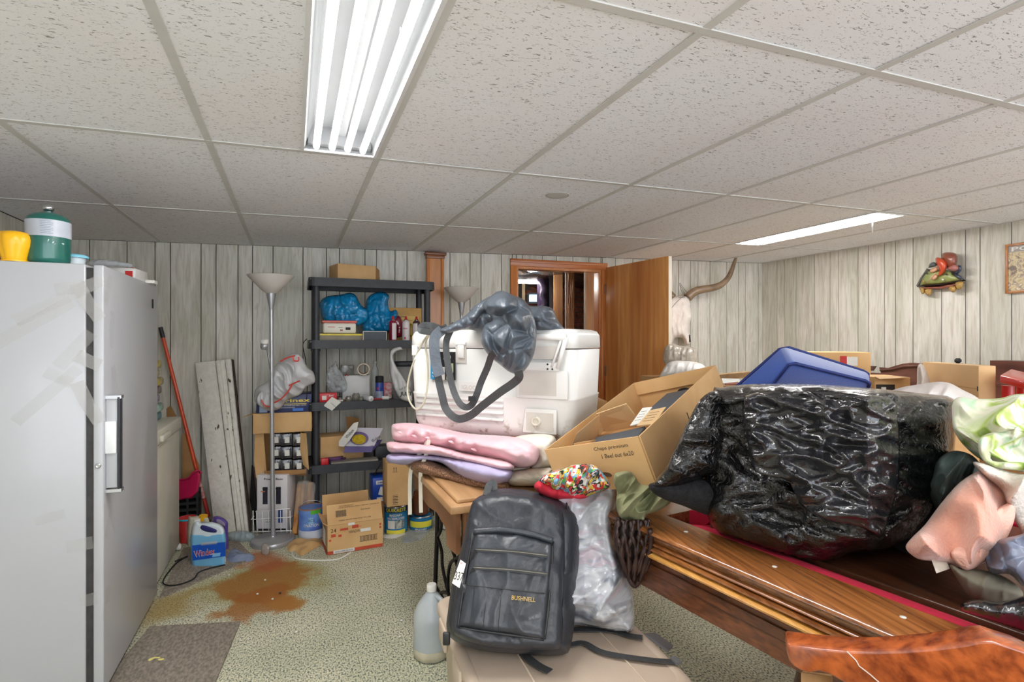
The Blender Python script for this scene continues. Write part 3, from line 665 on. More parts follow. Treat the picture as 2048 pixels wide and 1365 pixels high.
# on top of the freezer
def topz(px, d): c = W(px, 500, d); c.z = fz; return c
c = topz(97, 2.02)
t2 = thing('gas_cylinder', 'dark green propane cylinder with a white instruction label on the freezer', 'cylinder', c)
M_green = mat('propane_green', s2l(20, 98, 88), .3, var=.08, coat=.4)
obj('bottle', MB().lathe([(.052, 0), (.064, .008), (.0665, .02), (.0665, .155), (.064, .168), (.05, .182), (.022, .192), (.014, .194)], c, 32), M_green, t2)
obj('label', MB().lathe([(.0672, .098), (.0672, .158)], c, 40, cap=False), mat('label_silver', s2l(196, 202, 214), .35, var=.15, scale=6), t2)
for rr in range(8):
    for cc_ in (0, 1):
        a0 = -TH - PI / 2 + (-.95 if cc_ == 0 else .35); pts = [c + Vector((math.cos(a0 + x_ * .55) * .0675, math.sin(a0 + x_ * .55) * .0675, .151 - rr * .0062)) for x_ in (0, .35, .7, 1.0 if rr % 3 else .8)]
        obj('printed_line', MB().ribbon(pts, .0016, .0003, n=[(p - c).normalized() * 1 for p in pts]), mat('print_blue', s2l(70, 84, 120), .6, var=.02), t2)
obj('valve', MB().lathe([(.014, .190), (.014, .2), (.0175, .2), (.0175, .218), (.012, .221)], c, 16), M_chrome, t2)
c = topz(30, 1.95)
t2 = thing('flashlight_lantern', 'rounded yellow plastic lantern cap left of the green cylinder', 'lantern', c)
M_yel = mat('yellow_plastic', s2l(246, 184, 20), .35, var=.05)
g = MB(); prof = [(.034, 0), (.036, .004), (.04, .02), (.05, .055), (.053, .075), (.05, .092), (.04, .104), (.02, .109), (.001, .11)]
vs = []; n_ = 48
for (rr, h) in prof:
    for k in range(n_):
        a = 2 * PI * k / n_; q_ = rr * (1 - .10 * max(0, math.cos(a * 6)) ** 4 * (1 if .004 < h < .1 else 0)); vs.append(c + Vector((math.cos(a) * q_, math.sin(a) * q_, h)))
g.add(vs, [(i * n_ + k, i * n_ + (k + 1) % n_, (i + 1) * n_ + (k + 1) % n_, (i + 1) * n_ + k) for i in range(len(prof) - 1) for k in range(n_)], True)
obj('cap', g, M_yel, t2); obj('rim', MB().lathe([(.04, 0), (.04, .005)], c, 30), M_yel, t2)
c = topz(2, 2.05); tag(obj('red_jar', MB().lathe([(.02, 0), (.022, .03), (.012, .035)], c, 20), mat('dark_red', s2l(120, 26, 40), .4)), 'dark red jar top at the left frame edge on the freezer', 'jar')
c = topz(150, 2.12)
t2 = thing('plastic_tub', 'white plastic tub with a blue lid right of the cylinder', 'tub', c)
obj('tub', MB().lathe([(.03, 0), (.034, .04)], c, 24), mat('milky_plastic', s2l(205, 216, 222), .4), t2)
obj('lid', MB().lathe([(.044, .04), (.045, .046), (.036, .052), (.01, .056)], c + Vector((0, 0, 0)), 24), mat('sky_blue', s2l(128, 200, 222), .4), t2)
pk = rbox('magazine_pack', 176, 262, 524, 548, 2.5, .16, mat('pack_white', s2l(220, 218, 214), .3), z0=fz, yaw=-.1); 
tag(pk, 'film-wrapped flat pack with a red end on the freezer top', 'pack')
facepatch(pk, .75, 0, .03, .03, M_red); facepatch(pk, -.1, .1, .09, .012, M_dark)
tag(puff('clear_wrapper', [(170, 526), (190, 519), (225, 520), (262, 528), (264, 536), (200, 534), (172, 532)], 2.46, .04, M_film, amp=.008, fr=20, cells=20), 'crumpled clear wrapper over the flat pack on the freezer', 'wrapper')
tag(puff('red_cloth', [(262, 534), (272, 538), (278, 548), (276, 557), (264, 556), (260, 546)], 2.62, .03, mat('rust_cloth', s2l(176, 80, 58), .8), amp=.01, fr=30, cells=16), 'small rust-red cloth at the far end of the freezer top', 'cloth')
tag(rbox('paper_slip', 290, 307, 566, 572, 2.66, .06, M_paper, z0=fz, bevel=0), 'white slip of card at the far corner of the freezer top', 'card')

# chest freezer
t = thing('chest_freezer', 'beige chest freezer standing behind the tall white freezer', 'freezer', (-1.08, 3.75, 0))
obj('body', MB().box2((-1.45, 3.33, .03), (-.685, 4.08, .78)), M_freez, t, bevel=.012)
obj('lid', MB().box2((-1.46, 3.32, .785), (-.675, 4.09, .862)), M_freez, t, bevel=.01)
obj('lid_handle', MB().box2((-.676, 3.46, .80), (-.655, 3.66, .835)), M_freez, t, bevel=.006)
obj('gasket', MB().box2((-1.44, 3.34, .777), (-.69, 4.07, .788)), M_gap, t)
obj('caster', MB().lathe([(.012, 0), (.02, .004), (.02, .024), (.012, .03)], (-.70, 4.06, .022), 14, (1, 0, 0)), M_paper, t)
cols = [(70, 150, 160), (150, 190, 175), (150, 140, 190), (120, 96, 90), (190, 170, 70), (206, 186, 60), (215, 190, 40)]
for i, cc in enumerate(cols):
    b_ = 834 - i * 17; z = .864 + .053 * i
    x0_ = -.98; mb = MB().box2((-.98, 3.83 + .012 * (i % 2), z), (-.765 + .012 * math.sin(i * 2.1), 3.99, z + .050))
    tag(obj('food_packet', mb, mat('packet_%d' % i, s2l(*cc), .3, var=.3, scale=25), bevel=.012), ['teal', 'pale green', 'lilac', 'brown', 'olive yellow', 'mustard', 'bright yellow'][i] + ' wrapped packet in the stack on the chest freezer', 'packet', 'packets stacked on the chest freezer')
tag(patch('cardboard_flap', [(320, 826, 4.02), (341, 812, 4.02), (353, 834, 4.02), (322, 836, 4.02)], M_card2, th=.004), 'brown cardboard scrap standing on the chest freezer', 'cardboard')
tag(patch('cardboard_sheet', [(364, 868, 3.98), (370, 870, 3.98), (398, 932, 3.99), (398, 1040, 3.99), (364, 1040, 3.98)], M_card2, th=.006), 'brown cardboard sheet leaning beside the chest freezer', 'cardboard')

# mop handle
t = thing('mop', 'orange-red mop handle with a black cap leaning on the wall', 'mop', W(416, 1036, 4.0))
p0, p1 = W(321, 655, 3.95), W(417, 1034, 4.0); p1.z = max(p1.z, .012); at_ = lambda k: p0.lerp(p1, k)
M_or = mat('orange_paint', s2l(214, 76, 34), .35, var=.05, coat=.3)
obj('handle', MB().cyl(at_(.05), at_(.80), .0125, .0135), M_or, t)
obj('cap', MB().cyl(at_(0), at_(.055), .0145, .0145), M_black, t)
obj('lower_grip', MB().cyl(at_(.80), at_(.90), .012), mat('pink_white_label', s2l(214, 186, 180), .5, var=.25, scale=30, col2=s2l(190, 60, 50)), t)
obj('ferrule', MB().cyl(at_(.90), at_(1), .013), mat('red_paint', s2l(186, 52, 44), .5), t)

# bins and buckets by the chest freezer
def lbin(name, l, r_, tpy, bpy, d, m, label, cat, z0, taper=.8, n=24, ring=True, extra=None):
    k = d / F; c = W((l + r_) / 2, bpy, d); c.z = z0; rt = (r_ - l) / 2 * k; h = (bpy - tpy) * k
    t = thing(name, label, cat, c)
    obj('body', MB().lathe([(rt * taper, 0), (rt, h), (rt * .96, h), (rt * taper * .93, .01)], c, n, cap=False).lathe([(rt * taper * .98, 0), (rt * taper * .98, .008)], c, n), m, t)
    if ring: obj('rim', MB().lathe([(rt, h - .012), (rt * 1.05, h - .01), (rt * 1.05, h), (rt * .98, h)], c, n, cap=False), extra or m, t)
    return t
cr_ = thing('basket', 'black plastic crate between the chest freezer and the mop', 'basket', W(378, 1075, 3.8))
for zz in range(6):
    z = .02 + zz * .045; cx_ = W(377, 1000, 3.86); obj('slat', MB().box((cx_.x, cx_.y + .02, z + .01), (.13, .12, .018)), M_blackm, cr_)
for sx in (-.06, 0, .06): 
    for sy in (-.05, .05): obj('upright', MB().box((cx_.x + sx, cx_.y + .02 + sy * 1.1, .145), (.014, .014, .29)), M_blackm, cr_)
zb_ = W(378, 1001, 4.2).z; kk = 4.2 / F
t = thing('dustpan_bin', 'magenta plastic bin sitting on the black crate', 'bin', W(380, 1000, 3.85))
tq = [(352, 960), (375, 958), (384, 947), (395, 942), (402, 948), (400, 968), (396, 985), (384, 998), (352, 1003)]
#obj('bin', puff('tmp', tq, 4.18, .06, mat('magenta', s2l(198, 28, 84), .35), R_=.015, power=.5, cells=24, smooth_k=1).data and MB().box((0, 0, -9), (.001, .001, .001)), None, t) if False else None
bb = puff('bin_body', tq, 3.86, .06, mat('magenta', s2l(198, 28, 84), .35, var=.08), parent=t, R_=.015, cells=24, smooth_k=1)
obj('rim', MB().tube(W3([(352, 960, 3.8), (375, 958, 3.8), (386, 946, 3.79), (396, 941, 3.8), (403, 947, 3.84)], 4), .006, 8), mat('magenta'  , (1, 0, 0)), t)
t = lbin('bucket', 358, 392, 1052, 1100, 3.68, mat('red_basket', s2l(196, 52, 50), .4, var=.1), 'small red bucket with a turquoise rim behind the window cleaner', 'bucket', .0, .78, extra=mat('turquoise', s2l(52, 186, 206), .35, var=.05))

# cleaning bottles
def jug(name, ol, d, T, m, label, parts, R_=.02, z0=0, cat='jug'):
    t = thing(name, label, cat, W(sum(p[0] for p in ol) / len(ol), max(p[1] for p in ol), d))
    puff('bottle', ol, d, T, m, parent=t, R_=R_, back=1.0, cells=34, smooth_k=3, power=.5)
    return t
M_wblue = mat('blue_cleaner', s2l(112, 176, 214), .25, var=.08, coat=.3)
M_wclear = mat('milky_bottle', s2l(206, 218, 226), .3, var=.05, coat=.3)
d = 3.30
wx = jug('cleaner_jug', [(390, 1043), (398, 1042), (402, 1046), (425, 1045), (444, 1052), (450, 1066), (451, 1100), (452, 1128), (444, 1138), (400, 1142), (384, 1134), (382, 1100), (382, 1064), (386, 1050)], d, .045, M_wclear, 'large clear refill jug of blue window cleaner with a bright blue label', None)
puff('liquid', [(382, 1066), (416, 1068), (450, 1064), (451, 1100), (452, 1129), (444, 1139), (400, 1143), (383, 1135), (381, 1100)], d, .0465, M_wblue, parent=wx, R_=.02, back=1.0, cells=26, smooth_k=2)
ld = d - .049
patch('label', [(384, 1092, ld), (450, 1085, ld), (451, 1113, ld), (385, 1122, ld)], mat('label_blue', s2l(18, 84, 190), .4, var=.08), wx)
patch('label', [(402, 1086, ld), (434, 1083, ld), (434, 1089, ld), (402, 1092, ld)], mat('label_grey', s2l(170, 182, 196), .4), wx)
imtext('Windex', 409, 1106, ld - .003, 13, M_paper, wx, 42, rot=.16, bold=True)
imtext('Windex', 409, 1106, ld - .004, 11, M_red, wx, 40, rot=.16)
patch('label', [(426, 1108, ld - .002), (441, 1106, ld - .002), (440, 1113, ld - .002), (424, 1115, ld - .002)], mat('pale_blue_print', s2l(130, 190, 236), .4), wx)
puff('handle_hole', [(401, 1054), (407, 1051), (428, 1058), (434, 1062), (430, 1066), (412, 1064), (402, 1059)], ld + .002, .003, mat('navy_plastic', s2l(38, 38, 110), .5), parent=wx, cells=14)
obj('cap', MB().cyl(W(394, 1049, d), W(394, 1039, d), .018), M_paper, wx)
pj = jug('cleaner_jug', [(424, 1040), (430, 1033), (442, 1034), (455, 1044), (456, 1060), (457, 1102), (450, 1106), (426, 1106), (422, 1070)], 3.55, .04, mat('purple_plastic_jug', s2l(92, 70, 156), .35, var=.08), 'purple jug standing behind the blue window cleaner', None)
puff('handle_hole', [(432, 1040), (440, 1040), (449, 1047), (450, 1053), (446, 1053), (434, 1047)], 3.507, .003, mat('lilac_hole', s2l(170, 160, 190), .5), parent=pj, cells=12)
wj = jug('bottle', [(376, 1040), (384, 1034), (408, 1033), (418, 1040), (420, 1070), (420, 1105), (378, 1105)], 3.62, .04, mat('cream_plastic', s2l(212, 208, 190), .4, var=.08), 'cream bottle with a yellow cap behind the window cleaner', None, cat='bottle')
obj('cap', MB().cyl(W(406, 1041, 3.6), W(407, 1031, 3.6), .026), M_yel, wj)

# leaning painted boards
M_chip = mat('chipped_paint', s2l(232, 229, 220), .7, var=.05, scale=30, bump=.4, bscale=50, col2=s2l(220, 216, 206))
def chip_mat():
    m = M_chip; n, l = nt(m); b = n['Principled BSDF']; tc = n.new('ShaderNodeTexCoord'); mp = n.new('ShaderNodeMapping'); mp.inputs['Scale'].default_value = (1, 1, .45)
    l.new(tc.outputs['Object'], mp.inputs[0]); t_ = n.new('ShaderNodeTexNoise'); t_.inputs['Scale'].default_value = 26; t_.inputs['Detail'].default_value = 5; l.new(mp.outputs[0], t_.inputs[0])
    r_ = ramp(n, [(.66, (0, 0, 0)), (.69, (1, 1, 1))]); l.new(t_.outputs[0], r_.inputs[0]); src = b.inputs['Base Color'].links[0].from_socket
    l.new(mixn(n, l, r_.outputs[0], src, s2l(92, 78, 66)), b.inputs['Base Color'])
chip_mat()
def plank(q, th, m, parent=None, name='board', bevel=.003):
    p = [W(*v) for v in q]; n_ = (p[1] - p[0]).cross(p[2] - p[0]).normalized()
    if n_.dot(Vector((0, 0, EYE)) - p[0]) > 0: n_ = -n_
    return obj(name, MB().prism(p, n_ * th), m, parent, bevel=bevel)
tag(plank([(390, 726, 4.02), (430, 722, 4.03), (472, 1066, 3.84), (429, 1066, 3.86)], .025, M_chip), 'widest white board with chipped paint leaning on the back wall', 'board')
t = thing('door_casing', 'moulded white casing strip with chipped edges leaning beside the wide board', 'board', W(485, 1066, 3.84))
plank([(431, 722, 4.0), (438, 721, 4.0), (482, 1066, 3.81), (474, 1066, 3.81)], .02, M_chip, t, 'bead')
plank([(439, 722, 4.02), (449, 720, 4.02), (490, 1066, 3.83), (483, 1066, 3.83)], .02, M_chip, t, 'face')
plank([(450, 720, 4.0), (460, 718, 4.0), (496, 1065, 3.81), (490, 1066, 3.81)], .02, M_chip, t, 'bead')
tag(plank([(461, 718, 4.04), (466, 720, 4.04), (502, 1064, 3.86), (497, 1064, 3.86)], .02, mat('dark_old_wood', s2l(70, 54, 46), .8, var=.2)), 'thin dark board edge behind the white casing strip', 'board')
tag(plank([(499, 1000, 3.95), (503, 930, 4.0), (517, 1064, 3.86), (511, 1064, 3.86)], .012, M_blackm), 'thin black metal panel edge leaning beside the wire rack, left one', 'panel')
tag(plank([(504, 930, 4.02), (509, 935, 4.02), (524, 1064, 3.9), (519, 1064, 3.9)], .012, mat('brown_panel', s2l(110, 84, 76), .7)), 'thin brown panel edge leaning beside the wire rack, right one', 'panel')
g = MB()
for k in range(46):
    x = 468 + 18 * (k / 46) + 3 * math.sin(k * .35); p = W(x, 745 + k * 6.2, 4.10 - k * .001)
    u_ = Vector((0, 0, .010)); s_ = (CR if k % 2 else CF) * .0045
    g.tube([p + u_, p + u_ * .6 + s_, p - u_ * .6 + s_, p - u_, p - u_ * .6 - s_, p + u_ * .6 - s_], .0013, 5, True)
ch = obj('chain', g, M_chrome); ch['kind'] = 'stuff'; tag(ch, 'steel chain hanging on the wall right of the white boards', 'chain')
tag(puff('plastic_wrap', [(452, 1068), (475, 1062), (500, 1064), (512, 1075), (505, 1088), (480, 1092), (455, 1086)], 3.72, .07, mat('wrap_blue', s2l(178, 196, 206), .15, var=.1, alpha=.55, bump=.7, bscale=30), amp=.015, fr=22, cells=26), 'crumpled clear plastic wrap on the floor by the lamp base', 'plastic wrap')
def floorpuff(name, ol, h, m, label, cat, **k):
    """a low crumpled thing lying on the floor, outline in photo positions"""
    O = [atZ(x, y, 0.0) for x, y in ol]; cx_ = sum((p for p in O), Vector()) / len(O); rings = 6; g = MB(); vs = []; n_ = len(O) * 4
    ring = [Vector((*p, 0)) for p in cr([(p.x, p.y) for p in O], 4, True)]; ring = [Vector((p[0], p[1], 0)) for p in ring]; n_ = len(ring)
    for j in range(rings + 1):
        s_ = 1 - j / rings
        for p in ring:
            q_ = Vector((cx_.x, cx_.y, 0)).lerp(p, s_); z = .003 + h * (1 - s_ ** 3) * (.65 + .9 * noise.noise(q_ * k.get('fr', 18)))
            vs.append(Vector((q_.x, q_.y, max(.002, z))))
    fs = [(j * n_ + a, j * n_ + (a + 1) % n_, (j + 1) * n_ + (a + 1) % n_, (j + 1) * n_ + a) for j in range(rings) for a in range(n_)]
    base = [Vector((p.x, p.y, .0005)) for p in ring]; g.add(vs, fs, True)
    o_ = len(vs); g.add(base + vs[:n_], [tuple(reversed(range(n_)))] + [(a, (a + 1) % n_, (a + 1) % n_ + n_, a + n_) for a in range(n_)])
    return tag(obj(name, g, m, bevel=0), label, cat)
floorpuff('plastic_bag', [(452, 1112), (466, 1100), (490, 1108), (508, 1113), (505, 1122), (478, 1128), (455, 1132)], .03, mat('bag_lilac', s2l(160, 178, 214), .2, var=.2, alpha=.7, bump=.6, bscale=30), 'crumpled blue and lilac plastic bag beside the window cleaner', 'bag')
floorpuff('yellow_scrap', [(291, 1325), (305, 1318), (318, 1318), (336, 1319), (330, 1326), (300, 1330)], .012, mat('yellow_scrap', s2l(232, 218, 132), .8, var=.1), 'torn yellow scrap lying on the grey floor mat', 'scrap', fr=40)
def floormat(name, pts, label):
    P_ = [atZ(x, y, .0) for x, y in pts]; g = MB().prism([Vector((p.x, p.y, .009)) for p in P_], (0, 0, -.0085)); return tag(obj(name, g, M_mat), label, 'mat')
M_mat = mat('grey_mat', s2l(150, 140, 126), .9, var=.2, scale=90, col2=s2l(112, 104, 94), bump=.4, bscale=160, stretch=(1, .5, 1))
floormat('floor_mat', [(300, 1257), (481, 1247), (418, 1400), (180, 1400)], 'grey carpet mat in front of the tall freezer with a yellow scrap on it')
floormat('floor_mat', [(318, 1200), (508, 1118), (470, 1078), (366, 1100)], 'grey carpet mat under the window cleaner jug')
g = MB().tube([p + UP * .014 for p in [atZ(x, y, 0) for x, y in [tuple(q_) for q_ in cr([(350, 1128), (375, 1118), (352, 1132), (330, 1160), (328, 1174), (352, 1176), (385, 1165), (398, 1150), (420, 1142), (450, 1135)], 8)]]], .004, 6)
tag(obj('power_cable', g, M_blackm), 'looped black power cable on the mat by the chest freezer', 'cable')
for k, (px, py, cc) in enumerate([(458, 1152, (230, 226, 210)), (530, 1162, (225, 215, 190)), (560, 1188, (60, 62, 60)), (592, 1266, (230, 226, 210)), (640, 1148, (206, 150, 130)), (545, 1200, (225, 220, 205)), (803, 1243, (232, 230, 222)), (800, 1275, (228, 226, 218)), (700, 1190, (220, 214, 190)), (515, 1190, (225, 220, 205))]):
    p = atZ(px, py, .003); tag(obj('debris_crumb', MB().lathe([(.001, 0), (.007, .002), (.006, .006), (.001, .008)], p, 6), mat('crumb_%d' % k, s2l(*cc), .9)), ['white crumb by the mat corner left of the rust stain', 'cream crumb on the upper rust stain', 'dark grey chip on the rust stain', 'white crumb in front of the rust stain', 'pinkish crumb right of the rust stain', 'pale crumb low on the rust stain', 'white crumb on the carpet left of the jug', 'white crumb just below the one left of the jug', 'cream crumb in the open carpet', 'cream crumb at the left rim of the rust stain'][k], 'crumb', 'crumbs scattered on the carpet')

# ---------------------------------------------------------------- floor lamps
M_sh = mat('frosted_shade', s2l(196, 188, 180), .55, var=.03)
def torch(base, lean, label, arm=True, hz=1.79):
    t = thing('floor_lamp', label, 'lamp', base); top = base + lean + UP * (hz - .22)
    obj('base', MB().lathe([(.135, 0), (.139, .006), (.139, .026), (.13, .034), (.02, .04), (.018, .05)], base, 40), M_silver, t)
    obj('pole', MB().cyl(base + UP * .035, top, .015, .012, 16), M_silver, t)
    ax_ = (lean + UP * 1.7).normalized()
    obj('cup', MB().lathe([(.012, -.01), (.014, 0), (.028, .08), (.031, .10)], top, 24, ax_), M_silver, t)
    obj('shade', MB().lathe([(.03, .098), (.058, .118), (.148, .215), (.146, .218), (.055, .124), (.02, .105)], top, 40, ax_, cap=False), M_sh, t)
    if arm:
        h = W(529, 690, 3.6); obj('reading_arm', MB().tube([top - UP * .44, h + UP * .02 + CR * .01, h], .006, 8), M_silver, t)
        rl = obj('reading_head', MB().lathe([(.018, -.03), (.024, -.02), (.024, .012), (.022, .012)], h, 20, (CR * .15 - CF * .2 + UP).normalized()), M_silver, t)
        obj('bulb_cover', MB().lathe([(.0245, .012), (.0245, .032), (.015, .038)], h, 20, (CR * .15 - CF * .2 + UP).normalized()), M_paper, rl)
    return t
lb = atZ(546, 1086, 0)
torch(lb, CR * -.012, 'silver torchiere floor lamp with a reading head left of the black shelves')
lb2 = W(923, 700, 4.5); lb2.z = 0
torch(lb2, Vector((0, 0, 0)), 'second torchiere lamp, its shade showing above the white cooler', arm=False, hz=1.79)
pb = puff('plug_packet', [(523, 1092), (530, 1087), (538, 1092), (540, 1104), (532, 1113), (524, 1108)], 3.46, .03, mat('clear_packet', s2l(206, 196, 186), .2, alpha=.75, var=.2, bump=.6, bscale=60), amp=.01, fr=40, cells=16); tag(pb, 'small crumpled clear packet hanging against the lamp base', 'packet')

# ---------------------------------------------------------------- boxes left of the shelf
t = thing('wire_rack', 'small white wire rack around the printed box', 'rack', W(545, 1076, 3.85))
M_wire = mat('white_wire', s2l(230, 230, 228), .4, var=.02)
dA = 3.74; rk = []
rk.append([(502, 1037, dA), (502, 1042, dA), (583, 1034, dA), (581, 1030, dA)])
for a, b_ in (((502, 1040), (582, 1035)), ((511, 1024), (580, 1018)), ((508, 1064), (584, 1062))): obj('wire', MB().tube([W(*a, dA), W(*b_, dA)], .0035, 6), M_wire, t)
for x in (506, 513, 525, 537, 549, 561, 573, 580): obj('wire', MB().tube([W(x, 1022, dA), W(x + 1, 1071, dA)], .0022 if 510 < x < 578 else .0035, 6), M_wire, t)
for a, b_ in (((502, 1040, dA), (511, 1030, 3.98)), ((582, 1035, dA), (588, 1030, 3.98)), ((503, 1072, dA), (512, 1064, 3.98))): obj('wire', MB().tube([W(*a), W(*b_)], .003, 6), M_wire, t)
bx = rbox('printed_box', 514, 574, 950, 1064, 3.80, .16, mat('box_white', s2l(214, 210, 212), .5, var=.03), yaw=-.35, z0=.02); tag(bx, 'white printed carton with two black canister pictures in the wire rack', 'box')
for fx, an in ((-.45, 0), (.42, 0)):
    facepatch(bx, fx, .28, .034, .12, mat('canister_black', s2l(42, 40, 54), .5, var=.3, scale=40), 'printed_picture'); facepatch(bx, fx, .52, .036, .01, M_dark, 'printed_picture', th=.0016)
facetext('Power Base', bx, .1, .86, .014, M_dark, .13, bold=True); facepatch(bx, .55, -.45, .03, .09, mat('print_navy', s2l(40, 70, 130), .5), 'printed_picture'); facepatch(bx, -.1, -.55, .08, .003, M_dark, 'printed_line'); facepatch(bx, -.1, -.65, .07, .003, M_dark, 'printed_line')
facepatch(bx, 0, -.93, .19, .02, M_dark, 'printed_band'); facepatch(bx, -.6, .42, .03, .008, mat('print_orange', s2l(220, 130, 90), .5), 'printed_picture')
obj_ = thing('torn_carton', 'torn cardboard carton showing nine wrapped black packs', 'box', W(560, 955, 3.85))
dB = 3.86
for q_ in ([(510, 868, dB - .01), (527, 866, dB), (533, 945, dB + .02), (512, 957, dB - .02), (508, 920, dB - .02)], [(601, 866, dB), (612, 868, dB - .02), (617, 940, dB - .03), (606, 930, dB), (600, 900, dB)]):
    patch('torn_side', q_, M_card, obj_, .004)
patch('back_panel', [(512, 866, 4.02), (612, 866, 4.02), (612, 952, 4.02), (512, 952, 4.02)], M_card2, obj_, .004)
patch('bottom_flap', [(528, 943, dB - .03), (612, 940, dB - .03), (612, 947, dB - .02), (570, 952, dB - .02), (530, 956, dB - .02)], M_card2, obj_, .004)
M_pack = mat('wrapped_black_pack', s2l(62, 60, 66), .15, var=.3, scale=18, coat=.8, bump=.4, bscale=40)
for cxi, px in enumerate((541, 563, 587)):
    for ri in range(3):
        py = 868 + ri * 26
        pk_ = rbox('cassette_pack', px, px + 20, py, py + 24, dB + .01, .10, M_pack, bevel=.004, yaw=0); tag(pk_, ['top', 'middle', 'bottom'][ri] + '-row ' + ['left', 'centre', 'right'][cxi] + ' film-wrapped black pack in the torn carton', 'pack', 'wrapped packs in the torn carton')
        facepatch(pk_, .1, -.05, .032, .042, M_paper, 'sticker')
ub = rbox('cardboard_box', 514, 617, 826, 866, dB - .02, .26, M_card, bevel=.003, yaw=-.05); tag(ub, 'brown cardboard box under the navy carton, left of the shelves', 'box')
obj('flap', MB().prism([W(513, 828, dB), W(485, 836, dB + .05), W(520, 822, dB + .3), W(540, 822, dB + .3)], (0, 0, .004)), M_card, ub)
nb = rbox('navy_carton', 520, 617, 790, 826, dB - .01, .22, mat('navy_print', s2l(28, 40, 92), .4, var=.1), bevel=.002, yaw=-.06); tag(nb, 'navy blue carton with yellow lettering under the grocery bag', 'box')
facetext('Eprinex', nb, .28, .28, .034, mat('print_yellow', s2l(232, 204, 60), .5), .24, bold=True)
facepatch(nb, .35, -.06, .17, .004, mat('print_yellow', (1, 1, 0)), 'printed_line'); facetext('pour-on for beef and dairy cattle', nb, .25, -.22, .012, M_paper, .2); facetext('(eprinomectin)', nb, .1, -.45, .010, M_paper, .1)
facepatch(nb, .5, -.7, .07, .02, mat('print_midblue', s2l(50, 110, 200), .5), 'printed_mark')
facepatch(nb, -.75, -.5, .05, .05, mat('print_pale', s2l(170, 190, 220), .5), 'printed_mark')
gb = puff('grocery_bag', [(508, 800), (512, 778), (535, 762), (545, 740), (560, 722), (585, 707), (602, 712), (615, 735), (627, 745), (630, 765), (612, 775), (600, 790), (575, 800), (560, 818), (535, 822), (518, 812)], 3.80, .10, mat('grocery_white', s2l(212, 212, 214), .3, var=.08, scale=7, bump=.3, bscale=25, alpha=.93), amp=.05, fr=9, ang=-.9, aniso=4, back=.8, cells=60, R_=.12)
tag(gb, 'bulging white grocery bag with red print on top of the navy carton', 'bag')
for pts in ([(560, 724), (575, 716), (590, 712)], [(585, 768), (575, 785), (560, 800), (548, 806)], [(600, 762), (586, 768), (578, 772)], [(586, 714), (588, 722), (597, 722), (597, 714)], [(522, 800), (530, 812), (545, 815)]):
    obj('red_print', MB().ribbon(W3([(x, y, 3.675) for x, y in pts], 4), .010, .001), mat('bag_red', s2l(196, 66, 54), .5), gb)
tag(puff('bag_handle', [(512, 800), (520, 785), (535, 780), (548, 795), (540, 815), (522, 815)], 3.72, .03, MATS['grocery_white'], amp=.02, fr=18, cells=24, R_=.03), 'knotted tail of the white grocery bag hanging over the navy carton', 'bag')
# ================================================================ BLACK SHELVES
SY0, SY1 = 4.13, 4.53; SX0, SX1 = .10, 1.015
LV = [.03, .455, .905, 1.35, 1.80]
t = thing('shelf_unit', 'black plastic five-tier shelf unit against the back wall', 'shelves', ((SX0 + SX1) / 2, (SY0 + SY1) / 2, 0))
for i, z in enumerate(LV):
    g = MB().box2((SX0 + .006, SY0 + .006, z - .012), (SX1 - .006, SY1 - .006, z)); sh_ = obj('shelf', g, M_black, t)
    e = MB()
    def rim(a0, a1): pass
    rr = .04; pts = []
    for cxx, cyy, a0 in ((SX1 - rr, SY0 + rr, -90), (SX1 - rr, SY1 - rr, 0), (SX0 + rr, SY1 - rr, 90), (SX0 + rr, SY0 + rr, 180)):
        for k in range(5): a = R(a0 + k * 22.5); pts.append((cxx + rr * math.cos(a), cyy + rr * math.sin(a)))
    vs = []; n_ = len(pts); mx, my = (SX0 + SX1) / 2, (SY0 + SY1) / 2
    for (z_, k) in ((z + .006, 1), (z + .006, .985), (z - .052, .985), (z - .056, 1.004), (z - .05, 1.004), (z + .003, 1.0)):
        for (x, y) in pts: vs.append((mx + (x - mx) * (1 - (1 - k)), my + (y - my) * (1 - (1 - k) * 2), z_))
    e.add(vs, [(j * n_ + a, j * n_ + (a + 1) % n_, ((j + 1) % 6) * n_ + (a + 1) % n_, ((j + 1) % 6) * n_ + a) for j in range(6) for a in range(n_)], False)
    obj('shelf_rim', e, M_black, sh_)
for x in (SX0 + .052, SX1 - .052):
    for y in (SY0 + .05, SY1 - .05):
        obj('post', MB().cyl((x, y, 0), (x, y, LV[4] - .02), .024, n=20), M_black, t)
        for z in LV[1:4]: obj('post_collar', MB().cyl((x, y, z - .075), (x, y, z - .05), .029, n=20), M_black, t)
def SD(px, y=None): return depth(atY(px, 700, y or (SY0 + .1)))        # distance of a thing standing y deep on the shelf
def put(l, r_, tpy, bpy, lv, y, name, label, cat, m, dl=.1, group=None, yaw=0.0, bevel=.003, kd=None):
    d = SD((l + r_) / 2, y); h = (bpy - tpy) * d / F; c = atY((l + r_) / 2, bpy, y)
    o = rbox(name, l, r_, tpy, bpy, d, dl, m, yaw=yaw, z0=LV[lv] + .001, bevel=bevel); tag(o, label, cat, group); return o
# on top
b = put(683, 746, 521, 553, 4, SY0 + .1, 'cardboard_box', 'small tan cardboard box on top of the black shelves', 'box', M_card, .2, yaw=.25)
cc, wd, dl_, hh, u, v = o_info[b.name]
obj('flap', MB().prism([cc + u * wd / 2 - v * dl_ / 2 - UP * hh / 2, cc + u * wd / 2 - v * dl_ / 2 + UP * hh / 2, cc + u * (wd / 2 + .07) + UP * (hh / 2 - .015), cc + u * (wd / 2 + .075) - UP * hh / 2], v * .004), M_card2, b)
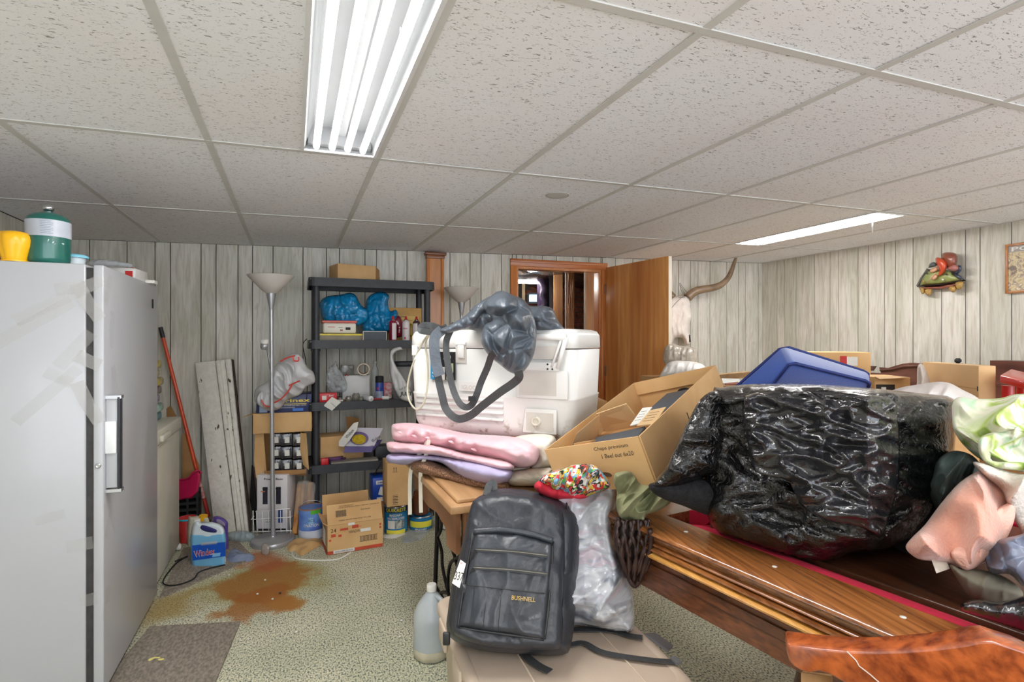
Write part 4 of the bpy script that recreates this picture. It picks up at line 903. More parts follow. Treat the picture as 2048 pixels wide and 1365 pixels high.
# level with 1.35
z3 = LV[3]
M_bb = mat('blue_bag', s2l(26, 148, 210), .25, var=.2, scale=16, alpha=.95, bump=.8, bscale=40, coat=.3)
tag(puff('blue_bag', [(640, 604), (655, 593), (680, 590), (700, 586), (712, 592), (722, 610), (735, 622), (735, 640), (715, 652), (690, 655), (662, 652), (646, 640), (641, 622)], SD(690, SY0 + .24), .08, M_bb, amp=.02, fr=14, crease=.02, cfr=22, cells=44, seed=2), 'crumpled bright blue plastic bag above the white tub, left one on the shelf', 'bag')
tag(puff('blue_bag', [(733, 600), (745, 588), (765, 584), (778, 592), (776, 606), (780, 622), (792, 620), (796, 632), (784, 650), (776, 664), (735, 670), (722, 652), (716, 630), (730, 618)], SD(755, SY0 + .25), .07, M_bb, amp=.02, fr=14, crease=.02, cfr=22, cells=44, seed=5), 'upright crumpled blue bag behind the terracotta pot', 'bag')
yt = put(638, 728, 665, 676, 3, SY0 + .06, 'yellow_tray', 'flat yellow-rimmed tray under the white tub', 'tray', mat('tray_grey', s2l(150, 140, 120), .6), .22)
cc, wd, dl_, hh, u, v = o_info[yt.name]; obj('rim', MB().box(cc + UP * (hh / 2 + .005) - v * .0, (wd + .012, dl_ + .012, .012)), mat('rim_yellow', s2l(226, 204, 40), .4), yt)
tb = rbox('ice_cream_tub', 650, 709, 641, 662, SD(680, SY0 + .1), .13, mat('tub_white', s2l(222, 218, 206), .4, var=.03), z0=LV[3] + .056 + .001, bevel=.012); cc, wd, dl_, hh, u, v = o_info[tb.name]
zt_ = LV[3] + hh + .028; 
tag(tb, 'white rectangular tub with a coral lid on the yellow tray', 'tub')
obj('lid', MB().box(cc + UP * (hh / 2 + .008), (wd + .012, dl_ + .012, .018)), mat('coral', s2l(224, 108, 98), .4), tb, bevel=.005)
facepatch(tb, .5, -.1, .035, .02, M_dark, 'barcode'); facepatch(tb, -.5, .2, .05, .004, M_red, 'printed_line'); facepatch(tb, .05, .1, .03, .003, M_dark, 'printed_line'); facepatch(tb, .1, -.4, .02, .012, mat('print_brown', s2l(150, 100, 90), .6), 'printed_mark')
sm = put(729, 771, 657, 676, 3, SY0 + .02, 'small_chalkboard', 'small slate-grey framed card leaning at the shelf edge', 'card', mat('slate', s2l(78, 84, 92), .6), .02)
cc, wd, dl_, hh, u, v = o_info[sm.name]
for a, s_ in ((cc + UP * hh / 2, (wd, .023, .004)), (cc - u * wd / 2, (.004, .023, hh)), (cc + u * wd / 2, (.004, .023, hh))): obj('frame', MB().box(a, s_), M_paper, sm)
c = atY(750, 660, SY0 + .12); c.z = z3 + .001
t = thing('terracotta_pot', 'small terracotta flower pot between the blue bag and the spray cans', 'pot', c)
obj('pot', MB().lathe([(.028, 0), (.036, .055), (.035, .055), (.026, .004)], c, 24, cap=True), mat('terracotta', s2l(206, 110, 62), .8), t)
obj('rim', MB().lathe([(.036, .052), (.042, .052), (.043, .07), (.038, .07)], c, 24, cap=False), M_blackm, t)
ob = put(779, 841, 606, 672, 3, SY0 + .3, 'picture_calendar', 'orange and yellow printed card behind the spray cans', 'card', mat('calendar', s2l(206, 160, 88), .5, var=.1, scale=12), .02)
facepatch(ob, 0, .1, .22, .11, mat('calendar_y', s2l(228, 196, 110), .5, var=.05), 'printed_picture'); facepatch(ob, -.1, .45, .05, .006, M_dark, 'printed_mark', th=.0016); facepatch(ob, 0, .25, .12, .003, M_red, 'printed_line', th=.0016)
def can(px, y, lv, h, r0, col, label, name='spray_can', capc=None, cat='can', group=None, body2=None):
    c = atY(px, 700, y); c.z = LV[lv] + .001; t = thing(name, label, cat, c, group)
    obj('body', MB().lathe([(r0 * .96, 0), (r0, .004), (r0, h * .72), (r0 * .92, h * .78), (r0 * .5, h * .84), (r0 * .45, h * .85)], c, 24), col, t)
    obj('cap', MB().lathe([(r0 * .42, h * .85), (r0 * .42, h * .9), (r0 * .28, h * .93), (r0 * .28, h), (r0 * .2, h * 1.005)], c, 16), capc or M_red, t)
    obj('collar', MB().lathe([(r0 * .52, h * .83), (r0 * .55, h * .86), (r0 * .4, h * .87)], c, 20), M_chrome, t)
    return t, c
def canlabel(t, c, r0, z0, z1, m, a0=-1.1, a1=1.1):
    n_ = 10; vs = []
    base = -TH - PI / 2
    for zz in (z0, z1):
        for k in range(n_ + 1): a = base + a0 + (a1 - a0) * k / n_; vs.append(c + Vector((math.cos(a) * (r0 + .0008), math.sin(a) * (r0 + .0008), zz)))
    return obj('label', MB().add(vs, [(k, k + 1, n_ + 2 + k, n_ + 1 + k) for k in range(n_)], True), m, t)
M_canw = mat('can_white', s2l(214, 206, 206), .3, var=.06); M_canm = mat('can_maroon', s2l(150, 34, 62), .35, var=.2, scale=14)
for px, lab, m_, a in ((786, 'left spray can with a white and maroon label, next to the blue bag', M_canm, (.0, 1.2)), (812, 'middle spray can with a pale label and a hazard diamond', M_canw, None), (833, 'right spray can, white and brown, at the end of the row', mat('can_brown', s2l(84, 60, 60), .35), (-1.3, .4))):
    t, c = can(px, SY0 + .1, 3, .19, .029, m_, lab)
    if a: canlabel(t, c, .029, .01, .135, M_canw, *a)
    else: canlabel(t, c, .029, .012, .03, mat('can_red', s2l(190, 50, 70), .4), -.25, .15); canlabel(t, c, .029, .09, .10, mat('can_pink', s2l(200, 130, 140), .4), -.6, .6)
tag(puff('red_pouch', [(779, 640), (798, 632), (806, 650), (806, 672), (780, 673)], SD(792, SY0 + .2), .03, mat('maroon_film', s2l(150, 36, 60), .2, var=.3, scale=20, coat=.5), cells=18, crease=.01), 'glossy maroon pouch behind the left spray can', 'pouch')
tag(puff('yellow_pouch', [(815, 652), (824, 648), (828, 660), (826, 672), (814, 672)], SD(820, SY0 + .16), .02, mat('yellow_film', s2l(200, 160, 50), .3), cells=14), 'small yellow pouch between the spray cans', 'pouch')
# level .905
z2 = LV[2] + .001
rb = put(641, 672, 770, 788, 2, SY0 + .04, 'red_box', 'small red packet at the left post of the shelf', 'box', mat('red_card', s2l(206, 34, 44), .4), .08); facepatch(rb, -.45, .0, .03, .03, M_paper); facetext('BAIT', rb, .4, .45, .012, M_paper, .035, bold=True)
wbx = put(688, 737, 733, 780, 2, SY0 + .2, 'white_box', 'plain white box under the tape roll', 'box', mat('box_plain', s2l(216, 216, 216), .6, var=.04), .14); cc, wd, dl_, hh, u, v = o_info[wbx.name]; wtop = cc.z + hh / 2
gbx = rbox('clear_case', 684, 707, 713, 733, SD(695, SY0 + .22), .08, mat('case_grey', s2l(120, 118, 112), .2, var=.2, scale=30), z0=wtop + .001); tag(gbx, 'small grey clear case on top of the white box', 'case')
c = atY(727, 722, SY0 + .16); c.z = wtop + .049
t = thing('tape_roll', 'roll of brown packing tape standing on the white box', 'tape', c - UP * .048)
ax_ = (Vector((0, 0, EYE)) - c); ax_.z = 0; ax_.normalize()
obj('roll', MB().lathe([(.036, 0), (.047, 0), (.047, .05), (.036, .05), (.036, 0)], c - ax_ * .025, 36, ax_, cap=False), mat('tape_cream', s2l(206, 196, 178), .3, var=.06), t)
obj('core', MB().lathe([(.033, -.001), (.037, -.001), (.037, .051), (.033, .051), (.033, -.001)], c - ax_ * .025, 36, ax_, cap=False), mat('tape_core', s2l(130, 100, 80), .8), t)
cb_ = atY(750, 700, SY0 + .27); cb_.z = z2
tag(obj('clear_bottle', MB().lathe([(.028, 0), (.03, .01), (.03, .2), (.024, .225), (.012, .25), (.012, .262), (.015, .264), (.015, .285), (.012, .287)], cb_, 24), mat('clear_plastic', s2l(200, 206, 206), .15, alpha=.4, var=.05)), 'tall clear bottle behind the blue spray can', 'bottle')
t, c = can(759, SY0 + .1, 2, .175, .032, mat('can_blue', s2l(30, 62, 150), .3, var=.1), 'blue and silver spray can with a black cap beside the white box', capc=M_blackm)
obj('cap_cover', MB().lathe([(.0315, .125), (.031, .172), (.026, .178)], c, 24), M_blackm, t); canlabel(t, c, .032, .005, .065, mat('can_silver', s2l(150, 160, 184), .3, var=.2, scale=30)); canlabel(t, c, .0325, .075, .095, mat('can_redmark', s2l(200, 60, 90), .4), -.4, .0)
tag(puff('clear_bag', [(652, 768), (655, 740), (668, 728), (672, 722), (676, 735), (684, 745), (694, 768), (690, 784), (665, 786)], SD(672, SY0 + .16), .05, M_film, crease=.03, cfr=30, cells=36), 'clear plastic bag of small black and red bits on the shelf', 'bag')
for k, (px, py, cc_) in enumerate(((662, 745, M_red), (668, 752, M_blackm), (676, 760, mat('rose', s2l(170, 100, 110), .6)), (682, 772, M_blackm), (672, 774, M_blackm), (690, 752, M_red))):
    p = W(px, py, SD(px, SY0 + .16)); obj('lure', MB().tube([p, p + CR * .012 + UP * .01, p + CR * .024], .004, 6), cc_, bpy.data.objects['clear_bag'])
M_jar = mat('jar_glass', s2l(150, 146, 132), .08, trans=.5, var=.1, alpha=.85, coat=.5)
for k, (px, y, rr, h, lab) in enumerate(((712, SY0 + .1, .030, .055, 'squat clear glass jar at the centre of the cluttered shelf'), (697, SY0 + .05, .022, .04, 'small olive glass jar lying near the shelf lip'), (722, SY0 + .05, .020, .034, 'smallest glass jar near the shelf lip by the white tube'), (680, SY0 + .07, .018, .03, 'tiny pale jar beside the red packet'))):
    c = atY(px, 790, y); c.z = z2; tag(obj('glass_jar', MB().lathe([(rr * .8, 0), (rr, rr * .4), (rr, h * .7), (rr * .7, h * .9), (rr * .72, h)], c, 20), M_jar), lab, 'jar')
for k, (px, y, ln, rr, m_, lab) in enumerate(((736, SY0 + .02, .14, .021, mat('caulk_white', s2l(206, 208, 212), .35), 'white sealant tube pointing out over the shelf lip'), (772, SY0 + .05, .05, .014, M_paper, 'small white bottle lying right of the blue can'))):
    c = atY(px, 790, y); c.z = z2 + rr; dir_ = Vector((.25, -.97, 0)) if k == 0 else Vector((.9, -.3, 0)); t = thing('sealant_tube' if k == 0 else 'small_bottle', lab, 'tube' if k == 0 else 'bottle', c - UP * rr)
    obj('barrel', MB().lathe([(rr, -ln * .6), (rr, ln * .4), (rr * .9, ln * .42), (rr * .3, ln * .46)], c, 20, dir_), m_, t); obj('nozzle', MB().lathe([(rr * .3, ln * .45), (rr * .15, ln * .68)], c, 12, dir_), m_, t)
M_bits = [mat('bit_tan', s2l(200, 170, 120), .7), mat('bit_brown', s2l(120, 90, 70), .7), mat('bit_white', s2l(214, 210, 206), .5), mat('bit_red', s2l(180, 60, 60), .5)]
for k, (px, py, l_, m_, lab) in enumerate(((664, 786, 40, 2, 'flat white packet'), (672, 781, 24, 0, 'tan cork stick'), (684, 777, 14, 1, 'brown spool'), (751, 793, 26, 3, 'red and white pen'), (757, 788, 24, 2, 'white pen'))):
    c = atY(px, py, SY0 + .05); c.z = z2 + .007; tag(obj('shelf_oddment', MB().tube([c - CR * l_ / 2 * .0037, c + CR * l_ / 2 * .0037 + CF * .02], .007, 8), M_bits[m_]), lab + ' among the clutter on the middle shelf', 'oddment')
rm = put(768, 783, 748, 780, 2, SY0 + .14, 'checked_carton', 'red and white checked carton behind the white carrier bag', 'carton', mat('checked', s2l(206, 190, 190), .5, var=.3, scale=40, col2=s2l(196, 60, 80)), .06)
gm = put(766, 784, 733, 746, 2, SY0 + .22, 'green_carton', 'green-topped carton behind the red checked one', 'carton', mat('green_card', s2l(108, 150, 96), .6), .05)
c = atY(806, 705, SY0 + .12); c.z = LV[2] + .001
t = thing('steel_pail', 'grey pail with a black rim half hidden by the white cooler', 'pail', c)
obj('pail', MB().lathe([(.075, 0), (.09, .26), (.088, .26), (.07, .01)], c, 28, cap=False).lathe([(.074, 0), (.074, .004)], c, 28), mat('pail_grey', s2l(150, 150, 150), .4, .3), t); obj('rim', MB().lathe([(.09, .25), (.096, .25), (.097, .285), (.085, .285), (.08, .27)], c, 28, cap=False), M_black, t)
wg = puff('carrier_bag', [(779, 706), (786, 697), (800, 694), (805, 700), (795, 703), (786, 712), (790, 728), (800, 745), (812, 765), (822, 785), (824, 804), (812, 803), (800, 798), (792, 785), (784, 765), (779, 740)], SD(800, SY0 - .02), .025, MATS['grocery_white'], amp=.015, fr=16, cells=40, smooth_k=3, R_=.03)
tag(wg, 'white carrier bag with black lettering hanging off the shelf by the cooler', 'bag'); imtext('JUST', 812, 789, SD(800, SY0 - .02) - .045, 10, M_dark, wg, 24, bold=True); imtext('for you', 808, 776, SD(800, SY0 - .02) - .045, 5, M_dark, wg, 20, rot=.5)
dt = SD(663, SY0 - .02); tp = patch('price_tag', [(664, 794, dt), (682, 805, dt), (664, 822, dt), (647, 812, dt)], M_paper); tag(tp, 'white diamond-turned paper tag stuck on the shelf lip', 'tag')
for k in range(3): obj('printed_line', MB().tube([W(661 + k * 3, 806 + k * 3, dt - .001), W(668 + k * 3, 811 - 1 + k * 3, dt - .001)], .0007, 4), M_dark, tp)
# level .455
bx = put(648, 722, 846, 895, 1, SY0 + .14, 'cardboard_box', 'open cardboard box on the lower shelf behind the white card', 'box', M_card, .2, yaw=.12); cc, wd, dl_, hh, u, v = o_info[bx.name]
obj('flap', MB().prism([cc + u * wd * .25 + UP * hh / 2 + v * dl_ / 2, cc + u * wd * .5 + UP * hh / 2 + v * dl_ / 2, cc + u * wd * .52 + UP * (hh / 2 + .1) + v * (dl_ / 2 - .02), cc + u * wd * .2 + UP * (hh / 2 + .12) + v * (dl_ / 2 - .02)], v * .004), M_card2, bx)
facepatch(bx, .25, .6, .06, .03, M_card2, 'printed_label')
d = SD(710, SY0 + .03)
pbx = thing('disc_box', 'white and purple opened carton with a gold disc picture', 'box', W(725, 905, d))
obj('tray', MB().hexa([W(687, 906, d), W(743, 905, d), W(757, 893, d + .12), W(700, 893, d + .12), W(690, 894, d), W(747, 892, d), W(765, 880, d + .12), W(702, 880, d + .12)]), mat('purple_card', s2l(104, 94, 150), .5), pbx)
patch('lid', [(690, 893, d - .01), (711, 856, d + .1), (766, 857, d + .12), (748, 893, d)], mat('lid_white', s2l(214, 210, 222), .4, var=.03), pbx, .003)
ctr = [(718 + 19 * math.cos(a), 877 + 13 * math.sin(a)) for a in np.linspace(0, 2 * PI, 20)[:-1]]
patch('disc_picture', [(x, y, d - .02 + (893 - y) * .0030 - .002) for x, y in ctr], mat('disc_purple', s2l(130, 110, 160), .4), pbx)
patch('disc_picture', [(718 + (x - 718) * .75, 879 + (y - 877) * .75, d - .023 + (893 - (879 + (y - 877) * .75)) * .0030 - .003) for x, y in ctr], mat('disc_gold', s2l(206, 178, 50), .35, var=.2, scale=40), pbx)
imtext('Webex', 752, 878, d + .02, 7, M_dark, pbx, 20, rot=.6)
wc = patch('white_card', [(678, 884, d - .03), (690, 868, d - .03), (708, 847, d - .02), (717, 845, d - .02), (714, 860, d - .02), (700, 880, d - .03), (688, 894, d - .03), (678, 893, d - .03)], M_paper, th=.003); tag(wc, 'white pointed card leaning across the lower shelf boxes', 'card'); imtext('Webex', 699, 868, d - .035, 6, M_dark, wc, 22, rot=.85)
c = atY(664, 905, SY0 + .12); c.z = LV[1] + .001
for k, (dz, rr, cx_, lab) in enumerate(((0, .075, 0, 'bottom dark disc of the flat stack on the lower shelf'), (.012, .07, .01, 'second dark purple disc in the stack on the lower shelf'), (.024, .065, -.005, 'top dark disc in the stack on the lower shelf'))):
    tag(obj('sanding_disc', MB().lathe([(.01, 0), (rr, 0), (rr, .01), (.01, .01)], c + Vector((cx_ + .02, 0, dz)), 32), mat('disc_dark%d' % k, s2l(60 + 20 * k, 50 + 6 * k, 70 + 20 * k), .5)), lab, 'disc')
rdx = put(643, 656, 898, 911, 1, SY0 + .02, 'red_packet', 'small red packet at the front of the lower shelf', 'packet', mat('red_card', (1, 0, 0)), .03)
tag(rbox('flat_board', 656, 745, 908, 912, SD(700, SY0 + .02), .2, mat('grey_board', s2l(146, 140, 130), .7), z0=LV[1] + .001 - 0, bevel=0), 'thin grey board lying at the front of the lower shelf', 'board') if False else None
gp = put(668, 752, 907, 911, 1, SY0 + .015, 'flat_board', 'thin grey board lying along the front of the lower shelf', 'board', mat('grey_board', s2l(146, 140, 130), .7), .1, bevel=0)
bk = put(752, 778, 888, 912, 1, SY0 + .1, 'black_box', 'black box at the right end of the lower shelf', 'box', M_black, .12)
tag(obj('hanging_cable', MB().tube(W3([(614, 678, 3.84), (606, 690, 3.84), (611, 720, 3.83), (615, 760, 3.82), (613, 800, 3.82)], 5), .003, 6), M_blackm), 'thin black cable hanging down beside the left shelf post', 'cable')
tag(obj('hanging_cable', MB().tube(W3([(758, 916, 4.08), (762, 925, 4.05), (752, 945, 4.05), (744, 968, 4.06), (748, 985, 4.08)], 5), .0045, 6), M_blackm), 'black cable drooping under the lower shelf', 'cable')

# ================================================================ FLOOR ROW UNDER THE SHELVES
def fz_(px, py): return atZ(px, py, 0)
M_slat = wood('cedar_slats', s2l(214, 160, 92), s2l(158, 100, 48), (24, 24, 2), .6, 0)
M_slatd = wood('dark_slats', s2l(150, 104, 66), s2l(104, 66, 36), (24, 24, 2), .6, 0)
t = thing('wood_slat_bundle', 'leaning bundle of cedar slats in film behind the blue paint can', 'bundle', W(605, 1065, 3.88))
for k, (x0, x1, m_) in enumerate(((0, 9, M_slat), (9, 15, M_slat), (15, 22, M_slatd), (22, 29, M_slat), (29, 36, M_slatd))):
    plank([(594 + x0, 968 - k * .8, 4.0 - k * .01), (594 + x1, 968 - k * .8, 4.0 - k * .01), (584 + x1 + (k > 0) * 2, 1068 - k, 3.78), (584 + x0 + (k > 0) * 2, 1068 - k, 3.78)], .03, m_, t, 'slat', .002)
puff('film', [(594, 970), (603, 962), (620, 963), (631, 970), (629, 1000), (624, 1030), (592, 1030)], 3.86, .012, mat('film_thin', s2l(214, 206, 196), .1, alpha=.22, var=.1, bump=.6, bscale=30), parent=t, cells=20, crease=.01)
def paintcan(px, bpy, rpx, hpx, m, label, name='paint_can', bands=(), lidm=None, txt=(), bail=True, z0=0.0):
    c = atZ(px, bpy, z0); d = depth(c); c = c + CF * (rpx * d / F); d = depth(c); rr = rpx * d / F; h = hpx * d / F; c.z = z0
    t = thing(name, label, 'can', c)
    obj('body', MB().lathe([(rr, 0), (rr, h)], c, 36), m, t); obj('bottom_rim', MB().lathe([(rr * 1.015, 0), (rr * 1.015, .006)], c, 36), M_chrome, t)
    obj('lid', MB().lathe([(rr * 1.02, h - .004), (rr * 1.02, h + .004), (rr * .93, h + .004), (rr * .9, h - .003), (.001, h - .003)], c, 36, cap=False), lidm or M_chrome, t)
    base = -TH - PI / 2 + (px - CX) / F * -1
    for (z0_, z1_, a0, a1, m_) in bands:
        n_ = 14; vs = [c + Vector((math.cos(base + a0 + (a1 - a0) * k / n_) * (rr + .001), math.sin(base + a0 + (a1 - a0) * k / n_) * (rr + .001), zz * h)) for zz in (z0_, z1_) for k in range(n_ + 1)]
        obj('label', MB().add(vs, [(k, k + 1, n_ + 2 + k, n_ + 1 + k) for k in range(n_)], True), m_, t)
    fc = (Vector((0, 0, EYE)) - c); fc.z = 0; fc.normalize()
    for (s_, zz, hh, ww, m_, bo) in txt:      # lettering wrapped on the can
        tx = text(s_, Vector((0, 0, 0)), (1, 0, 0), (0, 0, 1), hh * h, m_, None, ww * rr, bold=bo)
        rt = UP.cross(fc); 
        for v_ in tx.data.vertices:
            a = v_.co.x / (rr); v_.co = c + fc * math.cos(a) * (rr + .0022) + rt * math.sin(a) * (rr + .0022) + UP * (zz * h + v_.co.z) - WL[t.name]
        tx.parent = t; tx.location = (0, 0, 0); WL[tx.name] = WL[t.name].copy()
    if bail:
        rt = UP.cross(fc); pts = [c + rt * rr * 1.02 * math.cos(a) + UP * (h * .93 + rr * .72 * math.sin(a)) - fc * 0 for a in np.linspace(0, PI, 14)]
        obj('bail', MB().tube(pts, .0018, 6), M_chrome, t)
    return t, c, rr, h
M_pb = mat('paint_blue', s2l(44, 70, 168), .35, var=.25, scale=6, col2=s2l(110, 150, 214))
paintcan(614, 1083, 24, 60, M_pb, 'blue paint can with a brown lid right of the lamp base', lidm=mat('lid_brown', s2l(150, 112, 88), .6),
         bands=[(.02, .32, -1.5, 1.4, mat('label_pale', s2l(206, 214, 232), .35, var=.1, scale=9)), (.55, .75, -.25, .15, mat('label_lightblue', s2l(150, 200, 236), .4)), (.86, .98, -.1, .75, mat('label_green', s2l(92, 190, 60), .4))], txt=[('OVATION', .5, .1, 1.2, M_paper, True), ('ACE', .66, .1, .5, mat('ltxt', s2l(40, 80, 160), .5), False)])
M_qb = mat('masonry_blue', s2l(28, 124, 178), .35, var=.1); M_qy = mat('masonry_yellow', s2l(232, 222, 70), .4, var=.02)
qb = [(.80, .97, -1.3, 1.3, mat('masonry_dark', s2l(20, 50, 90), .4)), (.03, .17, -.9, .9, M_qy), (.22, .52, -.75, -.1, M_paper), (.22, .52, -.08, .75, mat('masonry_photo', s2l(190, 196, 190), .5, var=.4, scale=40))]
paintcan(787, 1071, 22.5, 54, M_qb, 'upright blue can of masonry waterproofer with yellow lettering', name='masonry_can', bands=qb, txt=[('QUIKRETE', .885, .15, 1.9, M_qy, True), ('MASONRY', .71, .09, 1.1, M_paper, True), ('WATERPROOFER', .59, .09, 1.6, M_paper, True)])
paintcan(838, 1063, 23, 26, M_qb, 'shorter blue can under the brown glass jar beneath the sewing table', name='masonry_can', bands=[(.25, .7, -1.1, 1.1, M_qy)], bail=False, txt=[('MASONRY', .12, .14, 1.0, M_paper, True)])
paintcan(898, 1062, 20, 26, M_qb, 'blue and white can furthest right, behind the iron table leg', name='masonry_can', bands=[(.1, .95, -1.4, -.5, M_paper), (.3, .6, -.2, .8, mat('masonry_dark', (1, 1, 1)))], bail=False)
c = atZ(838, 1063, 0) + CF * .075; c.z = .105
tj = thing('brown_jar', 'tall amber-brown glass jar standing on a blue can', 'jar', c)
obj('glass', MB().lathe([(.055, 0), (.062, .012), (.058, .13), (.05, .16), (.035, .17)], c, 24), mat('amber', s2l(104, 58, 34), .12, coat=.6, var=.15), tj); obj('lid', MB().lathe([(.042, .168), (.042, .185)], c, 20), mat('jar_lid', s2l(120, 80, 50), .5), tj)
floorpuff('torn_paper_bag', [(574, 1093), (585, 1082), (612, 1083), (636, 1078), (643, 1090), (626, 1100), (603, 1113), (590, 1104), (578, 1104)], .05, mat('kraft', s2l(206, 166, 112), .8, var=.1, bump=.3, bscale=20), 'torn brown kraft paper bag in front of the paint can', 'paper bag', fr=12)
tag(obj('power_lead', MB().tube([p + UP * .004 for p in [atZ(x, y, 0) for x, y in [tuple(q_) for q_ in cr([(586, 1098), (585, 1112), (596, 1120), (640, 1123), (672, 1121), (690, 1114), (702, 1106)], 6)]]], .0045, 8), M_paper), 'white cord curling out from under the handwash box', 'cord')
floorpuff('clear_sheet', [(803, 1084), (815, 1066), (845, 1058), (862, 1060), (842, 1078), (822, 1086)], .006, M_film, 'clear plastic sheet lying on the carpet by the cans', 'sheet')
floorpuff('paper_scraps', [(764, 1070), (790, 1074), (808, 1064), (808, 1070), (788, 1078), (764, 1076)], .006, M_paper, 'torn white paper at the foot of the waterproofer can', 'paper')

# handwash carton, open
def openbox(name, A, u, v, wd, dp, h, m, label, cat='box', flaps=(), th=.004, up=UP):
    t = thing(name, label, cat, A + u * wd / 2 + v * dp / 2); m2 = m
    def pl(p, a, b_): q = a.cross(b_).normalized(); return MB().prism([p, p + a, p + a + b_, p + b_], q * th)
    obj('bottom', pl(A, u * wd, v * dp), m, t)
    F1 = obj('front_panel', pl(A, u * wd, up * h), m, t); obj('back_panel', pl(A + v * dp, u * wd, up * h), m, t)
    L_ = obj('side_panel', pl(A, v * dp, up * h), m, t); obj('side_panel', pl(A + u * wd, v * dp, up * h), m, t)
    for (P0, a, b_) in flaps: obj('flap', pl(P0, a, b_), m, t)
    return t
A = atZ(655, 1112, 0); B_ = atZ(763, 1094, 0); u = (B_ - A).normalized(); v = Vector((-u.y, u.x, 0)); wd = .345; dp = .24; h = .183; A = A + UP * .002
hw = openbox('handwash_carton', A, u, v, wd, dp, h, M_card, 'open handwash carton with red print and raised flaps on the carpet', flaps=[(A + UP * h, u * wd, UP * .115 + v * .05), (A + v * dp + UP * h, u * wd * .88, UP * .13 + v * .02), (A + UP * h, v * dp, UP * .02 - u * .03)])
fr_ = lambda a, z: A + u * a - v * .0052 + UP * z
def fp_(a, z, w_, hh, m, nm='printed_mark', off=0): return obj(nm, MB().box(fr_(a, z) - v * off, (w_, .0012, hh), u, v), m, hw)
fp_(wd / 2, .012, wd, .02, mat('carton_red', s2l(196, 74, 48), .7), 'printed_band'); obj('printed_band', MB().box(A + v * dp / 2 - u * .0052 + UP * .014, (.0012, dp, .024), u, v), MATS['carton_red'], hw)
obj('printed_label', MB().box(A + v * dp * .5 - u * .0055 + UP * .09, (.0012, dp * .5, .10), u, v), M_paper, hw)
text('24', fr_(.035, .150), u, UP, .024, M_ink, hw); text('HANDWASH', fr_(.18, .128), u, UP, .018, M_ink, hw, .10); text('Softsoap', fr_(.185, .155), u, UP, .013, MATS['carton_red'], hw, .045)
for a, z, w_, hh in ((.10, .15, .05, .014), (.17, .158, .04, .02), (.035, .118, .028, .018), (.075, .112, .02, .014), (.015, .09, .012, .012), (.33, .15, .012, .012), (.33, .13, .012, .012)): fp_(a, z, w_, hh, MATS['carton_red'])
fp_(.235, .128, .065, .02, M_paper, 'printed_label', .001); fp_(.145, .178, .04, .016, M_paper, 'printed_label', .001); fp_(.10, .014, .13, .02, M_paper, 'printed_label', .001); text('NM2210005-42 FLW', fr_(.10, .014) - v * .002, u, UP, .010, M_ink, hw, .11)
for k in range(15): fp_(.205 + k * .0072, .072, .0022 if k % 3 else .004, .03, M_ink, 'barcode_bar')
fp_(.255, .089, .115, .0015, M_ink); fp_(.255, .055, .115, .0015, M_ink)
fu = (UP * .115 + v * .05).normalized(); f0 = A + UP * h; nf = u.cross(fu); f0 = f0 + nf * .0045
text('LARGE CARDBOARD SPRAY - KEEP DRY THIS END UP', f0 + u * .2 + fu * .1 + nf * .002, u, fu, .006, M_ink, hw, .26)
obj('printed_mark', MB().box(f0 + u * .085 + fu * .065 + nf * .001, (.065, .04, .0012), u, fu, nf), mat('print_block', s2l(140, 112, 80), .8, var=.3, scale=200), hw); text('North America', f0 + u * .24 + fu * .075 + nf * .002, u, fu, .010, M_ink, hw, .06); text('OPEN FROM THIS END TO USE', f0 + u * .17 + fu * .022 + nf * .002, u, fu, .008, M_ink, hw, .2)
text('NEW PRODUCT', f0 + u * .12 + fu * .1 + nf * .0022 + fu * .01, u, fu, .006, M_ink, hw, .09)
sb = rbox('blue_carton', 747, 780, 952, 1002, 4.02, .18, mat('deep_blue', s2l(24, 72, 176), .4, var=.05), z0=.16); tag(sb, 'deep blue carton with a white oval under the lower shelf', 'box')
facepatch(sb, .1, .62, .095, .028, M_paper, 'printed_oval'); facetext('SAMSUNG', sb, .1, .62, .014, mat('deep_blue_txt', s2l(30, 60, 160), .5), .075, bold=True); cc, wd_, dl_, hh, u_, v_ = o_info[sb.name]
facepatch(sb, .1, -.1, .05, .06, M_paper, 'sticker', th=.002, rot=.3); facepatch(sb, .0, -.72, .07, .03, M_paper, 'printed_label')
tag(rbox('carton', 750, 782, 1003, 1048, 4.02, .16, M_card2, z0=.003), 'plain brown carton supporting the deep blue one', 'box')
o_sb = bpy.data.objects['blue_carton']
ab = rbox('arrow_carton', 776, 818, 926, 1013, 3.72, .2, M_card, z0=W(790, 1013, 3.72).z, yaw=-.0); tag(ab, 'tall brown carton printed with two up arrows beside the sewing table', 'box')
for k in (-1, 1):
    facepatch(ab, -.30 + k * .1, .68, .003, .022, M_ink, 'printed_arrow'); 
    cc, wd_, dl_, hh, u_, v_ = o_info[ab.name]; p = cc - v_ * (dl_ / 2 + .001) + u_ * ((-.30 + k * .1) * wd_ / 2) + UP * (.68 * hh / 2 + .012)
    obj('printed_arrow', MB().prism([p + u_ * .005 - UP * .002, p + UP * .006, p - u_ * .005 - UP * .002], v_ * .001), M_ink, ab)
facepatch(ab, -.30, .58, .034, .002, M_ink, 'printed_line')
for k in range(7): facepatch(ab, -.28, -.48 - k * .07, .035, .002 + .003 * (k % 2), M_ink, 'barcode_bar')
sup = rbox('carton', 776, 812, 1014, 1052, 3.86, .15, M_card2, z0=.003); zs = W(790, 1013, 3.72).z - .004
bpy.data.objects.remove(sup); tag(obj('carton', MB().box2((.66, 3.98, .003), (.80, 4.12, zs)), M_card2, bevel=.002), 'brown carton standing behind the masonry waterproofer can', 'box')

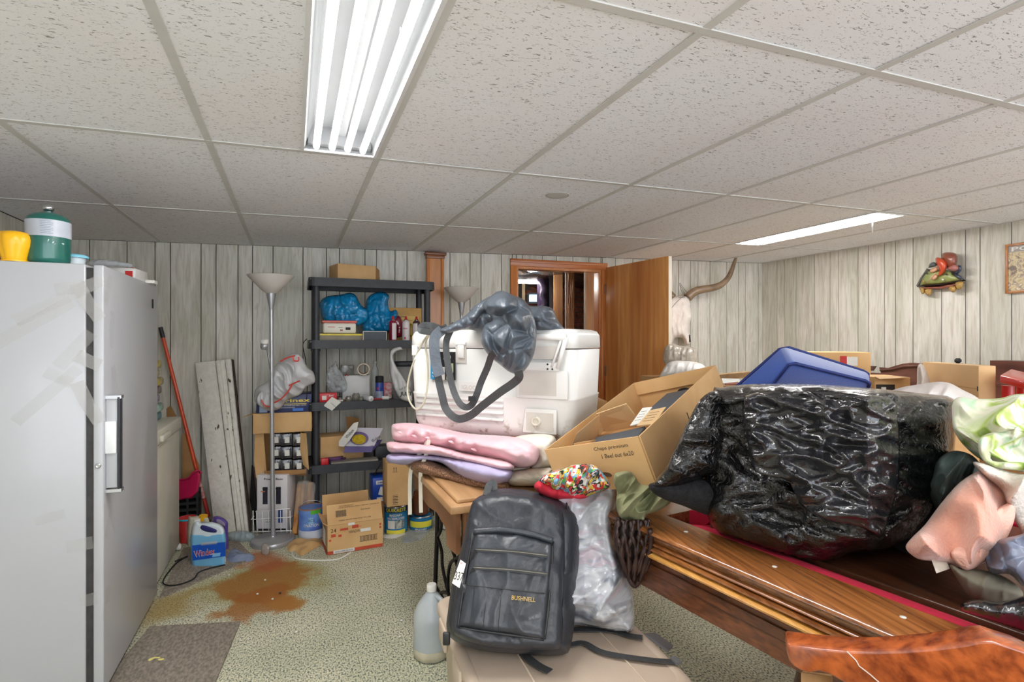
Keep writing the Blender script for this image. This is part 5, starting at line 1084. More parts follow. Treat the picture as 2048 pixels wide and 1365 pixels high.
# ================================================================ SEWING TABLE, CUSHIONS, COOLER
M_oak = wood('worn_oak', s2l(186, 146, 102), s2l(138, 98, 62), (14, 1.6, 14), .5, .1); M_oakd = wood('worn_oak_edge', s2l(158, 112, 76), s2l(112, 72, 46), (14, 2, 3), .6, 0)
M_iron = mat('cast_iron', s2l(34, 30, 28), .5, .4, var=.2, scale=20)
t = thing('sewing_table', 'old oak treadle sewing table with black cast-iron legs', 'table', (.95, 2.2, 0))
TX0, TX1, TY0, TY1 = .505, 1.16, 1.83, 2.66; TZ = .775
obj('tabletop', MB().box2((TX0, TY0, TZ - .028), (TX1, TY1, TZ)), M_oak, t, bevel=.004); obj('leaf', MB().box2((TX0 + .03, TY0 + .03, TZ + .0005), (TX1 - .03, TY1 - .02, TZ + .016)), M_oak, t, bevel=.004)
sc_pts = []
yy = np.linspace(TY1 - .04, TY0 + .06, 30)
for q_ in yy: sc_pts.append((TX0 + .035, q_, TZ - .12 - .02 * abs(math.sin((q_ - TY0) * 9)) - (.06 if q_ < TY0 + .2 else 0)))
obj('skirt', MB().prism([(TX0 + .035, TY1 - .04, TZ - .03)] + sc_pts + [(TX0 + .035, TY0 + .06, TZ - .03)], (.018, 0, 0)), M_oakd, t)
dw = obj('drawer', MB().box2((TX0 + .06, TY0 + .03, TZ - .16), (TX0 + .42, TY0 + .08, TZ - .03)), M_oakd, t, bevel=.004); obj('knob', MB().lathe([(.008, 0), (.008, .012), (.018, .022), (.016, .034), (.002, .037)], (TX0 + .2, TY0 + .03, TZ - .1), 16, (0, -1, 0)), M_oakd, dw)
def side_frame(x):
    g = MB(); y0, y1 = 1.98, 2.62; zt_ = TZ - .035; ym = (y0 + y1) / 2
    def tb_(pts, rr=.008): g.tube([Vector((x, p[0], p[1])) for p in cr(pts, 6)], rr, 8)
    fr0 = obj('iron_frame', MB().tube([Vector((x, p[0], p[1])) for p in cr([(y1, zt_), (y1, .55), (y1 + .005, .42), (y1 + .03, .24), (y1 + .05, .10), (y1 + .06, .02)], 6)], .011, 8).tube([Vector((x, p[0], p[1])) for p in cr([(y0, zt_), (y0, .55), (y0 - .005, .42), (y0 - .03, .24), (y0 - .05, .10), (y0 - .06, .02)], 6)], .011, 8).tube([(x, y0, zt_), (x, y1, zt_)], .012, 8).tube([(x, y0 - .04, .13), (x, y1 + .04, .13)], .01, 8), M_iron, t)
    for s_ in (-1, 1):
        Y_ = lambda q_: ym + s_ * q_
        tb_([(Y_(.32), .70), (Y_(.25), .62), (Y_(.17), .58), (Y_(.09), .62), (Y_(.02), .70)])
        tb_([(Y_(.17), .58), (Y_(.24), .52), (Y_(.25), .45), (Y_(.32), .39)]); tb_([(Y_(.17), .58), (Y_(.10), .52), (Y_(.08), .45), (Y_(.0), .40)])
        tb_([(Y_(.32), .39), (Y_(.24), .35), (Y_(.22), .28), (Y_(.12), .2)]); tb_([(Y_(0), .40), (Y_(.08), .35), (Y_(.12), .28), (Y_(.12), .2)])
        tb_([(Y_(.12), .2), (Y_(.2), .17), (Y_(.28), .13)]); tb_([(Y_(.12), .2), (Y_(.04), .17), (Y_(0), .13)])
    obj('iron_scrollwork', g, M_iron, t)
side_frame(.655); side_frame(1.06)
g = MB().lathe([(.165, -.008), (.18, -.012), (.18, .012), (.165, .008)], (.72, 2.25, .30), 40, (1, 0, 0), cap=False)
for k in range(5): a = 2 * PI * k / 5; g.tube([(.72, 2.25, .30), (.72, 2.25 + .17 * math.cos(a), .30 + .17 * math.sin(a))], .008, 6)
obj('flywheel', g, M_iron, t)
g = MB(); 
for k in range(7): g.box((.83, 2.14 + k * .045, .12), (.38, .018, .012))
for k in (-.18, 0, .18): g.box((.83 + k, 2.275, .12), (.016, .32, .014))
obj('treadle', g, M_iron, t)
M_pink = mat('pink_cushion', s2l(228, 186, 194), .85, var=.08, scale=6, bump=.15, bscale=80, sheen=.2, col2=s2l(216, 168, 178)); M_cream = mat('cream_cushion', s2l(226, 220, 206), .85, var=.05, scale=6, bump=.2, bscale=90)
M_lil = mat('lilac_cushion', s2l(176, 168, 202), .85, var=.08, scale=6, bump=.15, bscale=80); M_stripe = mat('striped_cream', s2l(216, 208, 188), .85, var=.12, scale=30, stretch=(1, 1, 3), bump=.3, bscale=40)
bl = puff('folded_blanket', [(822, 918), (850, 916), (900, 935), (960, 945), (1010, 955), (1022, 985), (990, 992), (945, 995), (900, 975), (850, 958), (818, 942)], 2.30, .16, mat('tweed_blanket', s2l(160, 124, 96), .95, var=.3, scale=160, col2=s2l(100, 66, 50), bump=.5, bscale=200), gx=-.16, cells=50, amp=.01, fr=6, back=1.2, zmin=0.792)
tag(bl, 'folded brown tweed blanket at the bottom of the cushion pile', 'blanket')
tag(puff('lilac_cushion', [(772, 918), (782, 908), (830, 908), (900, 915), (960, 922), (1020, 938), (1022, 960), (1000, 972), (960, 970), (920, 955), (885, 928), (850, 922), (812, 930), (784, 930)], 2.28, .17, M_lil, gx=-.16, cells=60, back=1.2, amp=.03, fr=9, zmin=0.8), 'lilac seat cushion over the tweed blanket', 'cushion')
tag(puff('striped_cushion', [(1015, 945), (1100, 935), (1106, 948), (1103, 966), (1060, 975), (1012, 972)], 2.10, .12, M_stripe, gx=-.1, cells=40, back=1.5, zmin=0.8), 'cream cushion with grey stripes, lowest at the right of the pile', 'cushion')
lc = puff('pink_cushion', [(773, 892), (780, 884), (830, 886), (880, 892), (930, 906), (1010, 920), (1030, 936), (1010, 944), (975, 940), (930, 928), (880, 915), (820, 910), (782, 906)], 2.34, .2, M_pink, gx=-.17, cells=80, back=1.3, amp=.03, fr=9, ang=.15, aniso=.5); tag(lc, 'lower pink tufted cushion in the pile under the cooler', 'cushion')
uc = puff('pink_cushion', [(783, 858), (790, 848), (830, 847), (880, 856), (940, 868), (1040, 876), (1078, 898), (1070, 930), (1035, 936), (1000, 925), (940, 910), (890, 900), (830, 892), (790, 882)], 2.34, .22, M_pink, gx=-.17, cells=80, back=1.3, amp=.03, fr=9, ang=.15, aniso=.5, shape=lambda x, y: -.05 * sum(math.exp(-((x - tx) ** 2 + (y - ty) ** 2) / 90) for tx, ty in ((800, 866), (829, 873), (856, 877), (903, 885), (948, 900)))); tag(uc, 'upper pink tufted cushion directly under the cooler', 'cushion')
tag(puff('cream_cushion', [(985, 895), (1040, 872), (1100, 870), (1114, 890), (1112, 935), (1060, 940), (1070, 918), (1020, 918)], 2.16, .12, M_cream, gx=-.1, cells=40, back=1.6, zmin=0.8), 'cream cushion end showing right of the pink ones', 'cushion')
for o_, pts in ((uc, ((800, 866), (829, 873), (856, 877), (903, 885), (948, 900))), (lc, ((786, 902), (845, 898), (906, 912), (965, 927)))):
    for (x, y) in pts: p = W(x, y, 2.34 - .17 * (x - 930) / 100 - .21); obj('tuft', MB().tube([p - CR * .012 + UP * .004, p + UP * .001, p + CR * .01 - UP * .006], [.002, .006, .002], 6), M_pink, o_)
ds = 2.30
for pts, lab in (([(856, 880, ds), (850, 893, ds), (826, 930, ds + .05), (820, 960, ds + .1), (820, 1030, ds + .1)], 'left of two long white ties hanging from the pink cushion'), ([(858, 880, ds - .02), (852, 910, ds - .02), (842, 940, ds), (841, 975, ds + .05), (842, 1026, ds + .05)], 'right of two long white ties hanging from the pink cushion')):
    tag(obj('cushion_tie', MB().ribbon(W3(pts, 6), .016, .002), M_cream), lab, 'tie')

# the cooler: a rounded box whose long face looks at us
t = thing('cooler', 'big white ice chest on the cushions with a grey bag over it', 'cooler', Vector((.9, 2.4, .95)))
L_ = W(815, 850, 2.62); R__ = W(1152, 875, 2.26); L_.z = R__.z = 0; uu = (R__ - L_).normalized(); vv = Vector((-uu.y, uu.x, 0)); Lw = (R__ - L_).length; Dp = .40
M_cool = mat('cooler_white', s2l(236, 235, 232), .4, var=.03, scale=6, coat=.1)
n_, l_ = nt(M_cool); b_ = n_['Principled BSDF']; tc_ = n_.new('ShaderNodeTexCoord'); sp = n_.new('ShaderNodeSeparateXYZ'); l_.new(tc_.outputs['Object'], sp.inputs[0])
nz_ = n_.new('ShaderNodeTexNoise'); nz_.inputs['Scale'].default_value = 26; nz_.inputs['Detail'].default_value = 6; l_.new(tc_.outputs['Object'], nz_.inputs[0])
mr = n_.new('ShaderNodeMapRange'); mr.inputs['From Min'].default_value = .11; mr.inputs['From Max'].default_value = 0.0; l_.new(sp.outputs['Z'], mr.inputs[0])
ml = n_.new('ShaderNodeMath'); ml.operation = 'MULTIPLY'; rr_ = ramp(n_, [(.55, (0, 0, 0)), (.68, (1, 1, 1))]); l_.new(nz_.outputs[0], rr_.inputs[0]); l_.new(rr_.outputs[0], ml.inputs[0]); l_.new(mr.outputs[0], ml.inputs[1])
src = b_.inputs['Base Color'].links[0].from_socket; l_.new(mixn(n_, l_, ml.outputs[0], src, s2l(150, 128, 104)), b_.inputs['Base Color'])
z0, z1 = .925, 1.385
def ring(z, ins, rr, n=8):
    pts = []
    for (cx_, cy_, a0) in ((Lw - ins - rr, ins + rr, -90), (Lw - ins - rr, Dp - ins - rr, 0), (ins + rr, Dp - ins - rr, 90), (ins + rr, ins + rr, 180)):
        for k in range(n): a = R(a0 + 90 * k / (n - 1)); pts.append(L_ + uu * (cx_ + rr * math.cos(a)) + vv * (cy_ + rr * math.sin(a)) + UP * z)
    return pts
def loft(rings, cap=True):
    g = MB(); n = len(rings[0]); vs = [p for r_ in rings for p in r_]; g.add(vs, [(j * n + a, j * n + (a + 1) % n, (j + 1) * n + (a + 1) % n, (j + 1) * n + a) for j in range(len(rings) - 1) for a in range(n)], True)
    if cap: g.add(rings[0], [tuple(reversed(range(n)))]); g.add(rings[-1], [tuple(range(n))])
    return g
WL[t.name] = L_ + UP * z0; t.location = WL[t.name]
seam = 1.318; mid = 1.105
body = loft([ring(z0, .05, .05), ring(z0 + .015, .028, .05), ring(z0 + .05, .016, .05), ring(mid - .006, .006, .05), ring(mid, .004, .05), ring(mid + .004, .009, .05), ring(seam - .006, .002, .05), ring(seam - .004, .006, .05)])
bd = obj('body', body, M_cool, t); lid = obj('lid', loft([ring(seam, .004, .05), ring(seam + .002, 0, .05), ring(1.375, .002, .05), ring(1.395, .012, .05), ring(1.402, .035, .05)]), M_cool, t)
fp = lambda a, z, off=0.0: L_ + uu * (a * Lw) - vv * (off - .006) + UP * z
for z in (mid - .02, mid - .045, mid - .075, mid - .105): obj('rib', MB().tube([fp(.06, z - .0), fp(.6, z)], .0075, 8), M_cool, bd)
q0 = fp(.755, 1.01); g = MB()
g.box(fp(.80, 1.0, .0), (.17, .012, .11), uu, vv)
fr_pl = obj('drain_recess', loft([[fp(.715, .955, o_), fp(.90, .955, o_), fp(.90, 1.06, o_), fp(.73, 1.06, o_)] for o_ in (.004, .010)]), M_cool, bd, bevel=.003)
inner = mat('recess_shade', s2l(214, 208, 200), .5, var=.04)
obj('recess_panel', MB().box(fp(.81, 1.005, .0095), (.125, .003, .078), uu, vv), inner, bd)
dr = obj('drain_plug', MB().lathe([(.02, 0), (.02, .02), (.013, .02), (.012, .008)], fp(.795, 1.008, .008), 20, -vv).tube([fp(.795, .995, .02), fp(.79, .98, .02)], .004, 6), M_cream, bd)
# handle and recess at the right
obj('handle_recess', MB().box(fp(.82, 1.165, .008), (.235, .006, .12), uu, vv), M_cool, bd, bevel=.002)
obj('recess_panel', MB().box(fp(.80, 1.168, .0115), (.17, .003, .10), uu, vv), inner, bd)
hn = obj('swing_handle', MB().tube([fp(.735, 1.372, .022), fp(.955, 1.366, .022)], .015, 10).tube([fp(.955, 1.366, .022), fp(.915, 1.236, .026)], .010, 8).tube([fp(.93, 1.355, .02), fp(.88, 1.24, .022)], .006, 8), M_cool, t)
obj('handle_plate', MB().box(fp(.80, 1.242, .016), (.20, .014, .036), uu, vv), M_cool, t, bevel=.003)
obj('handle_inner', MB().box(fp(.82, 1.30, .009), (.17, .006, .055), uu, vv), inner, t)
for a in (.73, .86): obj('screw', MB().lathe([(.004, 0), (.004, .003)], fp(a, 1.252, .024), 8, -vv), M_dark, t)
for a in (.73, .86, .885): obj('screw', MB().lathe([(.004, 0), (.004, .003)], fp(a, 1.232, .024), 8, -vv), M_dark, t)
la = obj('latch', MB().box(fp(.355, 1.338, .012), (.052, .014, .014), uu, vv), M_cool, t, bevel=.003); obj('latch', MB().box(fp(.355, 1.302, .012), (.034, .014, .06), uu, vv), M_cool, t, bevel=.004)
obj('latch_recess', MB().box(fp(.35, 1.29, .006), (.055, .004, .08), uu, vv), inner, t)
obj('latch', MB().box(fp(.055, 1.305, .012), (.03, .012, .05), uu, vv), M_cool, t, bevel=.004)
obj('logo_plate', MB().box(fp(.405, 1.145, .0115), (.105, .003, .042), uu, vv), M_cool, t); text('IGLOO', fp(.405, 1.14, .014), uu, UP, .020, inner, t, .075, bold=True)
lb_ = obj('sticker', MB().box(fp(.245, 1.235, .0105), (.125, .0015, .13), uu, vv), M_dark, t)
obj('sticker', MB().box(fp(.185, 1.215, .012), (.042, .0015, .085), uu, vv), mat('sticker_cyan', s2l(40, 150, 206), .4), t); obj('sticker', MB().box(fp(.285, 1.21, .012), (.036, .0015, .075), uu, vv), mat('sticker_green', s2l(206, 214, 176), .4), t)
obj('sticker', MB().box(fp(.235, 1.2, .012), (.03, .0015, .06), uu, vv), M_paper, t)
text('5', fp(.185, 1.215, .014), uu, UP, .036, M_paper, t, bold=True); text('12', fp(.285, 1.228, .014), uu, UP, .02, M_dark, t, bold=True); text('100', fp(.268, 1.275, .012), uu, UP, .022, M_paper, t, bold=True); text('DAY', fp(.185, 1.185, .014), uu, UP, .008, M_paper, t)
for k in range(6): obj('barcode_bar', MB().box(fp(.29 + k * .004, 1.195, .0135), (.0018, .001, .02), uu, vv), M_dark, t)
tag(obj('extension_cord', MB().tube(W3([(880, 660, 2.42), (858, 668, 2.46), (838, 700, 2.50), (822, 740, 2.53), (815, 775, 2.54), (818, 800, 2.53), (830, 818, 2.51), (842, 815, 2.50), (851, 795, 2.49), (856, 760, 2.49), (855, 720, 2.49), (851, 690, 2.48), (858, 672, 2.46), (875, 664, 2.42)], 6), .0042, 8), mat('cord_cream', s2l(206, 200, 176), .5)), 'cream extension cord looped down the left end of the cooler', 'cord')
d_ = 2.46; tgp = patch('paper_tag', [(840, 700, d_), (846, 703, d_), (839, 718, d_), (828, 720, d_), (829, 716, d_)], M_paper); tag(tgp, 'small white paper tag on the left end of the cooler', 'tag')
# black nylon bag over the cooler
M_nyl = mat('grey_nylon', s2l(84, 92, 102), .38, var=.12, scale=7, coat=.05, bump=.25, bscale=60); M_strap = mat('black_webbing', s2l(66, 68, 70), .6, var=.12, scale=120)
t = thing('duffel_bag', 'charcoal nylon duffel bag slumped over the cooler lid', 'bag', W(1010, 740, 2.2))
puff('back_part', [(925, 650), (940, 625), (975, 605), (1010, 590), (1045, 598), (1060, 612), (1085, 612), (1105, 618), (1115, 640), (1129, 662), (1100, 663), (1060, 660), (1000, 662), (950, 662)], 2.38, .10, M_nyl, parent=t, crease=.05, cfr=13, amp=.03, fr=8, cells=60, back=1.0, seed=3)
puff('front_part', [(965, 612), (985, 590), (1002, 582), (1025, 590), (1050, 606), (1066, 630), (1073, 660), (1070, 700), (1058, 730), (1040, 748), (1020, 745), (1000, 730), (978, 712), (964, 690), (962, 672), (970, 650), (985, 640)], 2.22, .13, M_nyl, parent=t, crease=.07, cfr=12, amp=.03, fr=8, cells=80, back=.4, seed=9)
puff('tube_fold', [(880, 660), (900, 650), (930, 632), (950, 612), (970, 598), (985, 592), (990, 602), (975, 618), (955, 640), (940, 655), (915, 662), (890, 668)], 2.32, .05, M_nyl, parent=t, crease=.02, cfr=20, cells=50, back=1.0)
for pts, wd in (([(895, 655, 2.36), (878, 665, 2.37), (868, 680, 2.36), (868, 710, 2.36), (874, 745, 2.37), (884, 790, 2.37), (893, 820, 2.37), (915, 838, 2.34), (940, 832, 2.3), (965, 812, 2.25), (1000, 785, 2.18), (1025, 768, 2.14), (1038, 755, 2.1), (1036, 742, 2.08)], .033),
                ([(910, 648, 2.34), (898, 668, 2.35), (892, 690, 2.35), (896, 730, 2.35), (905, 775, 2.35), (918, 805, 2.33), (932, 815, 2.31), (945, 808, 2.29), (955, 785, 2.27), (962, 765, 2.26), (975, 735, 2.22), (983, 712, 2.16), (990, 706, 2.1)], .028),
                ([(893, 657, 2.36), (875, 665, 2.38), (855, 664, 2.40), (841, 661, 2.42), (846, 651, 2.45), (865, 652, 2.46), (880, 658, 2.42)], .028)):
    obj('strap', MB().ribbon(W3(pts, 6), wd, .003), M_strap, t)
obj('strap_pad', MB().ribbon(W3([(884, 660, 2.345), (870, 675, 2.345), (869, 700, 2.345), (873, 730, 2.35), (880, 752, 2.35)], 6), .045, .012), M_nyl, t)
obj('buckle', MB().box(W(944, 768 + 30, 2.28), (.03, .01, .02), CR, CF), M_blackm, t)
# ================================================================ BEIGE TOTE, JUG, BACKPACK, BAG OF CLOTHES
M_tote = mat('tote_beige', s2l(196, 178, 160), .5, var=.04, scale=6, bump=.06, bscale=200)
t = thing('storage_tote', 'beige plastic storage tote with a flat lid under the black backpack', 'tote', (.71, 1.5, 0))
a0 = R(-4); tu = Vector((math.cos(a0), math.sin(a0), 0)); tv = Vector((-tu.y, tu.x, 0)); TC = Vector((.725, 1.51, 0))
def tring(z, hx, hy, rr=.05, n=7):
    pts = []
    for sx, sy, b0 in ((1, -1, -90), (1, 1, 0), (-1, 1, 90), (-1, -1, 180)):
        for k in range(n): a = R(b0 + 90 * k / (n - 1)); pts.append(TC + tu * (sx * (hx - rr) + rr * math.cos(a)) + tv * (sy * (hy - rr) + rr * math.sin(a)) + UP * z)
    return pts
obj('bin', loft([tring(.003, .24, .30), tring(.02, .25, .31), tring(.385, .268, .335), tring(.39, .275, .342), tring(.405, .275, .342)]), M_tote, t)
ld_ = obj('lid', loft([tring(.40, .28, .347), tring(.415, .288, .355), tring(.44, .288, .355), tring(.449, .280, .347), tring(.450, .262, .329), tring(.446, .256, .323)]), M_tote, t)
for s_ in (-.12, .16): obj('lid_groove', MB().tube([TC + tu * s_ + tv * -.31 + UP * .447, TC + tu * s_ + tv * .31 + UP * .447], .003, 6), M_tote, ld_)
for q_ in (-.22, -.02, .2): obj('clasp', MB().box(TC - tu * .288 + tv * q_ + UP * .395, (.014, .10, .07), tu, tv), M_tote, t, bevel=.006)
obj('clasp', MB().box(TC - tu * .22 + tv * .355 + UP * .41, (.09, .02, .05), tu, tv), M_tote, t, bevel=.006)
# jug of cloudy water
jc = atZ(858, 1332, 0) + CF * .075; jc.z = 0
t = thing('milk_jug', 'cloudy translucent gallon jug with a white cap on the carpet', 'jug', jc)
M_hd = mat('milky_hdpe', s2l(206, 212, 212), .35, trans=.25, var=.08, scale=5, col2=s2l(186, 194, 200))
prof = [(.058, 0), (.072, .006), (.078, .03), (.078, .06), (.0765, .12), (.078, .165), (.074, .19), (.058, .225), (.036, .255), (.022, .272), (.0185, .276), (.0185, .284)]
obj('bottle', MB().lathe(prof, jc, 28), M_hd, t)
obj('sediment', MB().lathe([(.0565, .002), (.0725, .008), (.0788, .03), (.0788, .05)], jc, 28, cap=False), mat('sediment', s2l(206, 198, 176), .5, var=.1, scale=30), t)
hd_ = (CR * .8 - CF * .6).normalized()
obj('handle', MB().tube([jc + hd_ * r_ + UP * z for r_, z in ((.026, .262), (.055, .255), (.074, .225), (.082, .19), (.079, .16))], .011, 10), M_hd, t)
obj('cap', MB().lathe([(.021, .278), (.0215, .302), (.019, .306)], jc, 20), M_paper, t)
# backpack
M_bp = mat('backpack_nylon', s2l(44, 47, 54), .42, var=.12, scale=8, bump=.35, bscale=35); M_bp2 = mat('backpack_pocket', s2l(52, 56, 63), .4, var=.15, scale=7, bump=.45, bscale=28); M_pipe = mat('black_piping', s2l(34, 34, 36), .5)
t = thing('backpack', 'black nylon backpack with gold lettering and two zips standing on the tote', 'backpack', W(1030, 1300, 1.6))
ol = [(974, 987), (995, 978), (1050, 980), (1101, 994), (1132, 1006), (1152, 1026), (1160, 1050), (1158, 1124), (1153, 1183), (1149, 1241), (1142, 1290), (1124, 1311), (1034, 1309), (956, 1301), (909, 1283), (893, 1259), (896, 1222), (905, 1163), (925, 1085), (938, 1026), (952, 998)]
GY = -.07
puff('main_body', ol, 1.665, .085, M_bp, parent=t, R_=.05, gy=GY, back=.9, cells=70, amp=.012, fr=7, ang=-.9, aniso=4, smooth_k=3, power=.5, zmin=.452)
def bd_(y, off=0.0): return 1.665 + GY * (y - 1150) / 100 - .085 - off
fo = [(942, 1012), (960, 996), (1000, 988), (1050, 990), (1100, 1003), (1122, 1020), (1130, 1050), (1130, 1120), (1127, 1200), (1124, 1285), (1108, 1300), (1034, 1299), (960, 1290), (915, 1274), (903, 1255), (906, 1222), (915, 1163), (930, 1085)]
puff('front_panel', fo, 1.58, .03, M_bp, parent=t, R_=.03, gy=GY, back=.6, cells=60, amp=.014, fr=8, ang=-.9, aniso=4, smooth_k=3, seed=4)
po = [(946, 1066), (955, 1060), (1000, 1061), (1058, 1069), (1103, 1081), (1107, 1090), (1100, 1180), (1091, 1276), (1085, 1281), (1000, 1268), (920, 1256), (915, 1250), (925, 1190), (938, 1120)]
pk_ = puff('front_pocket', po, 1.555, .032, M_bp2, parent=t, R_=.02, gy=GY, back=.5, cells=60, amp=.012, fr=9, ang=.3, aniso=2.5, smooth_k=2, seed=8)
pd = lambda y, off=0.0: 1.555 + GY * (y - 1168) / 100 - .043 - off
def tb(name, pts, r_, m, par, off=0.0): return obj(name, MB().tube([W(x, y, pd(y, off)) for x, y in [tuple(q_) for q_ in cr(pts, 5)]], r_, 8), m, par)
tb('piping', [(946, 1064), (1000, 1060), (1058, 1068), (1106, 1082)], .009, M_bp2, pk_, -.008); tb('piping', [(1106, 1084), (1100, 1180), (1089, 1279)], .004, M_pipe, pk_, -.02); tb('piping', [(1088, 1280), (1000, 1268), (918, 1256)], .004, M_pipe, pk_, -.02); tb('piping', [(916, 1254), (925, 1190), (946, 1068)], .004, M_pipe, pk_, -.02)
for a, b_ in (((951, 1100), (1095, 1112)), ((947, 1136), (1095, 1149))):
    mid_ = ((a[0] + b_[0]) / 2, (a[1] + b_[1]) / 2 - 2)
    zp = obj('zipper', MB().ribbon([W(x, y, pd(y, .002)) for x, y in [tuple(q_) for q_ in cr([a, mid_, b_], 5)]], .011, .004), M_pipe, t); tb('zip_teeth', [a, mid_, b_], .0018, mat('zip_grey', s2l(110, 106, 96), .4), zp, .006)
    obj('zip_pull', MB().ribbon([W(a[0], a[1] + 2, pd(a[1], .008)), W(a[0] - 6, a[1] + 14, pd(a[1], .006)), W(a[0] - 8, a[1] + 26, pd(a[1], .004))], .008, .002), M_pipe, zp)
tb('seam', [(933, 1171), (1000, 1178), (1090, 1188)], .0014, M_pipe, pk_, .002)
for x0, x1, yb_ in ((949, 940, 1256), (975, 966, 1261), (1004, 996, 1264)): tb('seam', [(x0, 1173), (x1, yb_)], .0009, M_pipe, pk_, .001)
imtext('BUSHNELL', 1047, 1198, pd(1198, .010), 9, mat('gold_thread', s2l(196, 164, 96), .5), pk_, 48, rot=-.10, bold=True)
for pts in ([(1133, 1006), (1140, 1060), (1139, 1140), (1134, 1220), (1128, 1300)], [(1126, 1012), (1131, 1060), (1130, 1140), (1126, 1220), (1122, 1296)]):
    obj('piping', MB().tube([W(x, y, bd_(y) + .02) for x, y in [tuple(q_) for q_ in cr(pts, 5)]], .0028, 6), M_pipe, t)
obj('piping', MB().tube([W(x, y, bd_(y) + .045) for x, y in [tuple(q_) for q_ in cr([(975, 1000), (1000, 988), (1050, 990), (1100, 1003), (1133, 1020)], 5)]], .0028, 6), M_pipe, t)
obj('carry_handle', MB().ribbon(W3([(972, 992, 1.74), (978, 972, 1.76), (987, 968, 1.77), (989, 985, 1.76)], 5), .022, .004), M_strap, t)
sz = .4555
for k, pts in enumerate(([(1120, 1262), (1146, 1260), (1219, 1261), (1259, 1272), (1285, 1276)], [(1120, 1290), (1143, 1290), (1168, 1287), (1208, 1306), (1293, 1320), (1352, 1325)], [(1045, 1308), (1075, 1331), (1100, 1344)])):
    P_ = [atZ(x, y, sz + .001 * k) for x, y in [tuple(q_) for q_ in cr(pts, 5)]]; obj('strap', MB().ribbon(P_, .026 if k != 1 else .022, .002, n=(0, 0, 1)), M_strap, t)
obj('strap_end', MB().box(atZ(1352, 1322, sz + .004), (.018, .03, .006), tu, tv), mat('grey_web', s2l(110, 110, 112), .6), t)
obj('strap_pad', MB().prism([atZ(1288, 1272, .43) + UP * .0, atZ(1308, 1270, .40), atZ(1345, 1296, .36), atZ(1335, 1306, .38)], (0.004, 0, .006)), mat('grey_web', (1, 1, 1)), t)
obj('side_buckle', MB().box(W(893, 1278, 1.50), (.02, .012, .035), CR, CF), M_pipe, t, bevel=.004)
tg = patch('number_tag', [(921, 1120, 1.49), (932, 1128, 1.49), (919, 1177, 1.46), (904, 1167, 1.46)], M_paper); tg.parent = t; tg.location = WL[tg.name] - WL[t.name]
imtext('337', 918, 1153, 1.458, 17, M_dark, t, 17, rot=-.22); imtext('*', 923, 1127, 1.48, 5, M_red, t)
# bag of clothes
def patchy(name, cols, scale, rough=.8, bump=.2, bscale=60, sharp=.02, alpha=1, stretch=(1, 1, 1), voro=False, coat=0, dist=.6):
    if name in MATS: return MATS[name]
    m = bpy.data.materials.new(name); m.use_nodes = True; MATS[name] = m; n, l = nt(m); b = n['Principled BSDF']; b.inputs['Roughness'].default_value = rough; b.inputs['Alpha'].default_value = alpha; b.inputs['Coat Weight'].default_value = coat
    tc = n.new('ShaderNodeTexCoord'); mp = n.new('ShaderNodeMapping'); mp.inputs['Scale'].default_value = stretch; l.new(tc.outputs['Object'], mp.inputs[0])
    if voro:
        nz0 = n.new('ShaderNodeTexNoise'); nz0.inputs['Scale'].default_value = scale * .7; l.new(mp.outputs[0], nz0.inputs[0])
        sc2 = n.new('ShaderNodeVectorMath'); sc2.operation = 'SCALE'; sc2.inputs['Scale'].default_value = .06; l.new(nz0.outputs['Color'], sc2.inputs[0]); ad = n.new('ShaderNodeVectorMath'); l.new(mp.outputs[0], ad.inputs[0]); l.new(sc2.outputs[0], ad.inputs[1])
        v_ = n.new('ShaderNodeTexVoronoi'); v_.inputs['Scale'].default_value = scale; l.new(ad.outputs[0], v_.inputs['Vector']); sp = n.new('ShaderNodeSeparateColor'); l.new(v_.outputs['Color'], sp.inputs[0]); src = sp.outputs[0]
    else:
        nz = n.new('ShaderNodeTexNoise'); nz.inputs['Scale'].default_value = scale; nz.inputs['Detail'].default_value = 3; nz.inputs['Distortion'].default_value = dist; l.new(mp.outputs[0], nz.inputs[0]); src = nz.outputs[0]
    k = len(cols); r_ = ramp(n, [((i / k) if voro else (.32 + .36 * i / max(1, k - 1)), c) for i, c in enumerate(cols)]); 
    if voro: r_.color_ramp.interpolation = 'CONSTANT'
    l.new(src, r_.inputs[0]); l.new(r_.outputs[0], b.inputs['Base Color'])
    nb = n.new('ShaderNodeTexNoise'); nb.inputs['Scale'].default_value = bscale; nb.inputs['Detail'].default_value = 4; l.new(mp.outputs[0], nb.inputs[0]); bp = n.new('ShaderNodeBump'); bp.inputs['Strength'].default_value = bump; bp.inputs['Distance'].default_value = .008; l.new(nb.outputs[0], bp.inputs['Height']); l.new(bp.outputs[0], b.inputs['Normal'])
    return m
M_wb = patchy('clothes_bag', [s2l(84, 88, 100), s2l(150, 154, 164), s2l(196, 198, 202), s2l(176, 180, 188), s2l(190, 176, 184), s2l(124, 156, 176)], 5, .2, .7, 20, coat=.5, stretch=(.7, .7, 3))
wbg = puff('clothes_bag', [(1075, 965), (1100, 945), (1150, 930), (1205, 926), (1226, 936), (1232, 965), (1236, 1010), (1230, 1050), (1242, 1110), (1262, 1170), (1268, 1215), (1266, 1262), (1240, 1266), (1180, 1254), (1120, 1250), (1095, 1240), (1090, 1100), (1080, 1010)], 1.81, .13, M_wb, gy=-.07, R_=.11, amp=.05, fr=8, ang=.25, aniso=3.5, cells=100, crease=.02, cfr=14, seed=6, zmin=.452)
tag(wbg, 'tall white plastic bag stuffed with clothes standing on the tote', 'bag')
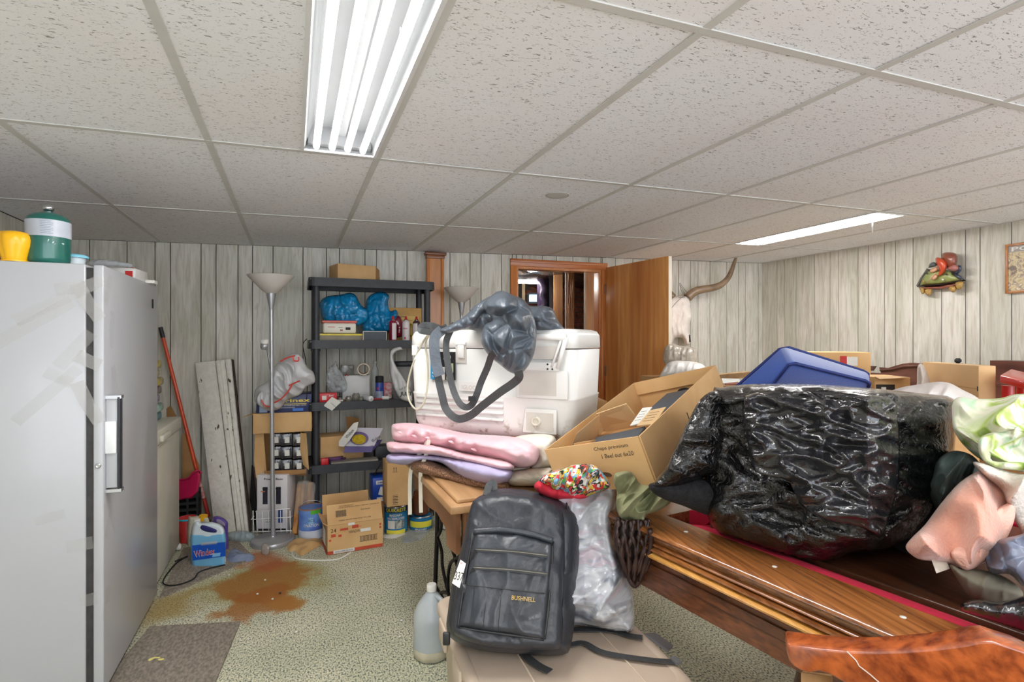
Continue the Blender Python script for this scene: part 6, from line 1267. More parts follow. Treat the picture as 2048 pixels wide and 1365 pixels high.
tag(puff('red_shirt', [(1068, 975), (1078, 962), (1100, 968), (1130, 978), (1160, 985), (1180, 990), (1160, 1000), (1110, 1000), (1085, 992)], 1.76, .05, mat('red_cloth', s2l(206, 40, 60), .8, var=.1), cells=30, amp=.02, fr=12), 'red cloth showing at the rim of the white clothes bag', 'cloth')
pc = puff('printed_shirt', [(1078, 962), (1095, 948), (1120, 940), (1150, 930), (1185, 930), (1205, 945), (1216, 960), (1220, 975), (1200, 985), (1165, 996), (1150, 996), (1120, 988), (1098, 975)], 1.75, .08, patchy('comic_print', [s2l(40, 36, 36), s2l(214, 60, 50), s2l(96, 180, 70), s2l(228, 190, 60), s2l(224, 220, 210), s2l(40, 40, 44), s2l(110, 170, 200), s2l(200, 150, 110), s2l(230, 226, 220), s2l(210, 50, 60)], 58, voro=True, bump=.1), amp=.07, fr=13, ang=.4, aniso=3, cells=60, crease=.02, cfr=24)
tag(pc, 'bright multicoloured patterned shirt on top of the clothes bag', 'shirt')
gs = puff('green_shirt', [(1228, 950), (1240, 944), (1258, 943), (1270, 952), (1280, 968), (1305, 974), (1338, 992), (1341, 1006), (1318, 1022), (1294, 1030), (1288, 1045), (1277, 1062), (1262, 1056), (1240, 1036), (1232, 1010), (1234, 985), (1228, 968)], 1.68, .07, mat('olive_shirt', s2l(136, 138, 102), .85, var=.08, bump=.1, bscale=100), gy=-.05, amp=.085, fr=9, ang=1.1, aniso=2.2, cells=90, back=.5, R_=.04, crease=.02, cfr=13)
tag(gs, 'olive green shirt hanging between the clothes bag and the pool table', 'shirt')

# ================================================================ POOL TABLE
M_pw = wood('pool_oak', s2l(190, 128, 62), s2l(112, 60, 24), (16, 16, 16), .22, .7, big=None)
M_pw = wood('pool_oak_long', s2l(168, 108, 58), s2l(104, 58, 28), (80, 3, 80), .16, .9, rot=(0, 0, R(9)))
M_pwd = wood('pool_oak_dark', s2l(116, 68, 38), s2l(66, 34, 18), (80, 3, 80), .35, .4, rot=(0, 0, R(9)))
M_felt = mat('red_felt', s2l(186, 22, 58), .95, var=.08, scale=200)
P0 = Vector((.925, 1.56, 0)); e1 = (Vector((1.062, .56, 0)) - P0).normalized(); P0 = P0 + e1 * .02; e2 = Vector((-e1.y, e1.x, 0)); PL, PW = 2.3, 1.25
t = thing('pool_table', 'oak pool table with moulded rails and red felt, piled with things', 'table', P0 + e1 * PL / 2 + e2 * PW / 2)
def extr(prof, o_, along, side, L0, L1, m, par, name, m0=0.0, m1=0.0, smooth=False):
    g = MB(); vs = []; n_ = len(prof)
    for (L__, mm) in ((L0, m0), (L1, -m1)):
        for (s_, z_) in prof: vs.append(o_ + along * (L__ + mm * s_) + side * s_ + UP * z_)
    g.add(vs, [tuple(range(n_)), tuple(reversed(range(n_, 2 * n_)))] + [(a, n_ + a, n_ + (a + 1) % n_, (a + 1) % n_) for a in range(n_)], False)
    o = obj(name, g, m, par)
    try:
        o.data.shade_smooth(); o.data.set_sharp_from_angle(angle=R(40))
    except Exception: pass
    return o
rp_ = [(.145, .755), (.145, .80), (.03, .80), (.018, .7985), (.008, .794), (.002, .787), (0, .779), (.004, .770), (.014, .764), (.018, .755), (.018, .745), (.03, .735), (.03, .722)]
mp_ = [(.15, .722), (.024, .722), (.018, .718), (.016, .712), (.02, .705), (.032, .703), (.032, .698), (.02, .696), (.014, .690), (.013, .682), (.018, .674), (.034, .671), (.034, .665), (.15, .665)]
bead = [(.05, .665), (.026, .665), (.016, .661), (.010, .652), (.012, .642), (.022, .635), (.05, .635)]
apr = [(.10, .635), (.048, .635), (.048, .60), (.042, .60), (.042, .56), (.048, .555), (.048, .50), (.10, .50)]
cu = [(.145, .755), (.145, .8005), (.165, .8005), (.195, .793), (.198, .785), (.18, .755)]
zq = lambda P_: [(a, .80 - (.80 - z) * .54) if z < .7999 and not (a > .14 and z > .75) else (a, z) for a, z in P_]
rp_ = zq(rp_); mp_ = [(a, z) for a, z in zq(mp_)]; bead = zq(bead); apr = [(.10, .711), (.048, .711), (.048, .68), (.042, .68), (.042, .655), (.048, .65), (.048, .60), (.10, .60)]
M_bead = wood('pool_bead', s2l(226, 172, 92), s2l(190, 128, 60), (80, 3, 80), .2, .8, rot=(0, 0, R(9)))
sides = [(P0, e1, e2, PL), (P0 + e2 * PW, e1, -e2, PL), (P0, e2, e1, PW), (P0 + e1 * PL, e2, -e1, PW)]
for k, (o_, al, sd, L__) in enumerate(sides):
    rl = extr(rp_, o_, al, sd, 0, L__, M_pw, t, 'rail', 1, 1); extr(mp_, o_, al, sd, 0, L__, M_pw, rl, 'moulding', 1, 1); extr(bead, o_, al, sd, 0, L__, M_bead, rl, 'bead', 1, 1)
    extr(apr, o_, al, sd, 0, L__, M_pwd, t, 'apron', 1, 1); extr(cu, o_, al, sd, .10, L__ - .10, M_felt, t, 'cushion', 1, 1)
    for q_ in np.arange(.28, L__ - .1, .28): obj('sight', MB().lathe([(.0001, 0), (.006, 0), (.006, .001), (.0001, .0012)], o_ + al * q_ + sd * .085 + UP * .8, 10, cap=False), M_paper, rl)
obj('bed', MB().hexa([P0 + e1 * a + e2 * b_ + UP * z for z in (.70, .757) for a, b_ in ((.1, .1), (PL - .1, .1), (PL - .1, PW - .1), (.1, PW - .1))]), M_felt, t)
for a in (.42, PL - .42):
    for b_ in (.52, PW - .36):
        c = P0 + e1 * a + e2 * b_; obj('leg', MB().lathe([(.055, .0), (.06, .02), (.05, .04), (.07, .16), (.085, .26), (.06, .38), (.075, .42), (.08, .44), (.08, .55), (.08, .7)], c, 24), M_pwd, t)
obj('playing_cover', MB().hexa([P0 + e1 * a + e2 * b_ + UP * z for z in (.7575, .792) for a, b_ in ((.235, .235), (PL - .25, .235), (PL - .25, PW - .25), (.235, PW - .25))]), wood('dark_walnut_board', s2l(92, 54, 34), s2l(52, 28, 18), (50, 2.5, 50), .35, .3, rot=(0, 0, R(9))), t, bevel=.004)
M_lea = mat('dark_leather', s2l(58, 34, 28), .45, var=.3, scale=30, bump=.4, bscale=40)
pkt = obj('pocket', MB().tube(W3([(1238, 1035, 1.66), (1232, 1070, 1.66), (1240, 1110, 1.66), (1262, 1165, 1.64), (1275, 1168, 1.64), (1290, 1130, 1.62), (1302, 1090, 1.6), (1300, 1060, 1.58)], 5), .008, 8), M_lea, t)
puff('pocket_bag', [(1236, 1038), (1302, 1040), (1304, 1085), (1290, 1130), (1274, 1168), (1260, 1166), (1240, 1110), (1232, 1075)], 1.68, .03, mat('pocket_black', s2l(30, 20, 18), .6), parent=pkt, cells=26)
for k in range(9):
    x = 1238 + k * 7.5; obj('pocket_fringe', MB().tube(W3([(x, 1040, 1.63), (x - 4 + 6 * (k % 2), 1070, 1.62), (x + 4 - 6 * (k % 2), 1100 + k % 3 * 6, 1.62), (1264 + (x - 1268) * .45, 1140 + 12 * (k % 3), 1.63)], 5), [.004 + .005 * ((k * 7 + j_) % 3) / 2 for j_ in range(15)] + [.003], 6), M_lea, pkt)

# ---------------------------------------------------------------- black bag over a box
M_poly = mat('black_polythene', s2l(15, 15, 17), .13, var=.3, scale=8, coat=.3)
n, l = nt(M_poly); b = n['Principled BSDF']; tc = n.new('ShaderNodeTexCoord')
n1 = n.new('ShaderNodeTexNoise'); n1.inputs['Scale'].default_value = 75; n1.inputs['Detail'].default_value = 3; n1.inputs['Distortion'].default_value = .8; l.new(tc.outputs['Object'], n1.inputs[0])
n2 = n.new('ShaderNodeTexNoise'); n2.inputs['Scale'].default_value = 9; n2.inputs['Detail'].default_value = 2; l.new(tc.outputs['Object'], n2.inputs[0])
b1 = n.new('ShaderNodeBump'); b1.inputs['Strength'].default_value = .85; b1.inputs['Distance'].default_value = .010; l.new(n1.outputs[0], b1.inputs['Height'])
b2 = n.new('ShaderNodeBump'); b2.inputs['Strength'].default_value = .6; b2.inputs['Distance'].default_value = .03; l.new(n2.outputs[0], b2.inputs['Height']); l.new(b1.outputs[0], b2.inputs['Normal']); l.new(b2.outputs[0], b.inputs['Normal'])
bt = thing('bin_bag', 'glossy black bin bag draped over a big box on the pool table', 'bag', W(1650, 1120, 1.45))
shp = lambda x, y: .20 * max(0, 1 - abs(x - 1735) / 320)
puff('main_drape', [(1425, 785), (1440, 776), (1500, 769), (1600, 768), (1720, 775), (1850, 788), (1907, 799), (1912, 850), (1905, 930), (1880, 1010), (1840, 1070), (1770, 1105), (1715, 1108), (1665, 1126), (1620, 1126), (1560, 1112), (1500, 1090), (1445, 1070), (1420, 1045), (1408, 1000), (1404, 900)], 1.56, .10, M_poly, parent=bt, R_=.07, back=2.2, gy=-.02, shape=shp, amp=.03, fr=5, ang=.15, aniso=.35, cells=90, smooth_k=3, crease=.012, cfr=9, seed=12, zmin=0.802)
puff('left_corner', [(1428, 782), (1445, 800), (1450, 880), (1452, 930), (1420, 950), (1380, 968), (1345, 977), (1318, 976), (1306, 970), (1330, 935), (1352, 890), (1375, 845), (1400, 800)], 1.50, .05, M_poly, parent=bt, R_=.05, back=1.2, amp=.03, fr=9, ang=-1.1, aniso=3, cells=60, seed=2, smooth_k=3, zmin=0.802)
M_poly2 = mat('grey_polythene', s2l(34, 34, 38), .12, var=.3, scale=9, coat=.5, bump=.9, bscale=34)
puff('upper_hem', [(1490, 792), (1560, 784), (1680, 786), (1780, 796), (1795, 830), (1800, 900), (1795, 980), (1770, 1060), (1758, 1078), (1735, 1062), (1700, 1052), (1650, 1042), (1600, 1010), (1580, 965), (1545, 955), (1510, 944), (1498, 900), (1488, 850)], 1.555, .02, M_poly2, parent=bt, R_=.03, back=1.0, dfun=lambda x, y: .135 + shp(x, y), amp=.03, fr=7, ang=.1, aniso=.4, cells=80, seed=21, smooth_k=2, zmin=0.802)
tag(puff('dark_jumper', [(1300, 968), (1350, 960), (1410, 958), (1445, 975), (1450, 1022), (1428, 1034), (1395, 1024), (1365, 1012), (1330, 1000), (1305, 985)], 1.53, .06, mat('black_wool', s2l(28, 28, 32), .95, var=.3, scale=100, bump=.5, bscale=120), cells=40, amp=.01, fr=12, zmin=0.802), 'black fuzzy garment bunched under the corner of the bin bag', 'garment')

# ---------------------------------------------------------------- big open carton, tilted
def RM(a, b_, c_):
    return Matrix.Rotation(a, 3, 'Z') @ Matrix.Rotation(b_, 3, 'Y') @ Matrix.Rotation(c_, 3, 'X')
S_ = 1.44; RB = RM(-1.126, -.241, .281); BC = Vector((.859 * S_, 1.212 * S_, EYE - .221 * S_)); hw_, hl, hh_ = .265 * S_ / 2, .5 * S_ / 2, .115 * S_ / 2
bu, bv, bw_ = RB @ Vector((1, 0, 0)), RB @ Vector((0, 1, 0)), RB @ Vector((0, 0, 1))
A = BC - bu * hw_ - bv * hl - bw_ * hh_; hgt = hh_ * 2
rimA = A + bw_ * hgt
oc = openbox('open_carton', A, bu, bv, hw_ * 2, hl * 2, hgt, M_card, 'large open tan carton tipped between the cushions and the black bag', th=.005, up=bw_)
Dp_ = A + bv * 2 * hl + bw_ * hgt
obj('folded_rim', MB().prism([Dp_ - bv * .006, Dp_ + bu * 2 * hw_ - bv * .006, Dp_ + bu * 2 * hw_ - bv * .012 - bw_ * .055, Dp_ - bv * .012 - bw_ * .055], -bv * .004), M_card, oc)
hol = [Dp_ + bu * (hw_ * 1.15 + .028 * math.cos(a)) - bv * .0075 - bw_ * (.078 + .013 * math.sin(a)) for a in np.linspace(0, 2 * PI, 16)[:-1]]; obj('hand_hole', MB().prism(hol, -bv * .002), M_dark, oc)
fu_ = bw_; fc0 = A - bv * .0055
text('Chaps premium', fc0 + bu * hw_ * 1.42 + fu_ * (hgt * .86), bu, (fu_ + bu * .12), .016, M_ink, oc, .13); text('1 Beel out 6x20', fc0 + bu * hw_ * 1.5 + fu_ * (hgt * .70), bu, (fu_ + bu * .12), .015, M_ink, oc, .12)
hol = [fc0 + bu * (hw_ * 1.08 + .032 * math.cos(a)) + fu_ * (hgt * .30 + .013 * max(-.3, math.sin(a))) for a in np.linspace(0, 2 * PI, 16)[:-1]]; obj('hand_hole', MB().prism(hol, -bv * .0015), mat('hole_brown', s2l(96, 70, 44), .9), oc)
obj('tab', MB().prism([rimA + bu * .13, rimA + bu * .20, rimA + bu * .20 + bv * .03 - bw_ * .008, rimA + bu * .13 + bv * .03 - bw_ * .008], bw_ * .006), M_card2, oc)
rs = A + bu * 2 * hw_ + bw_ * hgt; obj('slit', MB().box(A + bu * (2 * hw_ + .006) + bv * .34 + bw_ * .09, (.001, .004, .035), bu, bv, bw_), M_dark, oc)
def inb(a, b_, z_): return A + bu * a + bv * b_ + bw_ * z_
ib = thing('inner_carton', 'smaller brown carton with open flaps inside the big tilted carton', 'box', inb(.19, .2, .01))
obj('body', MB().hexa([inb(a, b_, z_) for z_ in (.008, .085) for a, b_ in ((.02, .03), (.30, .03), (.30, .34), (.02, .34))]), M_card2, ib)
for q_ in ([inb(.02, .05, .085), inb(.02, .30, .085), inb(.075, .28, .175), inb(.075, .10, .17)], [inb(.03, .34, .085), inb(.20, .34, .085), inb(.19, .30, .19), inb(.05, .29, .175)], [inb(.05, .03, .085), inb(.2, .03, .085), inb(.17, .08, .12), inb(.08, .08, .12)]): obj('flap', MB().prism(q_, Vector((.002, .002, .003))), M_cardp, ib)
dg = obj('grey_folder', MB().hexa([inb(a, b_, z_) for z_ in (.09, .115) for a, b_ in ((.09, .02), (.30, .04), (.27, .24), (.08, .2))]), mat('slate_folder', s2l(78, 84, 92), .6, var=.05), bevel=.002); tag(dg, 'dark grey folder printed 101 inside the big carton', 'folder')
text('101', inb(.24, .05, .1165), bu, bv, .035, mat('grey_print', s2l(150, 154, 160), .6), dg, .07, bold=True)
d2 = obj('grey_folder', MB().hexa([inb(a, b_, z_) for z_ in (.03, .11) for a, b_ in ((.18, .42), (.36, .42), (.36, .64), (.18, .64))]), mat('slate_folder', (1, 1, 1)), bevel=.002); tag(d2, 'plain dark grey box at the deep end of the big carton', 'folder')
for q_, m_, lab in (([inb(.205, .25, .12), inb(.25, .25, .122), inb(.27, .33, .15), inb(.225, .34, .15)], M_paper, 'white instruction leaflet lying in the big carton'), ([inb(.25, .22, .125), inb(.33, .20, .128), inb(.34, .30, .15), inb(.27, .31, .145)], M_cardp, 'cream envelope lying in the big carton')):
    lo = obj('leaflet', MB().prism(q_, bw_ * .003), m_); tag(lo, lab, 'leaflet')
    nn_ = (q_[1] - q_[0]).cross(q_[2] - q_[0]).normalized(); 
    for k in range(4): c_ = q_[0].lerp(q_[3], .25 + k * .17); obj('printed_line', MB().tube([c_.lerp(q_[1].lerp(q_[2], .25 + k * .17), .15) + bw_ * .0035, c_.lerp(q_[1].lerp(q_[2], .25 + k * .17), .75) + bw_ * .0035], .0006, 4), M_ink, lo)
# things seen between cooler and carton
tag(rbox('cardboard_box', 1145, 1215, 803, 860, 2.75, .25, M_card2, yaw=-.3, z0=None), 'brown cardboard box behind the cooler by the doorway', 'box')
tag(rbox('black_radio', 1146, 1180, 795, 838, 2.62, .15, mat('grey_black', s2l(72, 74, 80), .35), yaw=-.3, bevel=.012), 'black and grey appliance just right of the cooler', 'appliance')
tag(obj('carton', MB().box2((1.15, 2.30, .003), (1.50, 2.75, .90)), M_card2, bevel=.003), 'tall plain carton on the floor right of the sewing table', 'box')
tag(puff('blue_ball', [(1146, 722), (1151, 719), (1155, 726), (1155, 738), (1150, 745), (1146, 742)], 2.66, .03, mat('cap_blue', s2l(30, 80, 170), .5), cells=10), 'small round blue thing seen through the doorway beside the cooler', 'ball')

# ================================================================ BACK RIGHT CORNER
def carton(lo, hi, label, m=None, name='carton'): return tag(obj(name, MB().box2(lo, hi), m or M_card2, bevel=.003), label, 'box')
def under(o_list_px, d, ztop, label):      # plain storage box that carries things at the back
    c = W(o_list_px, 700, d); return carton((c.x - .28, c.y - .22, .003), (c.x + .28, c.y + .22, ztop), label)
under(1375, 4.25, 1.075, 'tall plain carton behind the open door carrying the white sack')
tag(puff('white_sack', [(1325, 742), (1340, 724), (1370, 722), (1400, 727), (1412, 736), (1420, 752), (1400, 760), (1325, 760)], 4.1, .14, mat('white_sack', s2l(226, 224, 220), .4, var=.05, bump=.3, bscale=30), amp=.02, fr=10, cells=36), 'white plastic sack behind the open door', 'sack')
tag(puff('clear_sack', [(1330, 695), (1345, 688), (1360, 692), (1385, 695), (1394, 702), (1393, 722), (1380, 730), (1330, 730)], 4.2, .1, mat('clear_sack', s2l(206, 196, 182), .2, var=.15, alpha=.75, bump=.6, bscale=30), amp=.02, fr=14, cells=36, crease=.02), 'clear wrinkled plastic bag under the longhorn skull', 'bag')
c = W(1475, 760, 3.5); carton((c.x - .22, c.y - .15, .003), (c.x + .22, c.y + .15, W(1475, 767, 3.5).z), 'plain carton carrying the papers beyond the big open carton')
tag(obj('wood_plank', MB().prism([W(1420, 752, 3.9), W(1505, 744, 3.5), W(1505, 755, 3.5), W(1420, 763, 3.9)], CF * .1), wood('tan_plank', s2l(206, 176, 134), s2l(180, 146, 104), (3, 20, 20), .6, 0)), 'tan wooden plank lying behind the blue cushion', 'plank')
for k, (q_, m_) in enumerate((([(1443, 757, 3.5), (1478, 758, 3.45), (1482, 766, 3.4), (1446, 767, 3.4)], M_paper), ([(1450, 767, 3.35), (1476, 764, 3.35), (1478, 768, 3.33), (1452, 770, 3.33)], mat('rust_paper', s2l(150, 90, 70), .8)))): tag(patch('loose_paper', q_, m_, th=.01), ['pale loose papers between the carton and the blue cushion', 'rust coloured paper under the pale papers'][k], 'paper')
# blue cushion
M_bl = mat('blue_cushion', s2l(44, 82, 168), .8, var=.08, scale=5, sheen=.5, bump=.1, bscale=100)
fq = [(1512, 812, 2.22), (1580, 724, 2.02), (1742, 764, 2.14), (1728, 812, 2.28)]; bq = [(1440, 800, 2.30), (1566, 691, 2.20), (1738, 745, 2.32), (1738, 790, 2.42)]
bc_ = obj('blue_cushion', MB().hexa([W(*fq[0]), W(*fq[3]), W(*bq[3]), W(*bq[0]), W(*fq[1]), W(*fq[2]), W(*bq[2]), W(*bq[1])]), M_bl, bevel=.02, seg=4); tag(bc_, 'royal blue piped seat cushion leaning behind the black bin bag', 'cushion')
for q_ in (fq, bq):
    k = [W(*q_[0]), W(*q_[1]), W(*q_[2]), W(*q_[3])]; pts = []
    for i in range(3):
        pts += [k[i].lerp(k[i + 1], s_) for s_ in (.06, .3, .5, .7, .94)]
    cm = sum(k, Vector()) / 4; pts = [p.lerp(cm, .015) for p in pts]; obj('piping', MB().tube(pts, .006, 8), mat('navy_piping', s2l(24, 44, 110), .7), bc_)
c = W(1640, 790, 2.62); carton((c.x - .2, c.y - .12, .003), (c.x + .18, c.y + .12, W(1640, 800, 2.3).z), 'tall plain carton hidden behind the bin bag under the blue cushion')
# cartons and headboard
bx1 = rbox('cardboard_box', 1630, 1729, 705, 760, 3.7, .3, M_card, yaw=-.75, z0=None); tag(bx1, 'cardboard box with a red and white label near the right wall', 'box')
facepatch(bx1, .30, .35, .10, .06, M_paper, 'label'); facepatch(bx1, .12, .38, .04, .065, M_red, 'label', th=.0014)
c = W(1690, 760, 3.95); carton((c.x - .18, c.y - .12, .003), (c.x + .18, c.y + .12, W(1690, 761, 3.7).z), 'plain carton carrying the red-labelled box')
hb_ = thing('headboard', 'dark brown scalloped wooden headboard against the right wall', 'headboard', Vector((4.3, 2.9, 0)))
hx = 4.42
def hp(px, py, x=hx): return atX(px, py, x)
pr = [hp(x, y) for x, y in ((1700, 742), (1725, 742), (1738, 745), (1749, 734), (1752, 732), (1735, 732), (1715, 730), (1700, 730))]
M_hb = wood('walnut', s2l(112, 74, 62), s2l(78, 46, 38), (20, 3, 20), .45, .2)
top = [(1738, 746), (1762, 745), (1760, 735), (1785, 734), (1810, 728), (1830, 726), (1850, 730), (1880, 742), (1905, 746)]
obj('crest', MB().prism([hp(1738, 746), hp(1762, 747), hp(1758, 735), hp(1775, 737), hp(1790, 732), hp(1805, 728), hp(1822, 726), hp(1838, 727), hp(1860, 732), hp(1885, 740), hp(1905, 744), hp(1905, 800), hp(1738, 800)], (.035, 0, 0)), M_hb, hb_)
obj('crest_rail', MB().tube([hp(1760, 741, hx - .008), hp(1785, 739, hx - .008), hp(1810, 733, hx - .008), hp(1837, 732, hx - .008)], .008, 6), M_hb, hb_)
obj('post', MB().prism([hp(1728, 732), hp(1748, 733), hp(1742, 742), hp(1728, 742)], (.035, 0, 0)), M_hb, hb_)
obj('panel', MB().box2((hx, 2.3, .003), (hx + .03, 3.3, .98)), M_hb, hb_)
bx2 = rbox('cardboard_box', 1752, 1818, 755, 800, 3.1, .25, M_card, yaw=-.5); tag(bx2, 'low cardboard box with a black cut-out, right of the blue cushion', 'box'); facepatch(bx2, -.4, -.2, .1, .07, M_dark, 'cutout'); facepatch(bx2, -.5, -.2, .025, .04, M_paper, 'printed_mark', th=.0016)
cc, wd, dl_, hh, u, v = o_info[bx2.name]; obj('flap', MB().prism([cc - u * wd / 2 - v * dl_ / 2 + UP * hh / 2, cc + u * wd * .3 - v * dl_ / 2 + UP * hh / 2, cc + u * wd * .3 - v * (dl_ / 2 + .05) + UP * (hh / 2 + .0), cc - u * wd / 2 - v * (dl_ / 2 + .05) + UP * (hh / 2 - .01)], UP * .004), M_cardp, bx2)
zt3 = W(1957, 732, 2.6).z; zb3 = W(1957, 812, 2.6).z
k3 = [W(1957, 732, 2.6), W(1992, 732, 2.585), W(1992, 732, 2.585) + (W(1845, 732, 3.1) - W(1957, 732, 2.6)), W(1845, 732, 3.1)]
k3 = [Vector((p.x, p.y, 0)) for p in k3]
bx3 = obj('cardboard_box', MB().hexa([p + UP * zb3 for p in k3] + [p + UP * zt3 for p in k3]), mat('carton_clean', s2l(214, 176, 128), .8, var=.03), bevel=.003); tag(bx3, 'tall clean tan cardboard box beside the green cloth', 'box')
ln3 = (k3[3] - k3[0]).normalized(); nn3 = Vector((ln3.y, -ln3.x, 0)); nn3 = nn3 if nn3.dot(k3[1] - k3[0]) < 0 else -nn3
obj('crease', MB().box((k3[0] + k3[3]) / 2 + nn3 * .0008 + UP * (zb3 + (zt3 - zb3) * .42), ((k3[3] - k3[0]).length * .98, .001, .002), ln3, nn3), M_card2, bx3)
obj('slot', MB().box(k3[0] + nn3 * .0008 + ln3 * .006 + UP * (zb3 + (zt3 - zb3) * .42), (.008, .001, .022), ln3, nn3), M_dark, bx3)
tag(puff('white_pillow', [(1835, 735), (1843, 728), (1852, 740), (1860, 765), (1862, 790), (1832, 790), (1834, 765)], 2.9, .06, mat('pale_cloth', s2l(214, 204, 196), .85, var=.08), cells=30, amp=.01), 'pale cloth corner left of the tall tan box', 'cloth')
fi = atX(1916, 727, 4.3); obj('finial_post', MB().box2((fi.x - .02, fi.y - .02, .003), (fi.x + .02, fi.y + .02, fi.z)), M_hb, hb_); obj('finial', MB().lathe([(.008, 0), (.02, .01), (.02, .025), (.01, .035)], fi, 14), M_dark, hb_)
for px, d, zt__, lab in ((1785, 3.24, W(1785, 801, 3.1).z, 'plain carton stacked under the black cut-out box'), (1925, 2.85, W(1957, 812, 2.6).z, 'plain carton stacked under the tall tan box'), (1850, 2.42, W(1850, 802, 2.2).z, 'plain carton under the pale blanket')): 
    c = W(px, 700, d); carton((c.x - .15, c.y - .13, .003), (c.x + .15, c.y + .13, zt__ - .002), lab)
tag(puff('pale_blanket', [(1745, 802), (1770, 788), (1800, 776), (1840, 769), (1875, 764), (1900, 767), (1925, 780), (1955, 796), (1960, 812), (1900, 820), (1760, 815)], 2.15, .2, mat('fleece', s2l(212, 204, 200), .9, var=.06, scale=5, bump=.2, bscale=80), amp=.02, fr=7, ang=.4, cells=50, R_=.07), 'pale grey blanket heaped behind the bin bag', 'blanket')
M_rs = mat('red_stool', s2l(206, 22, 26), .3, var=.04, coat=.4)
t = thing('red_stool', 'bright red painted stool at the right frame edge', 'stool', W(2055, 800, 2.5))
su = Matrix.Rotation(-.15, 3, 'Z') @ CR; sv = UP.cross(su); c0 = W(2001, 756, 2.45); c0.z = W(2001, 770, 2.45).z
obj('seat', MB().prism([W(2000, 766, 2.45), W(2090, 790, 2.2), W(2120, 776, 2.6), W(2021, 752, 2.8)], UP * .035), M_rs, t, bevel=.005)
sup_z = .98
for q_ in ((2016, 2.55), (2045, 2.72), (2085, 2.35), (2100, 2.55)): 
    a = W(q_[0], 776, q_[1]); obj('leg', MB().cyl(Vector((a.x, a.y, sup_z)), a + UP * .01, .024, .024), M_rs, t)
c = W(2060, 700, 2.58); carton((c.x - .22, c.y - .3, .003), (c.x + .25, c.y + .3, sup_z - .001), 'plain carton carrying the red stool')
dtp = obj('dark_table', MB().prism([atX(2012, 742, 4.3), atX(2100, 742, 4.3), atX(2100, 750, 4.3), atX(2020, 750, 4.3), atX(2013, 746, 4.3)], (.2, 0, 0)).box2((4.32, 1.5, .003), (4.5, 2.2, 1.22)), wood('dark_cherry', s2l(104, 62, 50), s2l(70, 38, 32), (20, 3, 20), .4, .2)); dtp['kind'] = 'thing'; tag(dtp, 'dark cherry cabinet top behind the red stool', 'cabinet')

# clothes heaped at the right of the pool table
M_leaf = patchy('leafy_print', [s2l(112, 150, 50), s2l(176, 196, 110), s2l(206, 212, 184), s2l(222, 220, 204), s2l(176, 206, 176), s2l(150, 186, 80), s2l(220, 206, 110)], 7, .75, .1, 60, dist=1.6)
g = puff('leafy_cloth', [(1905, 806), (1920, 794), (1950, 798), (2000, 797), (2032, 789), (2075, 795), (2090, 850), (2080, 940), (2010, 937), (1965, 922), (1928, 892), (1908, 862), (1904, 835)], 1.32, .12, M_leaf, amp=.10, fr=7, ang=-.5, aniso=2.0, cells=100, crease=.04, cfr=9, seed=15, R_=.07, back=1.0, zmin=0.802); tag(g, 'green leaf-print cloth heaped at the right edge above the peach towel', 'cloth')
puff('fold', [(1958, 880), (1975, 868), (2010, 860), (2060, 845), (2080, 862), (2030, 880), (1990, 900), (1985, 922), (2040, 925), (2080, 930), (2075, 942), (2000, 938), (1970, 925), (1958, 905)], 1.20, .03, M_leaf, parent=g, amp=.02, fr=12, cells=50)
tag(puff('teal_shirt', [(1856, 975), (1862, 955), (1872, 925), (1890, 908), (1915, 902), (1945, 912), (1962, 935), (1950, 965), (1920, 985), (1900, 1005), (1880, 1018), (1862, 1005)], 1.38, .08, mat('teal_cloth', s2l(88, 106, 106), .85, var=.1), amp=.10, fr=8, aniso=1.8, cells=80, seed=3, R_=.05, zmin=0.802), 'grey-teal shirt bunched between the bin bag and the peach towel', 'shirt')
tag(puff('cream_blouse', [(1946, 925), (1980, 930), (2020, 945), (2080, 965), (2085, 1060), (2060, 1085), (2040, 1060), (2012, 1010), (2000, 980), (1965, 950)], 1.22, .05, mat('cream_lace', s2l(212, 204, 194), .9, var=.06, bump=.5, bscale=140), amp=.08, fr=8, ang=.7, cells=50, seed=8, R_=.04, zmin=0.802), 'cream textured blouse at the right edge below the leafy cloth', 'blouse')
M_pe = mat('peach_towel', s2l(216, 160, 140), .95, var=.07, scale=5, sheen=.6, bump=.35, bscale=150, col2=s2l(204, 142, 122))
g = puff('peach_towel', [(1812, 1098), (1820, 1080), (1850, 1050), (1880, 1010), (1920, 965), (1965, 940), (1990, 950), (2020, 965), (2035, 990), (2028, 1030), (2012, 1075), (1990, 1110), (1965, 1128), (1935, 1143), (1920, 1136), (1898, 1128), (1870, 1124), (1835, 1118)], 1.20, .07, M_pe, amp=.085, fr=6.5, ang=-.75, aniso=2.2, cells=100, seed=5, R_=.05, back=1.2, gy=-.03, zmin=0.802); tag(g, 'peach terry towel sprawled on the pool table with a white care tag', 'towel')
puff('turned_edge', [(1900, 1105), (1925, 1085), (1960, 1040), (1990, 1020), (2025, 1005), (2030, 1035), (2015, 1075), (1992, 1108), (1965, 1127), (1935, 1142), (1915, 1130)], 1.13, .03, mat('peach_towel_inner', s2l(226, 178, 162), .95, var=.05, bump=.35, bscale=150), parent=g, amp=.015, fr=9, cells=50, gy=-.03, zmin=0.802)
ct = patch('care_tag', [(1863, 1120, 1.15), (1890, 1116, 1.15), (1900, 1138, 1.13), (1873, 1147, 1.13)], M_cream, g)
for k in range(4): obj('printed_line', MB().tube([W(1871 + k * 2, 1124 + k * 5, 1.148 - k * .004), W(1888 + k * 2, 1121 + k * 5, 1.148 - k * .004)], .0006, 4), M_ink, g)
